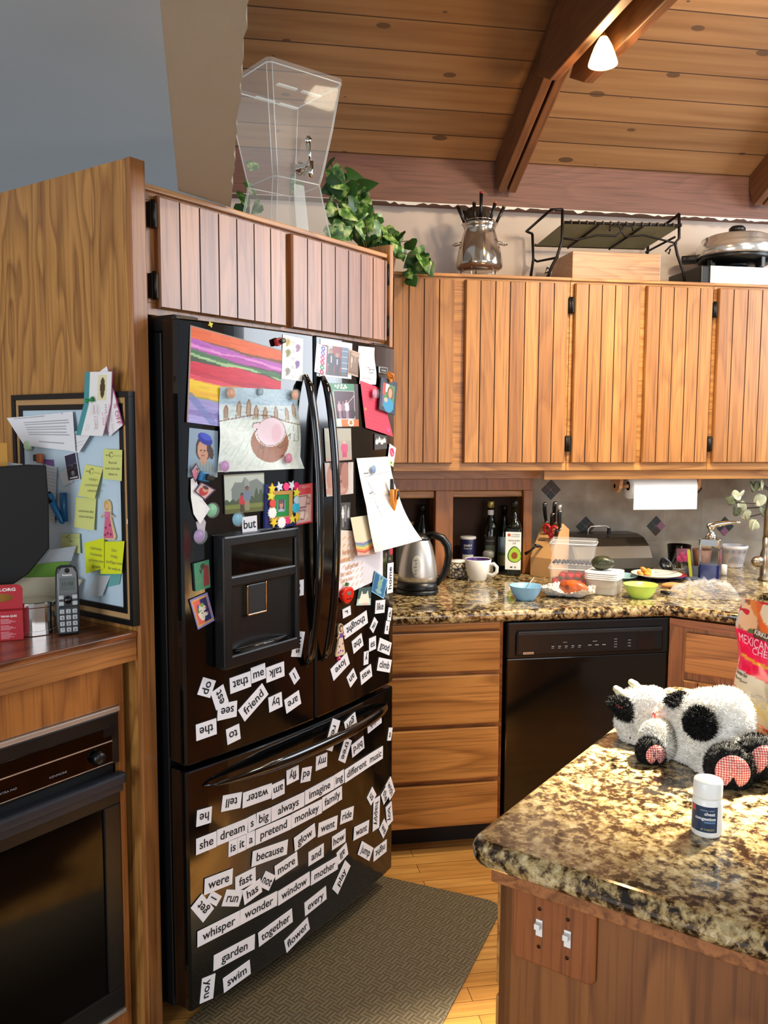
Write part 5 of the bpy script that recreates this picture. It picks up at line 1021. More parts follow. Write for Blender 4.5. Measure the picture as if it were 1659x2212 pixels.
part(k, 'handle', MB().tube([(.03, 0, .232), (.065, 0, .234), (.098, 0, .222), (.119, 0, .192), (.124, 0, .155), (.118, 0, .115), (.104, 0, .075), (.086, 0, .05), (.078, 0, .035)], [.013, .015, .016, .016, .015, .014, .013, .012, .010], 12), BLKS, M)
WIN = Matrix.Rotation(-.22, 4, 'X')
mb = MB().ell((0, 0, 0), (.019, .004, .044), 22, 12, 0, T(.003, -.0735, .118) @ WIN); w_ = part(k, 'water_window', mb, pm('milky_window', 'b9b6ae', .25), M)
mb = MB()
for i in range(5): mb.box(-.006+.004*(i % 2), .004, -.0055, -.004, -.030+.013*i, -.026+.013*i, 0, 0, T(.003, -.0735, .118) @ WIN)
part(w_, 'level_marks', mb, GREYINK, M)
# white mug with a purple inside
def shell(r0, r1, h, th, lip=.002): return [(.0001, 0), (r0*.9, 0), (r0, .004), (r0+(r1-r0)*.45, h*.35), (r1, h-lip), (r1-th/2, h), (r1-th, h-lip), (r0+(r1-r0)*.4-th, h*.35), (r0-th, .008), (.0001, .007)]
k, M = stand('mug', 'white mug with a purple inside, in front of the oil bottles', 'mug', (1.022, 3.56, ZC), None, FACE((1.0, 3.5))-.35)
part(k, 'cup', MB().lathe([(.0001, 0), (.034, 0), (.038, .006), (.050, .04), (.058, .092), (.0565, .0945), (.0550, .0925)], 36, cap=False), WHITE, M)
part(k, 'inside', MB().lathe([(.0552, .0922), (.047, .045), (.034, .010), (.0001, .009)], 36, cap=False), pm('purple_glaze', '4a2a72', .2), M)
part(k, 'handle', MB().tube([(.052, 0, .072), (.072, 0, .078), (.087, 0, .064), (.086, 0, .044), (.070, 0, .028), (.046, 0, .030)], .0075, 12, flat=1.0), WHITE, M)
# salt canister, jar, grinder, bottles in the appliance garage
k, M = stand('salt_canister', 'dark blue kosher salt canister left of the olive oil', 'canister', (1.035, 3.775, ZC+.001), None, FACE((1.0, 3.7)))
part(k, 'canister', MB().lathe(cyl(.036, 0, .155), 30), pm('navy_card', '191c4a', .4), M); part(k, 'lid', MB().lathe(cyl(.037, .153, .165), 30), WHITE, M)
lab = MB().lathe([(.0364, .02), (.0364, .085)], 30); lab.f = [f for i, f in enumerate(lab.f[:30]) if math.sin(2*PI*(i+.5)/30) < -.72]; lab.mi = lab.mi[:len(lab.f)]; lab.sm = lab.sm[:len(lab.f)]; part(k, 'label', lab, pm('label_grey', 'c8c4bc', .6), M)
def wrap_text(mb, t, r, z, size, a0=-PI/2, wid=None, bold=False):
    v, f = text_geo(t, bold); lo, hi = v.min(0), v.max(0); sx = size if wid is None else wid/(hi[0]-lo[0]); c = (lo[0]+hi[0])/2
    mb.add([(r*math.cos(a0+(p[0]-c)*sx/r), r*math.sin(a0+(p[0]-c)*sx/r), z+p[1]*size) for p in v], f); return mb
mb = wrap_text(MB(), "DAVID'S", .0364, .122, .013, wid=.038, bold=True); wrap_text(mb, 'Kosher Salt', .0364, .110, .010, wid=.038); part(k, 'lettering', mb, PAPER, M)
k, M = stand('patterned_jar', 'black and white floral jar half hidden by the mug', 'jar', (.955, 3.645, ZC), None, 0)
m_, N, L, b = newmat('floral_glaze'); tc, v = coords(N, L, (60, 60, 60), False); vo = N.new('ShaderNodeTexVoronoi'); vo.feature = 'DISTANCE_TO_EDGE'; L.new(v, vo.inputs['Vector']); vo.inputs['Scale'].default_value = 1
L.new(ramp(N, L, vo.outputs['Distance'], [(.05, '1c1a18'), (.16, 'c9c0ac'), (.5, 'e0d8c8')]), b.inputs['Base Color']); b.inputs['Roughness'].default_value = .3
part(k, 'body', MB().lathe([(.0001, 0), (.042, 0), (.047, .01), (.047, .055), (.040, .068), (.0001, .068)], 30), m_, M); part(k, 'lid', MB().lathe([(.0001, .069), (.041, .069), (.041, .076), (.0001, .078)], 28), WHITE, M)
k, M = stand('salt_grinder', 'clear salt grinder in front of the olive oil bottle', 'grinder', (1.115, 3.715, ZC+.0005), None, 0)
part(k, 'glass_body', MB().lathe(cyl(.023, 0, .07), 24), GLASSC, M); part(k, 'salt', MB().lathe(cyl(.019, .002, .045), 20), pm('coarse_salt', 'b9aba0', .7), M)
part(k, 'cap', MB().lathe([(.0001, .071), (.020, .071), (.026, .078), (.026, .098), (.019, .106), (.0001, .107)], 24), pm('frosted_cap', 'aaa69e', .2, trans=.6), M)
OILG = pm('dark_green_glass', '0d1208', .06, coat=.6); 
def bottle(nm, label, p, r, h, sh, neck, glass, cap, caplab, square=False, capz=.03):
    k, M = stand(nm, label, 'bottle', p, None, FACE(p))
    prof = [(.0001, 0), (r*.94, 0), (r, .005), (r, sh), (r*.93, sh+.02), (r*.62, sh+.045), (neck, sh+.07), (neck, h-capz), (.0001, h-capz)]
    part(k, 'glass', MB().lathe(prof, 30), glass, M)
    part(k, 'cap', MB().lathe([(.0001, h-capz+.0005), (neck+.002, h-capz+.0005), (neck+.002, h-.002), (neck, h), (.0001, h)], 20), cap, M); return k, M
def wraplabel(k, M, r, z0, z1, a, mat, name='label', ac=-PI/2):
    mb = MB().grid(lambda u, v: (r*math.cos(ac-a+2*a*u), r*math.sin(ac-a+2*a*u), z0+(z1-z0)*v), 14, 1); return part(k, name, mb, mat, M)
p = (1.145, 3.79, ZC+.0005); k, M = bottle('olive_oil_bottle', 'tall dark olive oil bottle with a gold cap and small dark label', p, .038, .325, .185, .014, OILG, pm('gold_cap', 'c8b46a', .3, .6), None)
wraplabel(k, M, .0386, .075, .165, .8, pm('black_label', '22201c', .5)); wraplabel(k, M, .0389, .095, .125, .6, pm('label_picture', '55604a', .5), 'label_picture'); wraplabel(k, M, .0146, .262, .285, 1.2, PAPER, 'neck_label')
mb = wrap_text(MB(), 'KIRKLAND', .0391, .142, .010, wid=.040); part(k, 'lettering', mb, pm('label_print', '8f8a78', .6), M)
p = (1.225, 3.835, ZC+.0005); k, M = bottle('wine_vinegar_bottle', 'dark bottle with a pale blue landscape label behind the avocado oil', p, .029, .30, .17, .012, OILG, BLKS, None)
wraplabel(k, M, .0296, .02, .155, 1.1, pm('label_sky', '9fb8c8', .5)); wraplabel(k, M, .0299, .02, .07, 1.1, pm('label_field', 'c8bc8a', .5), 'label_field'); wraplabel(k, M, .0301, .068, .082, .8, pm('label_hills', '6f8a3c', .5), 'label_hills')
p = (1.222, 3.68, ZC+.0005); k, M = stand('avocado_oil_bottle', 'square avocado oil bottle with a white label at the right post', 'bottle', p, None, FACE(p)-.06)
rr = rect2((-.036, -.036), (1, 0), .072, (0, 1), .072, .012, 5)
part(k, 'glass', MB().prism(rr, 0, .215, .006).lathe([(.034, .212), (.030, .232), (.018, .25), (.0135, .262), (.0135, .305), (.0001, .305)], 28), OILG, M)
part(k, 'cap', MB().lathe([(.0001, .3055), (.0155, .3055), (.0155, .338), (.0001, .34)], 22), BLKS, M)
part(k, 'label', MB().box(-.0345, .0345, -.0372, -.0362, .028, .198), PAPER, M)
lf = lambda mb, x, z: Matrix(((1, 0, 0, 0), (0, 0, -1, -.0374), (0, 1, 0, 0), (0, 0, 0, 1)))
XL = lf(0, 0, 0)
def oval(cx, cy, rx, ry, n=28, pear=0): return [(cx+rx*math.cos(2*PI*i/n)*(1-pear*math.sin(2*PI*i/n)), cy+ry*math.sin(2*PI*i/n)) for i in range(n)]
ps = part(k, 'printed_avocado', MB().prism(oval(.006, .097, .030, .037, pear=.22), 0, .0002, 0, 0, XL @ T(0, 0, 0) @ Matrix.Rotation(.0, 4, 'Z')), pm('avocado_skin', '2f5a1c', .5), M)
part(ps, 'flesh', MB().prism(oval(.007, .096, .0265, .033, pear=.22), .0002, .0004, 0, 0, XL), pm('avocado_flesh', 'a8c83c', .5), M); part(ps, 'stone', MB().prism(oval(.006, .092, .014, .0155), .0004, .0006, 0, 0, XL), pm('avocado_stone', '8f4a1c', .5), M)
mb = MB(); text_mb(mb, 'avocado', .004, .156, .014, .052, M=XL, z=.0003); text_mb(mb, 'oil', .004, .143, .014, M=XL, z=.0003); text_mb(mb, 'CHOSEN', .010, .184, .008, .036, M=XL, z=.0003); text_mb(mb, 'FOODS', .010, .175, .008, .036, M=XL, z=.0003); mb.box(-.026, .030, .0555, .056, .0003, .0004, 0, 0, XL @ T(0, 0, 0)) if False else None
part(k, 'lettering', mb, pm('label_dark_ink', '3a3a38', .6), M)
mb = MB().prism(oval(-.019, .184, .007, .007), .0002, .0004, 0, 0, XL); part(k, 'brand_seal', mb, pm('seal_orange', 'c0502a', .5), M)
mb = MB().prism([(-.012, .036), (-.002, .036), (-.002, .042), (-.012, .042)], .0002, .0004, 0, 0, XL); part(k, 'stamp', mb, DKGREY, M); mb = MB().prism(oval(.010, .039, .0045, .0045), .0002, .0004, 0, 0, XL); part(k, 'stamp', mb, GREYINK, M)
k, M = stand('glass_jar', 'round glass jar with a gold rim behind the kettle', 'jar', (.745, 3.79, 1.0), None, 0)
M = T(.745, 3.79, ZC+.0005); k.matrix_world = M; ROOT[k] = M
part(k, 'glass', MB().lathe([(.0001, 0), (.04, 0), (.044, .01), (.044, .19), (.036, .212), (.034, .222), (.0001, .222)], 26), pm('dim_glass', '8a8c86', .12, trans=.5), M); part(k, 'rim', MB().lathe([(.0001, .2225), (.038, .2225), (.038, .236), (.0001, .238)], 26), pm('gold_rim', 'b8a468', .3, .7), M)
for x, lb in ((.828, 'tall dark bottle in the left opening of the appliance garage'),): bottle('dark_bottle', lb, (x, 3.80, ZC+.0005), .034, .31, .19, .013, OILG, BLKS, None)
# knife block
p = at(1176, 1243); k, M = stand('knife_block', 'light wood knife block full of black handled knives, left of the bread box', 'knife block', (p.x+.03, p.y+.02, ZC), None, FACE(p)-.55)
side = [(-.075, 0), (.075, 0), (.075, .085), (-.02, .235), (-.075, .205)]
part(k, 'block', MB().prism(side, -.055, .055, .003, 0, Matrix(((0, 0, 1, 0), (-1, 0, 0, 0), (0, 1, 0, 0), (0, 0, 0, 1)))), BAMB, M)
mb = MB(); dirn = Vector((0, -.095, -.150)).normalized(); nor = Vector((0, -.150, .095)).normalized()
SLM = Matrix(((1, dirn.x, nor.x, 0), (0, dirn.y, nor.y, 0), (0, dirn.z, nor.z, 0), (0, 0, 0, 1)))
base0 = Vector((0, .02, .235))
for j in range(4): mb.box(-.045, -.005, .028+.032*j, .031+.032*j, 0, .0006, 0, 0, T(*base0) @ SLM)
part(k, 'slots', mb, FRAMEB, M); tag(k.children[-1], kind=None)
def kpose(x, d, tilt, lean): return M @ T(*base0) @ T(x, dirn.y*d, dirn.z*d) @ Matrix.Rotation(lean, 4, 'Y') @ Matrix.Rotation(tilt, 4, 'X')
def knife(lb, x, d, ln, lean, mat, bolster=True, r=.0105, tilt=.45):
    o = kpose(x, d, tilt, lean); t = thing('kitchen_knife', lb, 'knife', o, 'knives in the block'); ROOT[t] = o
    part(t, 'handle', MB().tube([(0, 0, .006), (0, 0, ln*.4), (.002, 0, ln*.75), (.006, 0, ln)], [r*.8, r, r*1.05, r*1.1], 10, flat=.7), mat, o)
    if bolster: part(t, 'bolster', MB().lathe(cyl(r*.8, .0, .010), 12), CHROME, o); part(t, 'end_cap', MB().ell((.007, 0, ln+.001), (r*.8, r*.8, .004), 12, 6), CHROME, o)
knife('black handled knife standing at the left of the block', -.032, .004, .105, .12, BLKS); knife('longest black handled knife at the back of the block', .012, .004, .115, .22, BLKS); knife('grey steel handled knife at the back of the block', .034, .008, .110, .26, pm('steel_handle', 'a8a8a4', .3, .7), False)
knife('black handled knife in the middle row of the block', .006, .030, .085, .26, BLKS); knife('black handled knife at the right edge of the block', .048, .030, .10, .18, BLKS); knife('short black knife low at the right of the block', .046, .085, .06, .30, BLKS, False)
o = kpose(.022, .085, .30, .12); t = thing('scissors', 'red handled kitchen scissors in the front of the knife block', 'scissors', o); ROOT[t] = o; SR = pm('scissor_red', 'c01a24', .35)
for sx in (-1, 1): part(t, 'handle_loop', MB().tube([(sx*.019+.016*math.cos(a*PI/8), 0, .048+.022*math.sin(a*PI/8)) for a in range(16)], .0055, 8, closed=True).tube([(sx*.012, 0, .030), (sx*.004, 0, .015), (0, 0, .002)], .006, 8), SR, o)
o = kpose(-.012, .125, 1.35, .35); t = thing('peeler', 'black handled peeler hanging at the front of the knife block', 'peeler', o); ROOT[t] = o; part(t, 'handle', MB().tube([(0, 0, .004), (0, 0, .03), (.0, 0, .06)], [.005, .007, .008], 8), BLKS, o); part(t, 'blade_guard', MB().tube([(0, -.002, .06), (-.012, -.03, .06), (-.03, -.055, .058)], [.006, .004, .008], 6), BLKS, o)
# bread box
k, M = stand('bread_box', 'dark steel roll top bread box against the tiled backsplash', 'bread box', (1.665, 3.73, ZC), None, .0)
pr = [(.13, 0), (-.13, 0), (-.135, .03), (-.125, .075), (-.09, .125), (-.03, .158), (.03, .168), (.13, .168)]
YZ = Matrix(((0, 0, 1, 0), (1, 0, 0, 0), (0, 1, 0, 0), (0, 0, 0, 1)))
DS = pm('dark_brushed_steel', '5f564b', .33, .9)
part(k, 'cabinet', MB().prism(pr, -.18, .195, .003, 0, YZ), DS, M); part(k, 'roll_door', MB().prism([(a*1.012-.001, b*1.01) for a, b in pr[1:7]]+[(.03, .150), (-.1, .02)], -.172, .10, .001, 0, YZ), DS, M)
part(k, 'wire_handle', MB().tube([(-.07, 0, .168), (-.068, 0, .195), (-.055, 0, .208), (.02, 0, .210), (.033, 0, .200), (.036, 0, .168)], .003, 8), STEEL, M); part(k, 'handle_catch', MB().box(.028, .040, -.008, .008, .17, .20, .002), BLKS, M)
# clamshells of berries
def clam(nm, lb, p, hx, hy, h, rz):
    k, M = stand(nm, lb, 'container', p, None, rz); F = pm('thin_clear_plastic', 'fafcfc', .06, alpha=.16)
    mb = MB(); q = rect2((-hx, -hy), (1, 0), 2*hx, (0, 1), 2*hy, .014, 3); n = len(q)
    vs = [(x*.88, y*.88, .001) for x, y in q]+[(x, y, h) for x, y in q]; mb.add(vs, [(i, (i+1) % n, n+(i+1) % n, n+i) for i in range(n)]+[tuple(range(n))[::-1]], 0, False); part(k, 'tray', mb, F, M)
    part(k, 'lid', MB().add([(x*1.02, y*1.02, h+.001) for x, y in q]+[(x*1.0, y*1.0, h+.014) for x, y in q], [(i, (i+1) % n, n+(i+1) % n, n+i) for i in range(n)]+[tuple(range(n, 2*n))]), F, M)
    part(k, 'rim', MB().tube([(x*1.02, y*1.02, h) for x, y in q], .0022, 6, closed=True), pm('clear_rim', 'eef0f0', .08, alpha=.5), M); return k, M
p = at(1243, 1277); rzb = FACE(p)-.1
k, M1 = clam('strawberry_clamshell', 'clear clamshell of strawberries behind the baked sweet potato', (p.x+.03, p.y+.10, ZC), .095, .065, .082, rzb)
k, M2 = clam('blueberry_clamshell', 'clear clamshell with a few blueberries stacked on the strawberries', (p.x+.03, p.y+.10, ZC+.098), .092, .062, .088, rzb)
random.seed(11); SB = pm('strawberry_red', 'c81424', .3, bump=.3, bscale=300); GRN = pm('strawberry_leaf', '4a7a2a', .6); first = None
spots = [(x, y, 0) for y in (-.042, -.008, .026) for x in (-.068, -.036, -.004, .028, .060)]+[(x, y, 1) for y in (-.036, .0) for x in (-.04, -.01, .022, .054)]
names = {}
for i, (x, y, lay) in enumerate(spots):
    M = M1 @ T(x+random.uniform(-.003, .003), y, .019+.029*lay) @ Euler((random.uniform(1.2, 2.0), 0, random.uniform(-1, 1))).to_matrix().to_4x4()
    if first is None:
        first = thing('strawberry', 'ripe red strawberry in the clear clamshell on the counter', 'strawberry', M, 'strawberries in the clamshell'); ROOT[first] = M
        part(first, 'berry', MB().lathe([(.0001, -.021), (.006, -.018), (.013, -.007), (.0165, .004), (.014, .012), (.007, .0155), (.0001, .0155)], 16), SB, M); part(first, 'calyx', MB().prism(star2(6, .010, .004), .0158, .0170), GRN, M)
    else:
        c = first.copy(); COL.objects.link(c); c.matrix_world = M
        for ch in first.children: d = ch.copy(); COL.objects.link(d); d.parent = c
BB = pm('blueberry', '1e2030', .5); fb = None
for i in range(40):
    x, y = -.074+.0164*(i % 10), -.046+.018*(i//10)
    M = M2 @ T(x+random.uniform(-.002, .002), y+random.uniform(-.002, .002), .0075+random.uniform(0, .001))
    if fb is None: fb = MB().ell((0, 0, 0), (.0064, .0064, .0058), 10, 7).build('blueberry', BB, None, M); tag(fb, 'dark blueberry at the bottom of the upper clear clamshell', 'blueberry', 'blueberries in the upper clamshell')
    else: c = fb.copy(); COL.objects.link(c); c.matrix_world = M
# foil and sweet potato
p = at(1228, 1290); k = MB(); random.seed(2)
def foil(u, v):
    x, y = (u-.5)*.25, (v-.5)*.15; e = max(abs(u-.5), abs(v-.5))*2; r = (math.sin(37*u+11*v)*math.sin(23*v-9*u)+.6*math.sin(71*u)*math.cos(63*v))
    return (x*(1-.10*e), y*(1-.1*e), .003+.055*max(0, e-.50)**1.1*(1+.35*math.sin(9*u+5*v))+.006*abs(r)*min(1, e+.2))
FM2 = T(p.x-.002, p.y+.025, ZC) @ Matrix.Rotation(FACE(p)-.12, 4, 'Z')
fo = solo('foil_sheet', MB().grid(foil, 46, 36, sm=False), pm('crumpled_foil', 'eceae6', .4, .55), 'crumpled open foil sheet under the baked sweet potato', 'foil', None, FM2)
m_, N, L, b = newmat('baked_sweet_potato'); tc, v = coords(N, L, (30, 12, 30), False); n = N.new('ShaderNodeTexNoise'); n.inputs['Scale'].default_value = 1; n.inputs['Detail'].default_value = 5; L.new(v, n.inputs['Vector'])
L.new(ramp(N, L, n.outputs['Fac'], [(.35, '6e2a10'), (.5, 'b45420'), (.7, 'c8682c')]), b.inputs['Base Color']); b.inputs['Roughness'].default_value = .4
sp_ = MB().lathe([(.0001, -.062), (.012, -.056), (.024, -.035), (.030, -.005), (.027, .025), (.016, .048), (.006, .060), (.0001, .062)], 22)
solo('sweet_potato', sp_, m_, 'baked orange sweet potato lying on crumpled foil', 'sweet potato', None, FM2 @ T(.030, .0, .036) @ Matrix.Rotation(PI/2, 4, 'Y') @ Matrix.Rotation(.3, 4, 'X'))
# bowls
def bowl(nm, lb, p, r, h, col): 
    k, M = stand(nm, lb, 'bowl', p); return solo(nm, MB().lathe([(.0001, 0), (r*.55, 0), (r*.60, .005), (r*.85, h*.5), (r*.97, h-.003), (r, h), (r*.95, h-.001), (r*.82, h*.5), (r*.55, .009), (.0001, .008)], 40), pm('bowl_'+col, col, .35), lb, 'bowl', None, M) if not bpy.data.objects.remove(k) else None
p = at(1145, 1301); bowl('light_blue_bowl', 'small light blue bowl with a spoon at the counter edge', (p.x, p.y+.055, ZC), .063, .056, '86b8d8')
q = T(p.x+.005, p.y+.055, ZC+.062); t = thing('spoon', 'steel spoon resting in the light blue bowl', 'spoon', q); ROOT[t] = q
part(t, 'handle', MB().tube([(-.018, 0, -.040), (.0, 0, -.012), (.030, .006, .022)], [.003, .003, .004], 8, flat=.5), STEEL, q); part(t, 'bowl', MB().ell((-.022, 0, -.045), (.015, .010, .004), 14, 8), STEEL, q)
p = at(1398, 1297); bowl('lime_bowl', 'small lime green bowl in front of the white lidded tub', (p.x, p.y+.058, ZC), .066, .054, 'b4d85c')
# lidded tub with an avocado on top
p = at(1322, 1288); TM_ = (p.x, p.y+.075, ZC); k, M = stand('food_tub', 'clear square food tub under a stack of white lids', 'tub', TM_, None, FACE(p)-.25)
q = rect2((-.062, -.062), (1, 0), .124, (0, 1), .124, .022, 4); nq = len(q)
part(k, 'tub', MB().prism(q, 0, .060, .006), pm('cloudy_plastic', 'd5cfc2', .15, alpha=.55), M)
for i in range(4):
    o = solo('tub_lid', MB().prism([(x*1.10, y*1.10) for x, y in q], 0, .0068, .0028), WHITE, ('white square lid closing the food tub', 'white square lid second from the bottom of the stack', 'white square lid third from the bottom of the stack', 'topmost white square lid under the dark avocado')[i], 'lid', 'stack of white tub lids', M @ T(0, 0, .0608+.0076*i))
m_, N, L, b = newmat('avocado_peel'); tc, v = coords(N, L, (140, 140, 140), False); n = N.new('ShaderNodeTexNoise'); n.inputs['Scale'].default_value = 1; L.new(v, n.inputs['Vector'])
L.new(ramp(N, L, n.outputs['Fac'], [(.4, '1c2012'), (.7, '3c4424')]), b.inputs['Base Color']); b.inputs['Roughness'].default_value = .35; bp = N.new('ShaderNodeBump'); bp.inputs['Strength'].default_value = .5; bp.inputs['Distance'].default_value = .002; L.new(n.outputs['Fac'], bp.inputs['Height']); L.new(bp.outputs['Normal'], b.inputs['Normal'])
solo('avocado', MB().lathe([(.0001, -.046), (.014, -.043), (.026, -.028), (.030, -.006), (.026, .018), (.018, .036), (.010, .045), (.0001, .047)], 24), m_, 'whole dark avocado on the stack of white lids', 'avocado', None, M @ T(-.008, 0, .0925+.0285) @ Matrix.Rotation(PI/2-.06, 4, 'Y'))
# plates, peel, knife
def plate3(nm, lb, p, r, mat, tilt=(0, 0, 0), segs=None):
    M = T(*p) @ Euler(tilt).to_matrix().to_4x4(); mb = MB().lathe([(.0001, 0), (r*.62, 0), (r*.68, .003), (r*.98, .012), (r, .014), (r*.97, .0145), (r*.68, .0065), (.0001, .004)], 48)
    return solo(nm, mb, mat, lb, 'plate', 'plates behind the lime bowl', M)
p0 = at(1400, 1252); m_, N, L, b = newmat('colour_wedge_plate'); tc, v = coords(N, L, (1, 1, 1), False); g = N.new('ShaderNodeTexGradient'); g.gradient_type = 'RADIAL'; L.new(v, g.inputs[0])
L.new(ramp(N, L, g.outputs['Fac'], [(0, '2f2a7a'), (.3, 'c8402a'), (.46, '4a7a3c'), (.62, '2f2a7a'), (.8, '8fc4cc')], 'CONSTANT'), b.inputs['Base Color']); b.inputs['Roughness'].default_value = .25
plate3('coloured_plate', 'plate with blue, red and green wedges under the white plate', (p0.x+.085, p0.y+.045, ZC+.0005), .112, m_, (0, 0, .5)); plate3('pale_blue_plate', 'pale blue plate left of the coloured wedge plate', (p0.x-.115, p0.y+.055, ZC+.0005), .085, pm('pale_blue_glaze', 'a4ccd4', .3))
wp = plate3('white_plate', 'white plate with food scraps behind the lime bowl', (p0.x+.035, p0.y-.005, ZC+.0155), .108, pm('white_glaze', 'e6e4de', .2))
random.seed(4); first = None
for i, (x, y, z) in enumerate(((-.085, -.028, .014), (-.060, -.042, .014), (-.050, -.020, .016), (-.072, -.030, .030))):
    M = T(p0.x+.035+x, p0.y+y, ZC+z+.019) @ Euler((random.random()*2, random.random(), random.random()*3)).to_matrix().to_4x4()
    solo('apricot_piece', MB().ell((0, 0, 0), (.022, .017, .010), 16, 9), pm('apricot', 'e0983c', .5), 'orange fruit piece at the left rim of the white plate', 'fruit piece', 'orange fruit pieces on the white plate', M)
M = T(p0.x+.075, p0.y-.01, ZC+.027); solo('fork', MB().tube([(-.05, .0, .006), (.0, -.004, .006), (.105, .020, .010)], [.0035, .003, .004], 8, flat=.5), STEEL, 'steel fork lying across the white plate', 'fork', None, M)
p = at(1436, 1287); M = T(p.x, p.y+.03, ZC+.010) @ Matrix.Rotation(2.2, 4, 'Z'); t = thing('paring_knife', 'black handled paring knife right of the lime bowl', 'knife', M); ROOT[t] = M
part(t, 'handle', MB().tube([(-.055, 0, 0), (-.02, 0, 0), (.0, 0, 0)], [.008, .010, .008], 10, flat=.8), BLKS, M); part(t, 'blade', MB().box(.0, .085, -.010, .006, -.0012, .0012), STEEL, M)
p = at(1450, 1272); solo('sandwich_crust', MB().ell((0, 0, .012), (.045, .018, .012), 18, 10), pm('toast', 'c88a4c', .7, bump=.4), 'piece of toast crust behind the paring knife', 'bread', None, T(p.x+.01, p.y+.02, ZC))
M = T(1.935, 3.63, ZC+.036) @ Euler((.9, .25, .2)).to_matrix().to_4x4(); mb = MB().lathe([(.0001, -.020), (.016, -.018), (.030, -.006), (.036, .008), (.0345, .009), (.028, -.003), (.014, -.013), (.0001, -.015)], 26)
solo('black_bowl', mb, pm('black_glaze', '14120f', .25), 'small black dish tipped on edge beside the plates', 'dish', None, M)
# glass, sponge holder, soap pump, pots
p = (2.055, 3.73, ZC); k, M = stand('tumbler', 'glass tumbler with a dark red flower print by the backsplash', 'glass', p, None, FACE(p)); part(k, 'glass', MB().lathe([(.0001, 0), (.042, 0), (.045, .004), (.055, .115), (.0535, .115), (.043, .008), (.0001, .008)], 30), GLASSC, M)
wraplabel(k, M, .0560, .04, .104, .55, pm('maroon_print', '7a4658', .4), 'print', -PI/2+.35)
for i in range(4): part(k, 'print_flower', MB().ell((0, 0, 0), (.011, .002, .014), 12, 7, 0, Matrix.Rotation(.35, 4, 'Z') @ T(-.020+.014*i, -.0575+.001*abs(i-1.5), .055+.018*(i % 2))), pm('magenta_print', '9a2c54', .4), M)
p = at(1497, 1253); k, M = stand('sponge_caddy', 'slim clear caddy with a yellow sponge left of the soap pump', 'caddy', (p.x+.01, p.y+.02, ZC), None, FACE(p)); part(k, 'tray', MB().box(-.035, .035, -.030, .030, 0, .012, .004), pm('slate_blue_plastic', '5a6478', .3), M)
part(k, 'back_wall', MB().box(-.035, .035, .026, .030, .012, .055, .001), pm('slate_blue_plastic', '5a6478', .3), M)
solo('sponge', MB().box(-.0065, .0065, -.028, .020, 0, .118, .004), pm('yellow_sponge', 'd8d83c', .9, bump=.8, bscale=500), 'bright yellow sponge standing in the caddy', 'sponge', None, M @ T(-.008, 0, .0125) @ Matrix.Rotation(-.12, 4, 'Y'))
p = at(1537, 1256); k, M = stand('soap_pump', 'square glass soap pump with blue liquid and a chrome top', 'soap dispenser', (p.x+.01, p.y+.035, ZC), None, FACE(p)-.15)
q = rect2((-.043, -.038), (1, 0), .086, (0, 1), .076, .008, 4); part(k, 'glass_body', MB().prism(q, 0, .150, .004), pm('soap_glass', 'f4f8fa', .03, trans=1, ior=1.2), M)
part(k, 'soap', MB().prism([(x*.90, y*.90) for x, y in q], .004, .070), pm('blue_soap', '101c66', .1), M)
part(k, 'collar', MB().prism([(x*1.03, y*1.03) for x, y in q], .1505, .186, .004), CHROME, M); part(k, 'pump', MB().lathe([(.0001, .187), (.024, .187), (.022, .200), (.014, .206), (.012, .228), (.018, .234), (.018, .244), (.0001, .248)], 24), CHROME, M)
part(k, 'nozzle', MB().tube([(-.018, 0, .236), (.02, 0, .246), (.06, 0, .256), (.105, -.01, .262), (.118, -.012, .260)], [.012, .013, .010, .006, .005], 12), CHROME, M)
p = at(1585, 1219); k, M = stand('white_planter', 'white pot with grey swirls and a rainbow, right of the soap pump', 'pot', (2.35, 3.75, ZC), None, FACE((2.35, 3.75)))
part(k, 'pot', MB().lathe([(.0001, 0), (.042, 0), (.0445, .004), (.060, .088), (.064, .090), (.065, .104), (.062, .106), (.058, .104), (.055, .09), (.0001, .085)], 36), pm('white_ceramic', 'dcd9dc', .3), M)
mb = MB()
for i in range(4):
    r = .010+.008*i; mb.tube([(.012+r*math.cos(a*PI/10), -.0482-.0148*((.022+r*math.sin(a*PI/10))/.088), .022+r*math.sin(a*PI/10)) for a in range(11)], .0011, 5)
for i in range(5):
    a0 = -PI/2-1.0+.48*i; R_ = .0605; mb.tube([(R_*math.cos(a0+(.010-.0006*t)*math.cos(t*.7)/R_), R_*math.sin(a0+(.010-.0006*t)*math.cos(t*.7)/R_), .075+(.009-.0006*t)*math.sin(t*.7)) for t in range(12)], .0011, 5)
part(k, 'painted_swirl', mb, pm('slate_paint', '6a6a84', .5), M)
solo('brown_cup', MB().lathe([(.0001, 0), (.034, 0), (.046, .09), (.044, .09), (.032, .006), (.0001, .006)], 28), pm('terracotta_cup', '7a5240', .5), 'brown patterned cup behind the soap pump', 'cup', None, T(2.18, 3.74, ZC))
p = at(1567, 1243); solo('white_vial', MB().lathe(cyl(.013, 0, .048, .003), 20), WHITE, 'small white cylinder right of the soap pump', 'bottle', None, T(p.x, p.y+.013, ZC))
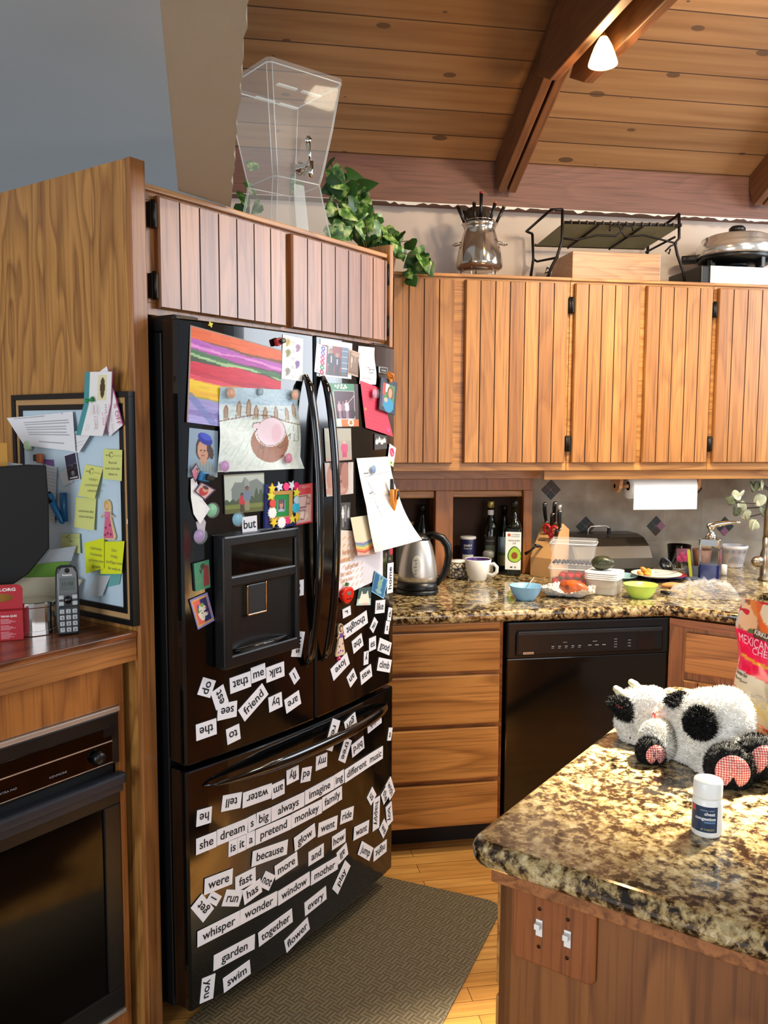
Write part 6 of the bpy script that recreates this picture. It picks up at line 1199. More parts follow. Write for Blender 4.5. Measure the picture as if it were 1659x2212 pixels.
# crumpled clear bag
p = at(1530, 1296); random.seed(9)
def crump(u, v):
    x, y = (u-.5)*.27, (v-.5)*.14; e = max(0, 1-((u-.5)*2)**2)*max(0, 1-((v-.5)*2)**2); r = math.sin(21*u+13*v)*math.sin(17*v-8*u)+.7*math.sin(43*u-9*v)*math.cos(39*v+5*u)
    return (x, y, .002+.066*e**.7*(.55+.45*u)+.016*abs(r)*min(1, 3*e))
solo('clear_bag', MB().grid(crump, 44, 30, sm=False), pm('crinkled_film', 'fafafa', .10, alpha=.13, spec=1), 'crumpled clear plastic bag beside the sink', 'plastic bag', None, T(p.x+.02, p.y+.075, ZC) @ Matrix.Rotation(-.35, 4, 'Z'))
# sink, faucet
sx = [SK.inverted() @ Zp(x, y, .915) for x, y in ((1594, 1277), (1600, 1300), (1659, 1274), (1659, 1306))]
S0, S1, T0, T1 = .24, .80, .115, .455
cut = MB().box(S0, S1, T0, T1, .80, 1.0).build('cutter', GRAN, None, SK); bo = cto.modifiers.new('sink_cut', 'BOOLEAN'); bo.object = cut; bo.solver = 'EXACT'
bpy.context.view_layer.update(); me = bpy.data.meshes.new_from_object(cto.evaluated_get(bpy.context.evaluated_depsgraph_get())); cto.modifiers.clear(); cto.data = me; bpy.data.objects.remove(cut)
mb = MB(); a, b_, c_, d_ = S0-.01, S1+.01, T0-.01, T1+.01
mb.box(a, b_, c_, c_+.008, .70, .871).box(a, b_, d_-.008, d_, .70, .871).box(a, a+.008, c_, d_, .70, .871).box(b_-.008, b_, c_, d_, .70, .871).box(a, b_, c_, d_, .692, .70)
sk = solo('sink_basin', mb, NICKEL, 'undermount steel sink basin at the right frame edge', 'sink', None, SK)
p = at(1648, 1256); k, M = stand('kitchen_faucet', 'brushed nickel faucet at the right frame edge beyond the sink', 'faucet', (p.x+.03, p.y+.03, ZC), None, 0)
part(k, 'body', MB().lathe([(.0001, 0), (.030, 0), (.030, .006), (.024, .012), (.024, .06), (.030, .085), (.024, .12), (.018, .14), (.018, .19), (.0001, .19)], 26), NICKEL, M)
part(k, 'lever', MB().ell((-.045, -.01, .085), (.030, .022, .024), 18, 10), NICKEL, M)
part(k, 'spout', MB().tube([(0, 0, .18), (0, 0, .30), (-.01, -.03, .37), (-.02, -.07, .39), (-.03, -.11, .36), (-.032, -.125, .31)], [.016, .016, .016, .016, .017, .018], 14), NICKEL, M)
part(k, 'spray_head', MB().lathe([(.018, .0), (.020, -.01), (.022, -.04), (.034, -.10), (.034, -.108), (.0001, -.108)], 22, (-.032, -.126, .31)), pm('dark_blue_steel', '2a3440', .2, .8), M); part(k, 'spray_collar', MB().lathe([(.0001, .004), (.0205, .004), (.0205, -.006), (.0001, -.006)], 20, (-.032, -.126, .312)), pm('bronze_band', '4a2e1c', .4, .5), M)
p = at(1650, 1298); solo('blue_dish', MB().prism([(-.07, 0), (.08, 0), (.08, .05), (.01, .075)], -.004, .004, .002, 0, Matrix.Rotation(PI/2, 4, 'X')), pm('sky_blue_plastic', '4a8ac8', .4), 'sky blue plastic dish standing in the sink at the frame edge', 'dish', None, SK @ T((S0+S1)/2+.05, T0+.10, .86-.01) @ Matrix.Rotation(.5, 4, 'Z'))
d = bpy.data.objects['blue_dish']
# paper towel on its wooden holder under the cabinets
a = Yp(1357, 1060, 3.62); b_ = Yp(1492, 1060, 3.62); zc = 1.318
h_ = thingF('paper_towel_holder', 'wooden paper towel holder under the middle wall cabinet', 'holder', (a.x, 3.62, 1.39), None, I4)
SIDE = [(-.055, .0), (.055, .0), (.05, -.06), (.03, -.098), (-.02, -.104), (-.045, -.085), (-.055, -.05)]
for x0, x1 in ((a.x-.066, a.x-.050), (b_.x+.006, b_.x+.022)): part(h_, 'bracket', MB().prism(SIDE, x0, x1, .003, 0, Matrix(((0, 0, 1, 0), (1, 0, 0, 3.62), (0, 1, 0, 1.3935), (0, 0, 0, 1)))), PALEOAK)
part(h_, 'mounting_board', MB().box(a.x-.066, b_.x+.022, 3.57, 3.67, 1.3815, 1.3925, .002), PALEOAK)
part(h_, 'dowel', MB().lathe([(.0001, a.x-.066), (.010, a.x-.066), (.010, b_.x+.020), (.0001, b_.x+.020)], 14, M=T(0, 3.62, zc) @ Matrix.Rotation(PI/2, 4, 'Y')), PALEOAK)
pt = thingF('paper_towel_roll', 'white paper towel roll with a sheet hanging down', 'paper towel', (a.x, 3.62, zc), None, I4); PT = pm('paper_towel', 'efeeea', .9, bump=.25, bscale=160)
RT = Matrix(((0, 0, 1, 0), (1, 0, 0, 3.62), (0, 1, 0, zc), (0, 0, 0, 1)))
part(pt, 'roll', MB().lathe([(.021, a.x-.002), (.058, a.x-.002), (.058, b_.x), (.021, b_.x), (.021, a.x-.002)], 40, M=RT), PT)
part(pt, 'hanging_sheet', MB().grid(lambda u, v: (a.x-.001+(b_.x-a.x)*u, 3.62-.0592*math.cos(min(1, max(0, v-.45)*1.3)*1.2)-.0005-.004*(1-v)*math.sin(3*u), 1.2155+.10*v if v < .45 else 1.2155+.045+.0592*math.sin(min(1, (v-.45)*1.3)*1.2)+.06*.9), 10, 24), PT)
# magnolia stems at the right
p = Yp(1620, 1110, 3.62); k, M = stand('flower_vase', 'tall dark vase of pale magnolia branches at the right frame edge', 'vase', (2.60, 3.66, ZC), None, 0)
part(k, 'vase', MB().lathe([(.0001, 0), (.04, 0), (.055, .05), (.045, .13), (.028, .19), (.034, .21), (.030, .21), (.0001, .19)], 26), pm('dark_vase', '1a1f20', .2), M)
random.seed(21); PET = pm('pale_petal', 'c8ccae', .6); PET2 = pm('olive_leaf', '5f664c', .6)
for i, (px, py, sz) in enumerate(((1580, 1085, .040), (1597, 1072, .045), (1601, 1098, .050), (1628, 1055, .045), (1612, 1118, .045), (1640, 1085, .05), (1650, 1110, .045), (1629, 1138, .048), (1645, 1050, .05), (1592, 1108, .04), (1637, 1040, .045))):
    q = Yp(px, py, 3.60+random.uniform(-.05, .05)); lo_ = M.inverted() @ q; mid = Vector((lo_.x*.5, lo_.y*.5, (.2+lo_.z)/2+.05))
    if i % 2 == 0: part(k, 'stem', MB().tube([(0, 0, .19), mid, lo_], .0025, 6), pm('twig', '3a3022', .8), M)
    mb = MB()
    for j in range(3): mb.ell((0, 0, 0), (sz*.42, .004, sz*.60), 12, 8, 0, T(*lo_) @ Euler((random.uniform(-.5, .5), random.uniform(-.9, .9), random.uniform(-1, 1))).to_matrix().to_4x4() @ T(random.uniform(-.012, .012), 0, sz*.2))
    part(k, 'blossom' if i % 3 else 'leaf', mb, PET if i % 3 else PET2, M)
# ================================================================== things on top of the cabinets
ZT = 2.1985
f = Yp(1035, 590, 3.64); k, M = stand('fondue_pot', 'polished steel fondue pot on wire legs with forks, on the left wall cabinet', 'fondue pot', (f.x, 3.64, ZT), None, FACE((f.x, 3.64)))
part(k, 'pot', MB().lathe([(.0001, .050), (.086, .050), (.098, .058), (.099, .078), (.090, .135), (.076, .185), (.066, .215), (.070, .232), (.078, .243), (.074, .245), (.062, .220), (.0001, .20)], 44), pm('bronze_mirror_steel', 'bdb2a4', .10, .9), M)
for a in range(5): part(k, 'leg', MB().tube([(.075*math.cos(a*1.257+.5), .075*math.sin(a*1.257+.5), 0), (.080*math.cos(a*1.257+.5), .080*math.sin(a*1.257+.5), .055)], .0025, 6), CHROME, M)
for sx in (-1, 1): part(k, 'handle', MB().tube([(sx*.078, -.022, .165), (sx*.105, -.022, .158), (sx*.118, 0, .156), (sx*.105, .022, .158), (sx*.078, .022, .165)], .003, 8), CHROME, M)
part(k, 'fork_rack', MB().tube([(.060*math.cos(a*PI/10), .060*math.sin(a*PI/10), .256) for a in range(20)], .0022, 6, closed=True).tube([(.06, 0, .256), (.06, 0, .24)], .002, 6), CHROME, M)
part(k, 'burner_base', MB().lathe(cyl(.045, .001, .030, .004), 24), STEEL, M)
cols = ('4a2a1c', '24201c', '8a1c24', 'a8562c', '6a5030', '20201c')
for i, (x, dx, h) in enumerate(((-.052, -.045, .075), (-.022, -.004, .090), (.004, .0, .135), (.034, .030, .085), (.052, .050, .070), (-.040, -.03, .062))):
    t = thing('fondue_fork', ('dark fondue fork leaning left in the pot', 'short dark fondue fork left of the tallest one', 'tallest fondue fork with a red tip', 'fondue fork with an orange tip leaning right', 'fondue fork with a tan tip, rightmost in the pot', 'small dark fondue fork beside the leftmost one')[i], 'fork', M, 'fondue forks in the pot'); ROOT[t] = M
    b0 = Vector((x*.8, -.01+.012*(i % 3), .19)); b1 = Vector((x+dx, -.015+.012*(i % 3), .245+h))
    part(t, 'shaft', MB().tube([b0, b0.lerp(b1, .4)], .0015, 6), CHROME, M); part(t, 'handle', MB().tube([b0.lerp(b1, .38), b0.lerp(b1, .96)], [.0058, .0075], 8), BLKS, M); part(t, 'tip', MB().tube([b0.lerp(b1, .961), b1], .0076, 8), pm('fork_tip_'+cols[i], cols[i], .5), M)
part(k, 'lid_board', MB().lathe([(.0001, 0), (.058, 0), (.058, .005), (.0001, .005)], 26, M=T(-.012, .030, .285) @ Matrix.Rotation(.9, 4, 'X')), pm('dark_wicker_lid', '3a2c20', .7), M)
# wrought iron rack with a wicker shelf
def Q(px, py, Y): return Yp(px, py, Y)
rk = thingF('iron_rack', 'black wrought iron serving rack with a wicker shelf and scrolls', 'rack', (1.6, 3.7, ZT), None, I4)
yf, yb = 3.60, 3.82
def both(pts, r=.0055): return MB().tube(pts, r, 8)
fl = Q(1216, 480, yf); frr = Q(1470, 487, yf); bl_ = Q(1155, 530, yb); br_ = Q(1390, 537, yb)
part(rk, 'wicker_shelf', MB().grid(lambda u, v: tuple(((fl*(1-u)+frr*u)*(1-v)+(bl_*(1-u)+br_*u)*v)[:2])+(((fl*(1-u)+frr*u)*(1-v)+(bl_*(1-u)+br_*u)*v).z-.004,), 8, 6), pm('olive_wicker', 'a09668', .85, bump=1, bscale=220), I4)
n = 15; RAT = pm('dark_rattan', '4a3a28', .8)
for i in range(n+1):
    p_ = fl.lerp(frr, i/n); part(rk, 'lashing', MB().tube([p_+Vector((0, -.006, -.008)), p_+Vector((0, -.008, .004)), p_+Vector((0, .004, .008))], .0035, 6), RAT)
    p_ = bl_.lerp(br_, i/n); part(rk, 'lashing', MB().tube([p_+Vector((0, -.006, -.006)), p_+Vector((0, -.006, .006))], .0035, 6), RAT)
part(rk, 'shelf_rail', both([fl, frr], .006), GUN); part(rk, 'shelf_rail', both([bl_, br_], .006), GUN)
for u in (.30, .68): part(rk, 'shelf_bar', both([fl.lerp(frr, u)+Vector((0, 0, -.008)), bl_.lerp(br_, u)+Vector((0, 0, -.008))], .0045), GUN)
def leg(p, x2, Y, z0=ZT+.005): return both([p+Vector((0, 0, .0)), Vector((p.x+(x2-p.x)*.35, Y, p.z-.10)), Vector((p.x+(x2-p.x)*.75, Y, p.z-.20)), Vector((x2, Y, z0))], .006)
part(rk, 'leg', both([Q(1215, 452, yf), Q(1214, 520, yf), Q(1203, 555, yf), Q(1192, 575, yf), Vector((Q(1180, 590, yf).x, yf, ZT+.006))], .0065), GUN)
part(rk, 'leg', both([Q(1467, 462, yf), Q(1467, 515, yf), Q(1458, 525, yf), Q(1463, 550, yf), Q(1475, 585, yf), Vector((Q(1481, 600, yf).x, yf, ZT+.006))], .0065), GUN)
zq = ZT+.006
part(rk, 'leg', both([Q(1150, 505, yb), Q(1152, 560, yb), Vector((Q(1143, 598, yb).x, yb, zq))], .0065), GUN); part(rk, 'leg', both([Q(1400, 520, yb), Q(1398, 560, yb), Vector((Q(1400, 600, yb).x, yb, zq))], .0065), GUN)
part(rk, 'side_arm', both([Q(1215, 452, yf), Q(1190, 453, yf), Q(1137, 500, yb), Q(1150, 505, yb)], .006), GUN); part(rk, 'side_arm', both([Q(1467, 462, yf), Q(1460, 468, yf+.02), Q(1395, 515, yb), Q(1400, 520, yb)], .006), GUN)
part(rk, 'lower_stretcher', both([Q(1150, 558, yb), Q(1160, 565, yb), Q(1205, 556, yf)], .005), GUN); part(rk, 'lower_stretcher', both([Q(1458, 512, yf), Q(1395, 545, yb)], .005), GUN)
part(rk, 'scroll', both([Q(1216, 515, yf), Q(1245, 518, yf), Q(1290, 508, yf), Q(1330, 510, yf), Q(1342, 500, yf), Q(1338, 489, yf), Q(1328, 486, yf), Q(1318, 491, yf), Q(1317, 499, yf)], .0045), GUN)
part(rk, 'scroll', both([Q(1462, 526, yf), Q(1430, 518, yf), Q(1390, 508, yf), Q(1350, 511, yf), Q(1342, 500, yf), Q(1348, 489, yf), Q(1358, 486, yf), Q(1367, 491, yf), Q(1367, 499, yf)], .0045), GUN)
part(rk, 'scroll', both([Q(1462, 526, yf), Q(1448, 532, yf), Q(1437, 543, yf), Q(1445, 548, yf), Q(1448, 538, yf)], .004), GUN); part(rk, 'scroll', both([Q(1190, 585, yf), Q(1177, 590, yf), Q(1182, 578, yf), Q(1190, 583, yf)], .004), GUN)
# oak box
bxl = Q(1237, 545, 3.535); bxr = Q(1428, 545, 3.535)
solo('oak_box', MB().box(bxl.x, bxr.x, 3.535, 3.78, ZT, 2.325, .003), PALEOAK, 'plain pale oak box under the iron rack on the middle wall cabinet', 'box')
# white griddle box and electric skillet
g0, g1 = Q(1533, 575, 3.53), Q(1700, 575, 3.53)
gb = thingF('griddle_box', 'silver and black appliance box under the electric skillet', 'appliance', (g0.x, 3.53, ZT), None, I4)
part(gb, 'front_panel', MB().box(g0.x+.005, g1.x, 3.528, 3.535, ZT+.006, 2.285, .002), pm('brushed_white_metal', 'dfe6e6', .3, .3)); part(gb, 'body', MB().box(g0.x-.035, g1.x, 3.536, 3.83, ZT, 2.287, .006), BLKS)
sk_ = Q(1585, 530, 3.66); k, M = stand('electric_skillet', 'steel electric skillet with a domed lid and black knob, at the right edge', 'skillet', (sk_.x+.02, 3.67, 2.2875), None, FACE((2.2, 3.67)))
part(k, 'pan', MB().lathe([(.0001, .030), (.14, .030), (.165, .045), (.17, .062), (.0001, .062)], 44), BLKS, M); part(k, 'base_ring', MB().lathe([(.0001, .022), (.05, .022), (.06, .030), (.0001, .030)], 30), DKGREY, M)
part(k, 'lid', MB().lathe([(.0001, .0625), (.172, .0625), (.176, .068), (.172, .110), (.160, .124), (.155, .128), (.152, .146), (.125, .158), (.05, .166), (.0001, .167)], 48), pm('skillet_lid_steel', 'd8d6d0', .16, .8), M)
part(k, 'knob', MB().lathe([(.0001, .1675), (.018, .1675), (.018, .175), (.036, .182), (.036, .194), (.026, .204), (.0001, .208)], 26), BLKS, M)
for a in range(4): part(k, 'foot', MB().box(-.014, .014, -.012, .012, .0, .055, .004, 0, Matrix.Rotation(a*PI/2+PI/4, 4, 'Z') @ T(.145, 0, 0)), BLKS, M)
for sx in (-1, 1): part(k, 'handle', MB().box(sx*.20-.035, sx*.20+.035, -.045, .045, .055, .082, .008), BLKS, M)
# acrylic drink dispenser on the refrigerator cabinet
DM = FM @ T(-.150, .34, 2.102) @ Matrix.Rotation(math.radians(-16), 4, 'Z')
dd = thing('drink_dispenser', 'clear acrylic drink dispenser with a chrome tap above the refrigerator', 'drink dispenser', DM); ROOT[dd] = DM
ACR = pm('clear_acrylic_wall', 'f4f8f6', .04, alpha=.12, spec=.4); ACE = pm('acrylic_edge', 'e8f0ee', .08, alpha=.5, spec=.9)
def sect(z, a, c): return [(-a, -a+c, z), (-a+c, -a, z), (a-c, -a, z), (a, -a+c, z), (a, a-c, z), (a-c, a, z), (-a+c, a, z), (-a, a-c, z)]
def loft(secs):
    vs = []; fs = []
    for s_ in secs: vs += s_
    for i in range(len(secs)-1):
        for j in range(8): fs.append((8*i+j, 8*i+(j+1) % 8, 8*i+8+(j+1) % 8, 8*i+8+j))
    return vs, fs
T0_, T1_ = .250, .562
secs = [sect(T0_, .088, .012), sect(T0_+.03, .095, .012), sect(.42, .118, .012), sect(T1_, .137, .012)]
v_, f_ = loft(secs); part(dd, 'tank', MB().add(v_, f_+[tuple(range(8))[::-1]]), ACR, DM)
for j in range(8): part(dd, 'edge_line', MB().tube([s_[j] for s_ in (sect(.0005, .130, .012), sect(.12, .108, .012), sect(.249, .089, .012))], .0015, 5), ACE, DM)
v_, f_ = loft([sect(.0005, .130, .012), sect(.12, .108, .012), sect(.249, .089, .012)]); part(dd, 'base_stand', MB().add(v_, f_), ACR, DM)
part(dd, 'base_panel', MB().add([(-.03, -.128, .02), (.02, -.128, .02), (.016, -.094, .235), (-.022, -.094, .235)], [(0, 1, 2, 3)]), pm('frosted_strip', 'dfe8ea', .2, alpha=.45), DM)
v_, f_ = loft([sect(T1_+.001, .140, .012), sect(T1_+.014, .140, .012)]); part(dd, 'lid', MB().add(v_, f_+[tuple(range(8, 16))]), ACR, DM)
for z, a in ((T1_, .138), (T0_, .0885), (.0015, .130)): part(dd, 'edge_line', MB().tube(sect(z, a, .012), .0022, 6, closed=True), ACE, DM)
for j in (0, 1, 2, 3, 4, 6): part(dd, 'edge_line', MB().tube([s_[j] for s_ in secs], .0014, 5), ACE, DM)
mb = MB()
for x in (-.07, .02): mb.box(x, x+.07, -.085, -.070, T1_-.035, T1_-.03, .001).box(x, x+.07, .05, .065, T1_-.035, T1_-.03, .001)
part(dd, 'grip_rib', mb, ACE, DM)
TPM = T(.004, -.096, T0_+.035)
tp = part(dd, 'tap', MB().lathe([(.0001, -.008), (.022, -.006), (.022, 0), (.014, .006), (.010, .03), (.010, .055), (.0001, .058)], 20, M=TPM @ Matrix.Rotation(PI/2, 4, 'X')), CHROME, DM)
part(tp, 'spigot', MB().tube([(.004, -.148, T0_+.045), (.004, -.149, T0_+.015), (.004, -.151, T0_-.004)], [.011, .009, .008], 12), CHROME, DM)
part(tp, 'lever', MB().tube([(.004, -.146, T0_+.045), (.004, -.141, T0_+.075), (.004, -.136, T0_+.105)], [.007, .008, .013], 12, flat=.5), CHROME, DM)
part(tp, 'lever_ball', MB().ell((.004, -.138, T0_+.112), (.013, .008, .014), 14, 8), pm('clear_knob', 'd8dcd8', .05, 1), DM)
# ivy trailing along the cabinet tops
iv = thing('ivy_plant', 'variegated trailing ivy beside the drink dispenser on the cabinet tops', 'plant', T(.52, 3.28, 2.103)); ROOT[iv] = T(.52, 3.28, 2.103)
m_, N, L, b = newmat('variegated_leaf'); tc, v = coords(N, L, (38, 38, 38), True); n_ = N.new('ShaderNodeTexNoise'); n_.inputs['Scale'].default_value = 1; n_.inputs['Detail'].default_value = 3; L.new(v, n_.inputs['Vector'])
L.new(ramp(N, L, n_.outputs['Fac'], [(.36, '244a1c'), (.48, '4a7a30'), (.56, '86a458'), (.68, 'b4c48c')]), b.inputs['Base Color']); b.inputs['Roughness'].default_value = .4
m2 = pm('dark_ivy_leaf', '234a1c', .42)
random.seed(31)
def leafmesh(sz):
    P = [(0, -.02), (.30, -.18), (.55, .0), (.52, .35), (.30, .72), (0, 1.1), (-.30, .72), (-.52, .35), (-.55, 0), (-.30, -.18)]
    vs = [(x*sz, y*sz, -abs(x)*.25*sz-.10*y*y*sz) for x, y in P]+[(0, .3*sz, .03*sz)]; n = len(P)
    return MB().add(vs, [(i, (i+1) % n, n) for i in range(n)], 0, True)
spots = []
for (x0, y0, x1, y1, cnt, Y0, Y1) in ((722, 350, 735, 480, 16, 3.12, 3.12), (760, 380, 800, 500, 16, 3.2, 3.25), (720, 480, 860, 520, 22, 3.15, 3.38), (800, 470, 880, 540, 14, 3.35, 3.42), (850, 520, 930, 575, 14, 3.42, 3.44), (735, 400, 770, 470, 14, 3.15, 3.2)):
    for i in range(cnt): u = random.random(); spots.append((x0+(x1-x0)*u+random.uniform(-14, 14), y0+(y1-y0)*u+random.uniform(-18, 14), Y0+(Y1-Y0)*u+random.uniform(-.05, .05), random.uniform(.044, .070)))
spots += [(885, 600, 3.43, .05), (878, 585, 3.43, .04), (905, 535, 3.44, .045), (920, 560, 3.44, .045), (528, 420, 3.3, .06), (540, 395, 3.3, .06), (520, 440, 3.28, .055), (560, 440, 3.2, .05), (548, 350, 3.35, .05), (645, 370, 3.2, .05), (640, 390, 3.2, .06)]
pts = []
for i, (px, py, Y, sz) in enumerate(spots):
    q = Yp(px, py, Y); 
    if q.z < 2.215 and Y < 3.44 and py < 580: q.z = 2.215+random.random()*.02
    E = Euler((random.uniform(.7, 1.9), random.uniform(-.7, .7), random.uniform(-1.0, 1.0)))
    part(iv, 'leaf', leafmesh(sz).xf(T(*q) @ E.to_matrix().to_4x4() @ Matrix.Rotation(random.uniform(2.2, 4.2), 4, 'Z')), m_ if i % 3 else m2)
    pts.append(q)
for k_ in range(0, len(pts)-11, 9): part(iv, 'stem', MB().tube([(.52, 3.28, 2.12), pts[k_].lerp(Vector((.52, 3.28, 2.2)), .5)+Vector((0, 0, .03)), pts[k_]], .0022, 5), pm('ivy_stem', '4a3a22', .7))
part(iv, 'pot', MB().lathe([(.0001, 0), (.06, 0), (.08, .11), (.0001, .11)], 24, (.52, 3.28, 2.103)), pm('brown_pot', '5a3a26', .6))
for i_ in iv.children: pass
# pendant lamp between the tie boards
lp = Yp(1354, 115, 2.75); lp.x = 1.1835; k, M = stand('pendant_lamp', 'small glowing frosted glass pendant lamp hung under the rafters', 'pendant lamp', (lp.x, lp.y, lp.z-.045), None, 0)
part(k, 'shade', MB().lathe([(.040, 0), (.047, .003), (.046, .010), (.038, .034), (.028, .060), (.016, .082), (.012, .088), (.0001, .088)], 30), pm('glowing_frosted_glass', 'ffd48c', .3, emit=9), M)
part(k, 'socket', MB().lathe([(.0001, .0885), (.011, .0885), (.010, .105), (.004, .125), (.0001, .125)], 16), pm('brass_socket', '8a5a28', .35, .8), M)
part(k, 'cord', MB().tube([(0, 0, .125), (0, 0, 3.10-lp.z+.04)], .0018, 6), GUN, M)
l = bpy.data.lights.new('pendant_bulb', 'POINT'); l.energy = 9; l.color = (1, .62, .28); l.shadow_soft_size = .03
lo_ = bpy.data.objects.new('pendant_bulb', l); COL.objects.link(lo_); lo_.location = (lp.x, lp.y, lp.z-.075)
# ================================================================== island (same diagonal as the refrigerator)
IS, IT = -1.158, .937
isl = thingF('island_cabinet', 'oak kitchen island cabinet with light switches on its end, at the right', 'cabinet', (-.6, -1.6, 0))
cx0, cx1, cy1, cy0 = -1.118, -.16, -.985, -2.6
part(isl, 'end_panel', MB().box(cx0, cx0+.02, cy0, cy1, .10, .845, .001), oak('island_panel', '8f5a2c', '64391a', 'Z', fig=2.4, rings=6), FM)
part(isl, 'carcass', MB().box(cx0+.02, cx1, cy0, cy1-.022, .10, .845), OAKD, FM)
part(isl, 'toe_kick', MB().box(cx0+.06, cx1-.06, cy0, cy1-.08, .0005, .10), BLKM, FM)
part(isl, 'top_trim', MB().box(cx0-.014, cx1+.01, cy0, cy1+.010, .845, .872, .002), OAKDH, FM)
part(isl, 'face_frame', MB().box(cx0, cx1, cy1-.022, cy1, .10, .845, .001), OAKV, FM)
part(isl, 'drawer_front', MB().box(cx0+.02, cx0+.46, cy1, cy1+.016, .65, .83, .004), OAKH, FM)
d = part(isl, 'door', MB().box(cx0+.02, cx0+.46, cy1, cy1+.016, .13, .63, .004), OAKV, FM)
part(d, 'hinge', MB().box(cx0+.002, cx0+.024, cy1+.001, cy1+.024, .50, .57, .003), HINGE, FM)
cty = rect2((IS, -2.65), (1, 0), 1.05, (0, 1), 2.65-IT, .045, 7)
solo('island_worktop', MB().prism(cty, .873, .915, .018, seg=5), GRAN, 'speckled granite island top under the plush cow and pill bottle', 'worktop', None, FM)
# switch plate
a = loc(Sp(1112, 1925, cx0)); b_ = loc(Sp(1290, 2068, cx0)); z0 = loc(Sp(1112, 2060, cx0))[2]; z1 = loc(Sp(1112, 1898, cx0))[2]; t0, t1 = a[1], b_[1]
EM = FM @ Matrix(((0, 0, -1, cx0), (-1, 0, 0, 0), (0, 1, 0, 0), (0, 0, 0, 1)))         # x = t, y = z, z = out of the end panel
sp = thing('switch_plate', 'wooden double switch plate on the end of the island', 'light switch', EM @ T((t0+t1)/2, (z0+z1)/2, 0)); ROOT[sp] = EM @ T((t0+t1)/2, (z0+z1)/2, 0)
part(sp, 'plate', MB().prism(rect2((t0, z0), (1, 0), t1-t0, (0, 1), z1-z0, .012, 5), .0004, .007, .003), oak('cherry_plate', '935428', '83481f', 'Y', fig=.8, contrast=.3), EM)
for px, py in ((1165, 2004), (1226, 2028)):
    q = loc(Sp(px, py, cx0-.007)); tg = part(sp, 'toggle_plate', MB().box(q[1]-.0055, q[1]+.0055, q[2]-.0135, q[2]+.0135, .0072, .0084, .0005), WHITE, EM)
    part(tg, 'toggle', MB().box(q[1]-.0045, q[1]+.0045, q[2]+.001, q[2]+.010, .0084, .018, .001), WHITE, EM)
    for s_ in (-1, 1): part(sp, 'screw', MB().lathe([(.003, .007), (.003, .0082), (.0001, .0084)], 12, (q[1], q[2]+s_*.031, 0)), pm('bronze_screw', '3a2212', .4, .6), EM)
# pill bottle
P = loc(Zp(1540, 1816, .915)); PB = FM @ T(P[0]+.0, -P[1]+.0, .9155); PB.translation += Vector((.004, .027, 0)); PB = PB @ Matrix.Rotation(-PI/4-.62, 4, 'Z')
k = thing('pill_bottle', 'white chest congestion pill bottle on the island', 'bottle', PB); ROOT[k] = PB
part(k, 'bottle', MB().lathe([(.0001, 0), (.022, 0), (.0238, .003), (.0238, .054), (.022, .060), (.0205, .063), (.0001, .063)], 36), pm('white_hdpe', 'f0efe9', .3), PB)
part(k, 'cap', MB().lathe([(.0001, .0635), (.0225, .0635), (.0228, .066), (.0228, .088), (.0215, .0905), (.0001, .091)], 36), pm('white_hdpe', 'f0efe9', .3), PB)
wraplabel(k, PB, .02395, .010, .0525, .98, pm('label_navy', '1d3250', .4), 'label', -PI/2-.18); lbp = k
mb = MB(); wrap_text(mb, 'mucus relief', .0242, .0455, .0036, -PI/2+.10, .022); part(k, 'lettering', mb, pm('label_pale', 'b8c8d8', .5), PB)
mb = MB(); wrap_text(mb, 'chest', .0242, .0385, .0075, -PI/2+.27, .017, True); wrap_text(mb, 'congestion', .0242, .0305, .0072, -PI/2-.02, .033, True); part(k, 'lettering', mb, PAPER, PB)
mb = MB(); wrap_text(mb, '60 TABLETS', .0242, .0135, .0042, -PI/2+.15, .022, True); part(k, 'lettering', mb, pm('label_gold', 'a8a070', .5), PB)
wraplabel(k, PB, .02412, .0255, .0285, .36, pm('label_blue_bar', '5a7a9a', .5), 'label_bar', -PI/2+.28); wraplabel(k, PB, .02412, .0425, .0515, .19, pm('label_red', 'b8443c', .5), 'label_logo', -PI/2-.90)
# bag of shredded cheese leaning by the cow
m_, N, L, b = newmat('printed_bag_film'); at_ = N.new('ShaderNodeAttribute'); at_.attribute_name = 'Col'; L.new(at_.outputs['Color'], b.inputs['Base Color']); b.inputs['Roughness'].default_value = .22; b.inputs['Coat Weight'].default_value = .4
BGP = Zp(1566, 1581, .915); nv = Vector((-.93, -.37, 0)).normalized(); BM = frame((-nv.y, nv.x, 0), nv, (BGP.x, BGP.y, .9155)) @ Matrix.Rotation(-PI/2, 4, 'X')
bw, bh = .30, .292
cv = Cv(90, 90, 'c8142c'); cv.U = np.minimum(cv.U*2.1, .999); V = cv.V
cv.m(V > .76, '8a5a3c').ell(.18, .86, .22, .09, 'e2b088', -.3).ell(.34, .93, .2, .05, 'd07a3c', -.3).poly([(.22, 1.0), (.46, .80), (.62, .74), (.9, .8), (1, 1)], 'd8622c').ell(.55, .92, .2, .07, 'ecd4b0', -.2).ell(.3, .76, .08, .04, '5c6a34').m((V > .76) & (cv.U < .06), 'cbb8a8')
cv.poly([(0, .78), (0, .48), (1, .44), (1, .72)], 'd31046').poly([(0, .60), (0, .575), (1, .515), (1, .54)], 'c8882c').poly([(0, .48), (0, .17), (1, .09), (1, .42)], 'ded8c8').poly([(.25, .245), (.45, .215), (.9, .13), (1, .10), (1, .30), (.3, .30)], 'e8d890').poly([(0, .17), (0, .155), (1, .035), (1, .05)], 'b8ac90').poly([(0, .155), (0, .135), (1, .02), (1, .035)], 'c8842c')
cv.poly([(.04, .425), (.04, .412), (.32, .388), (.32, .401)], '2a2420').line([(.02, .19), (.2, .16)], .006, '2a2420')
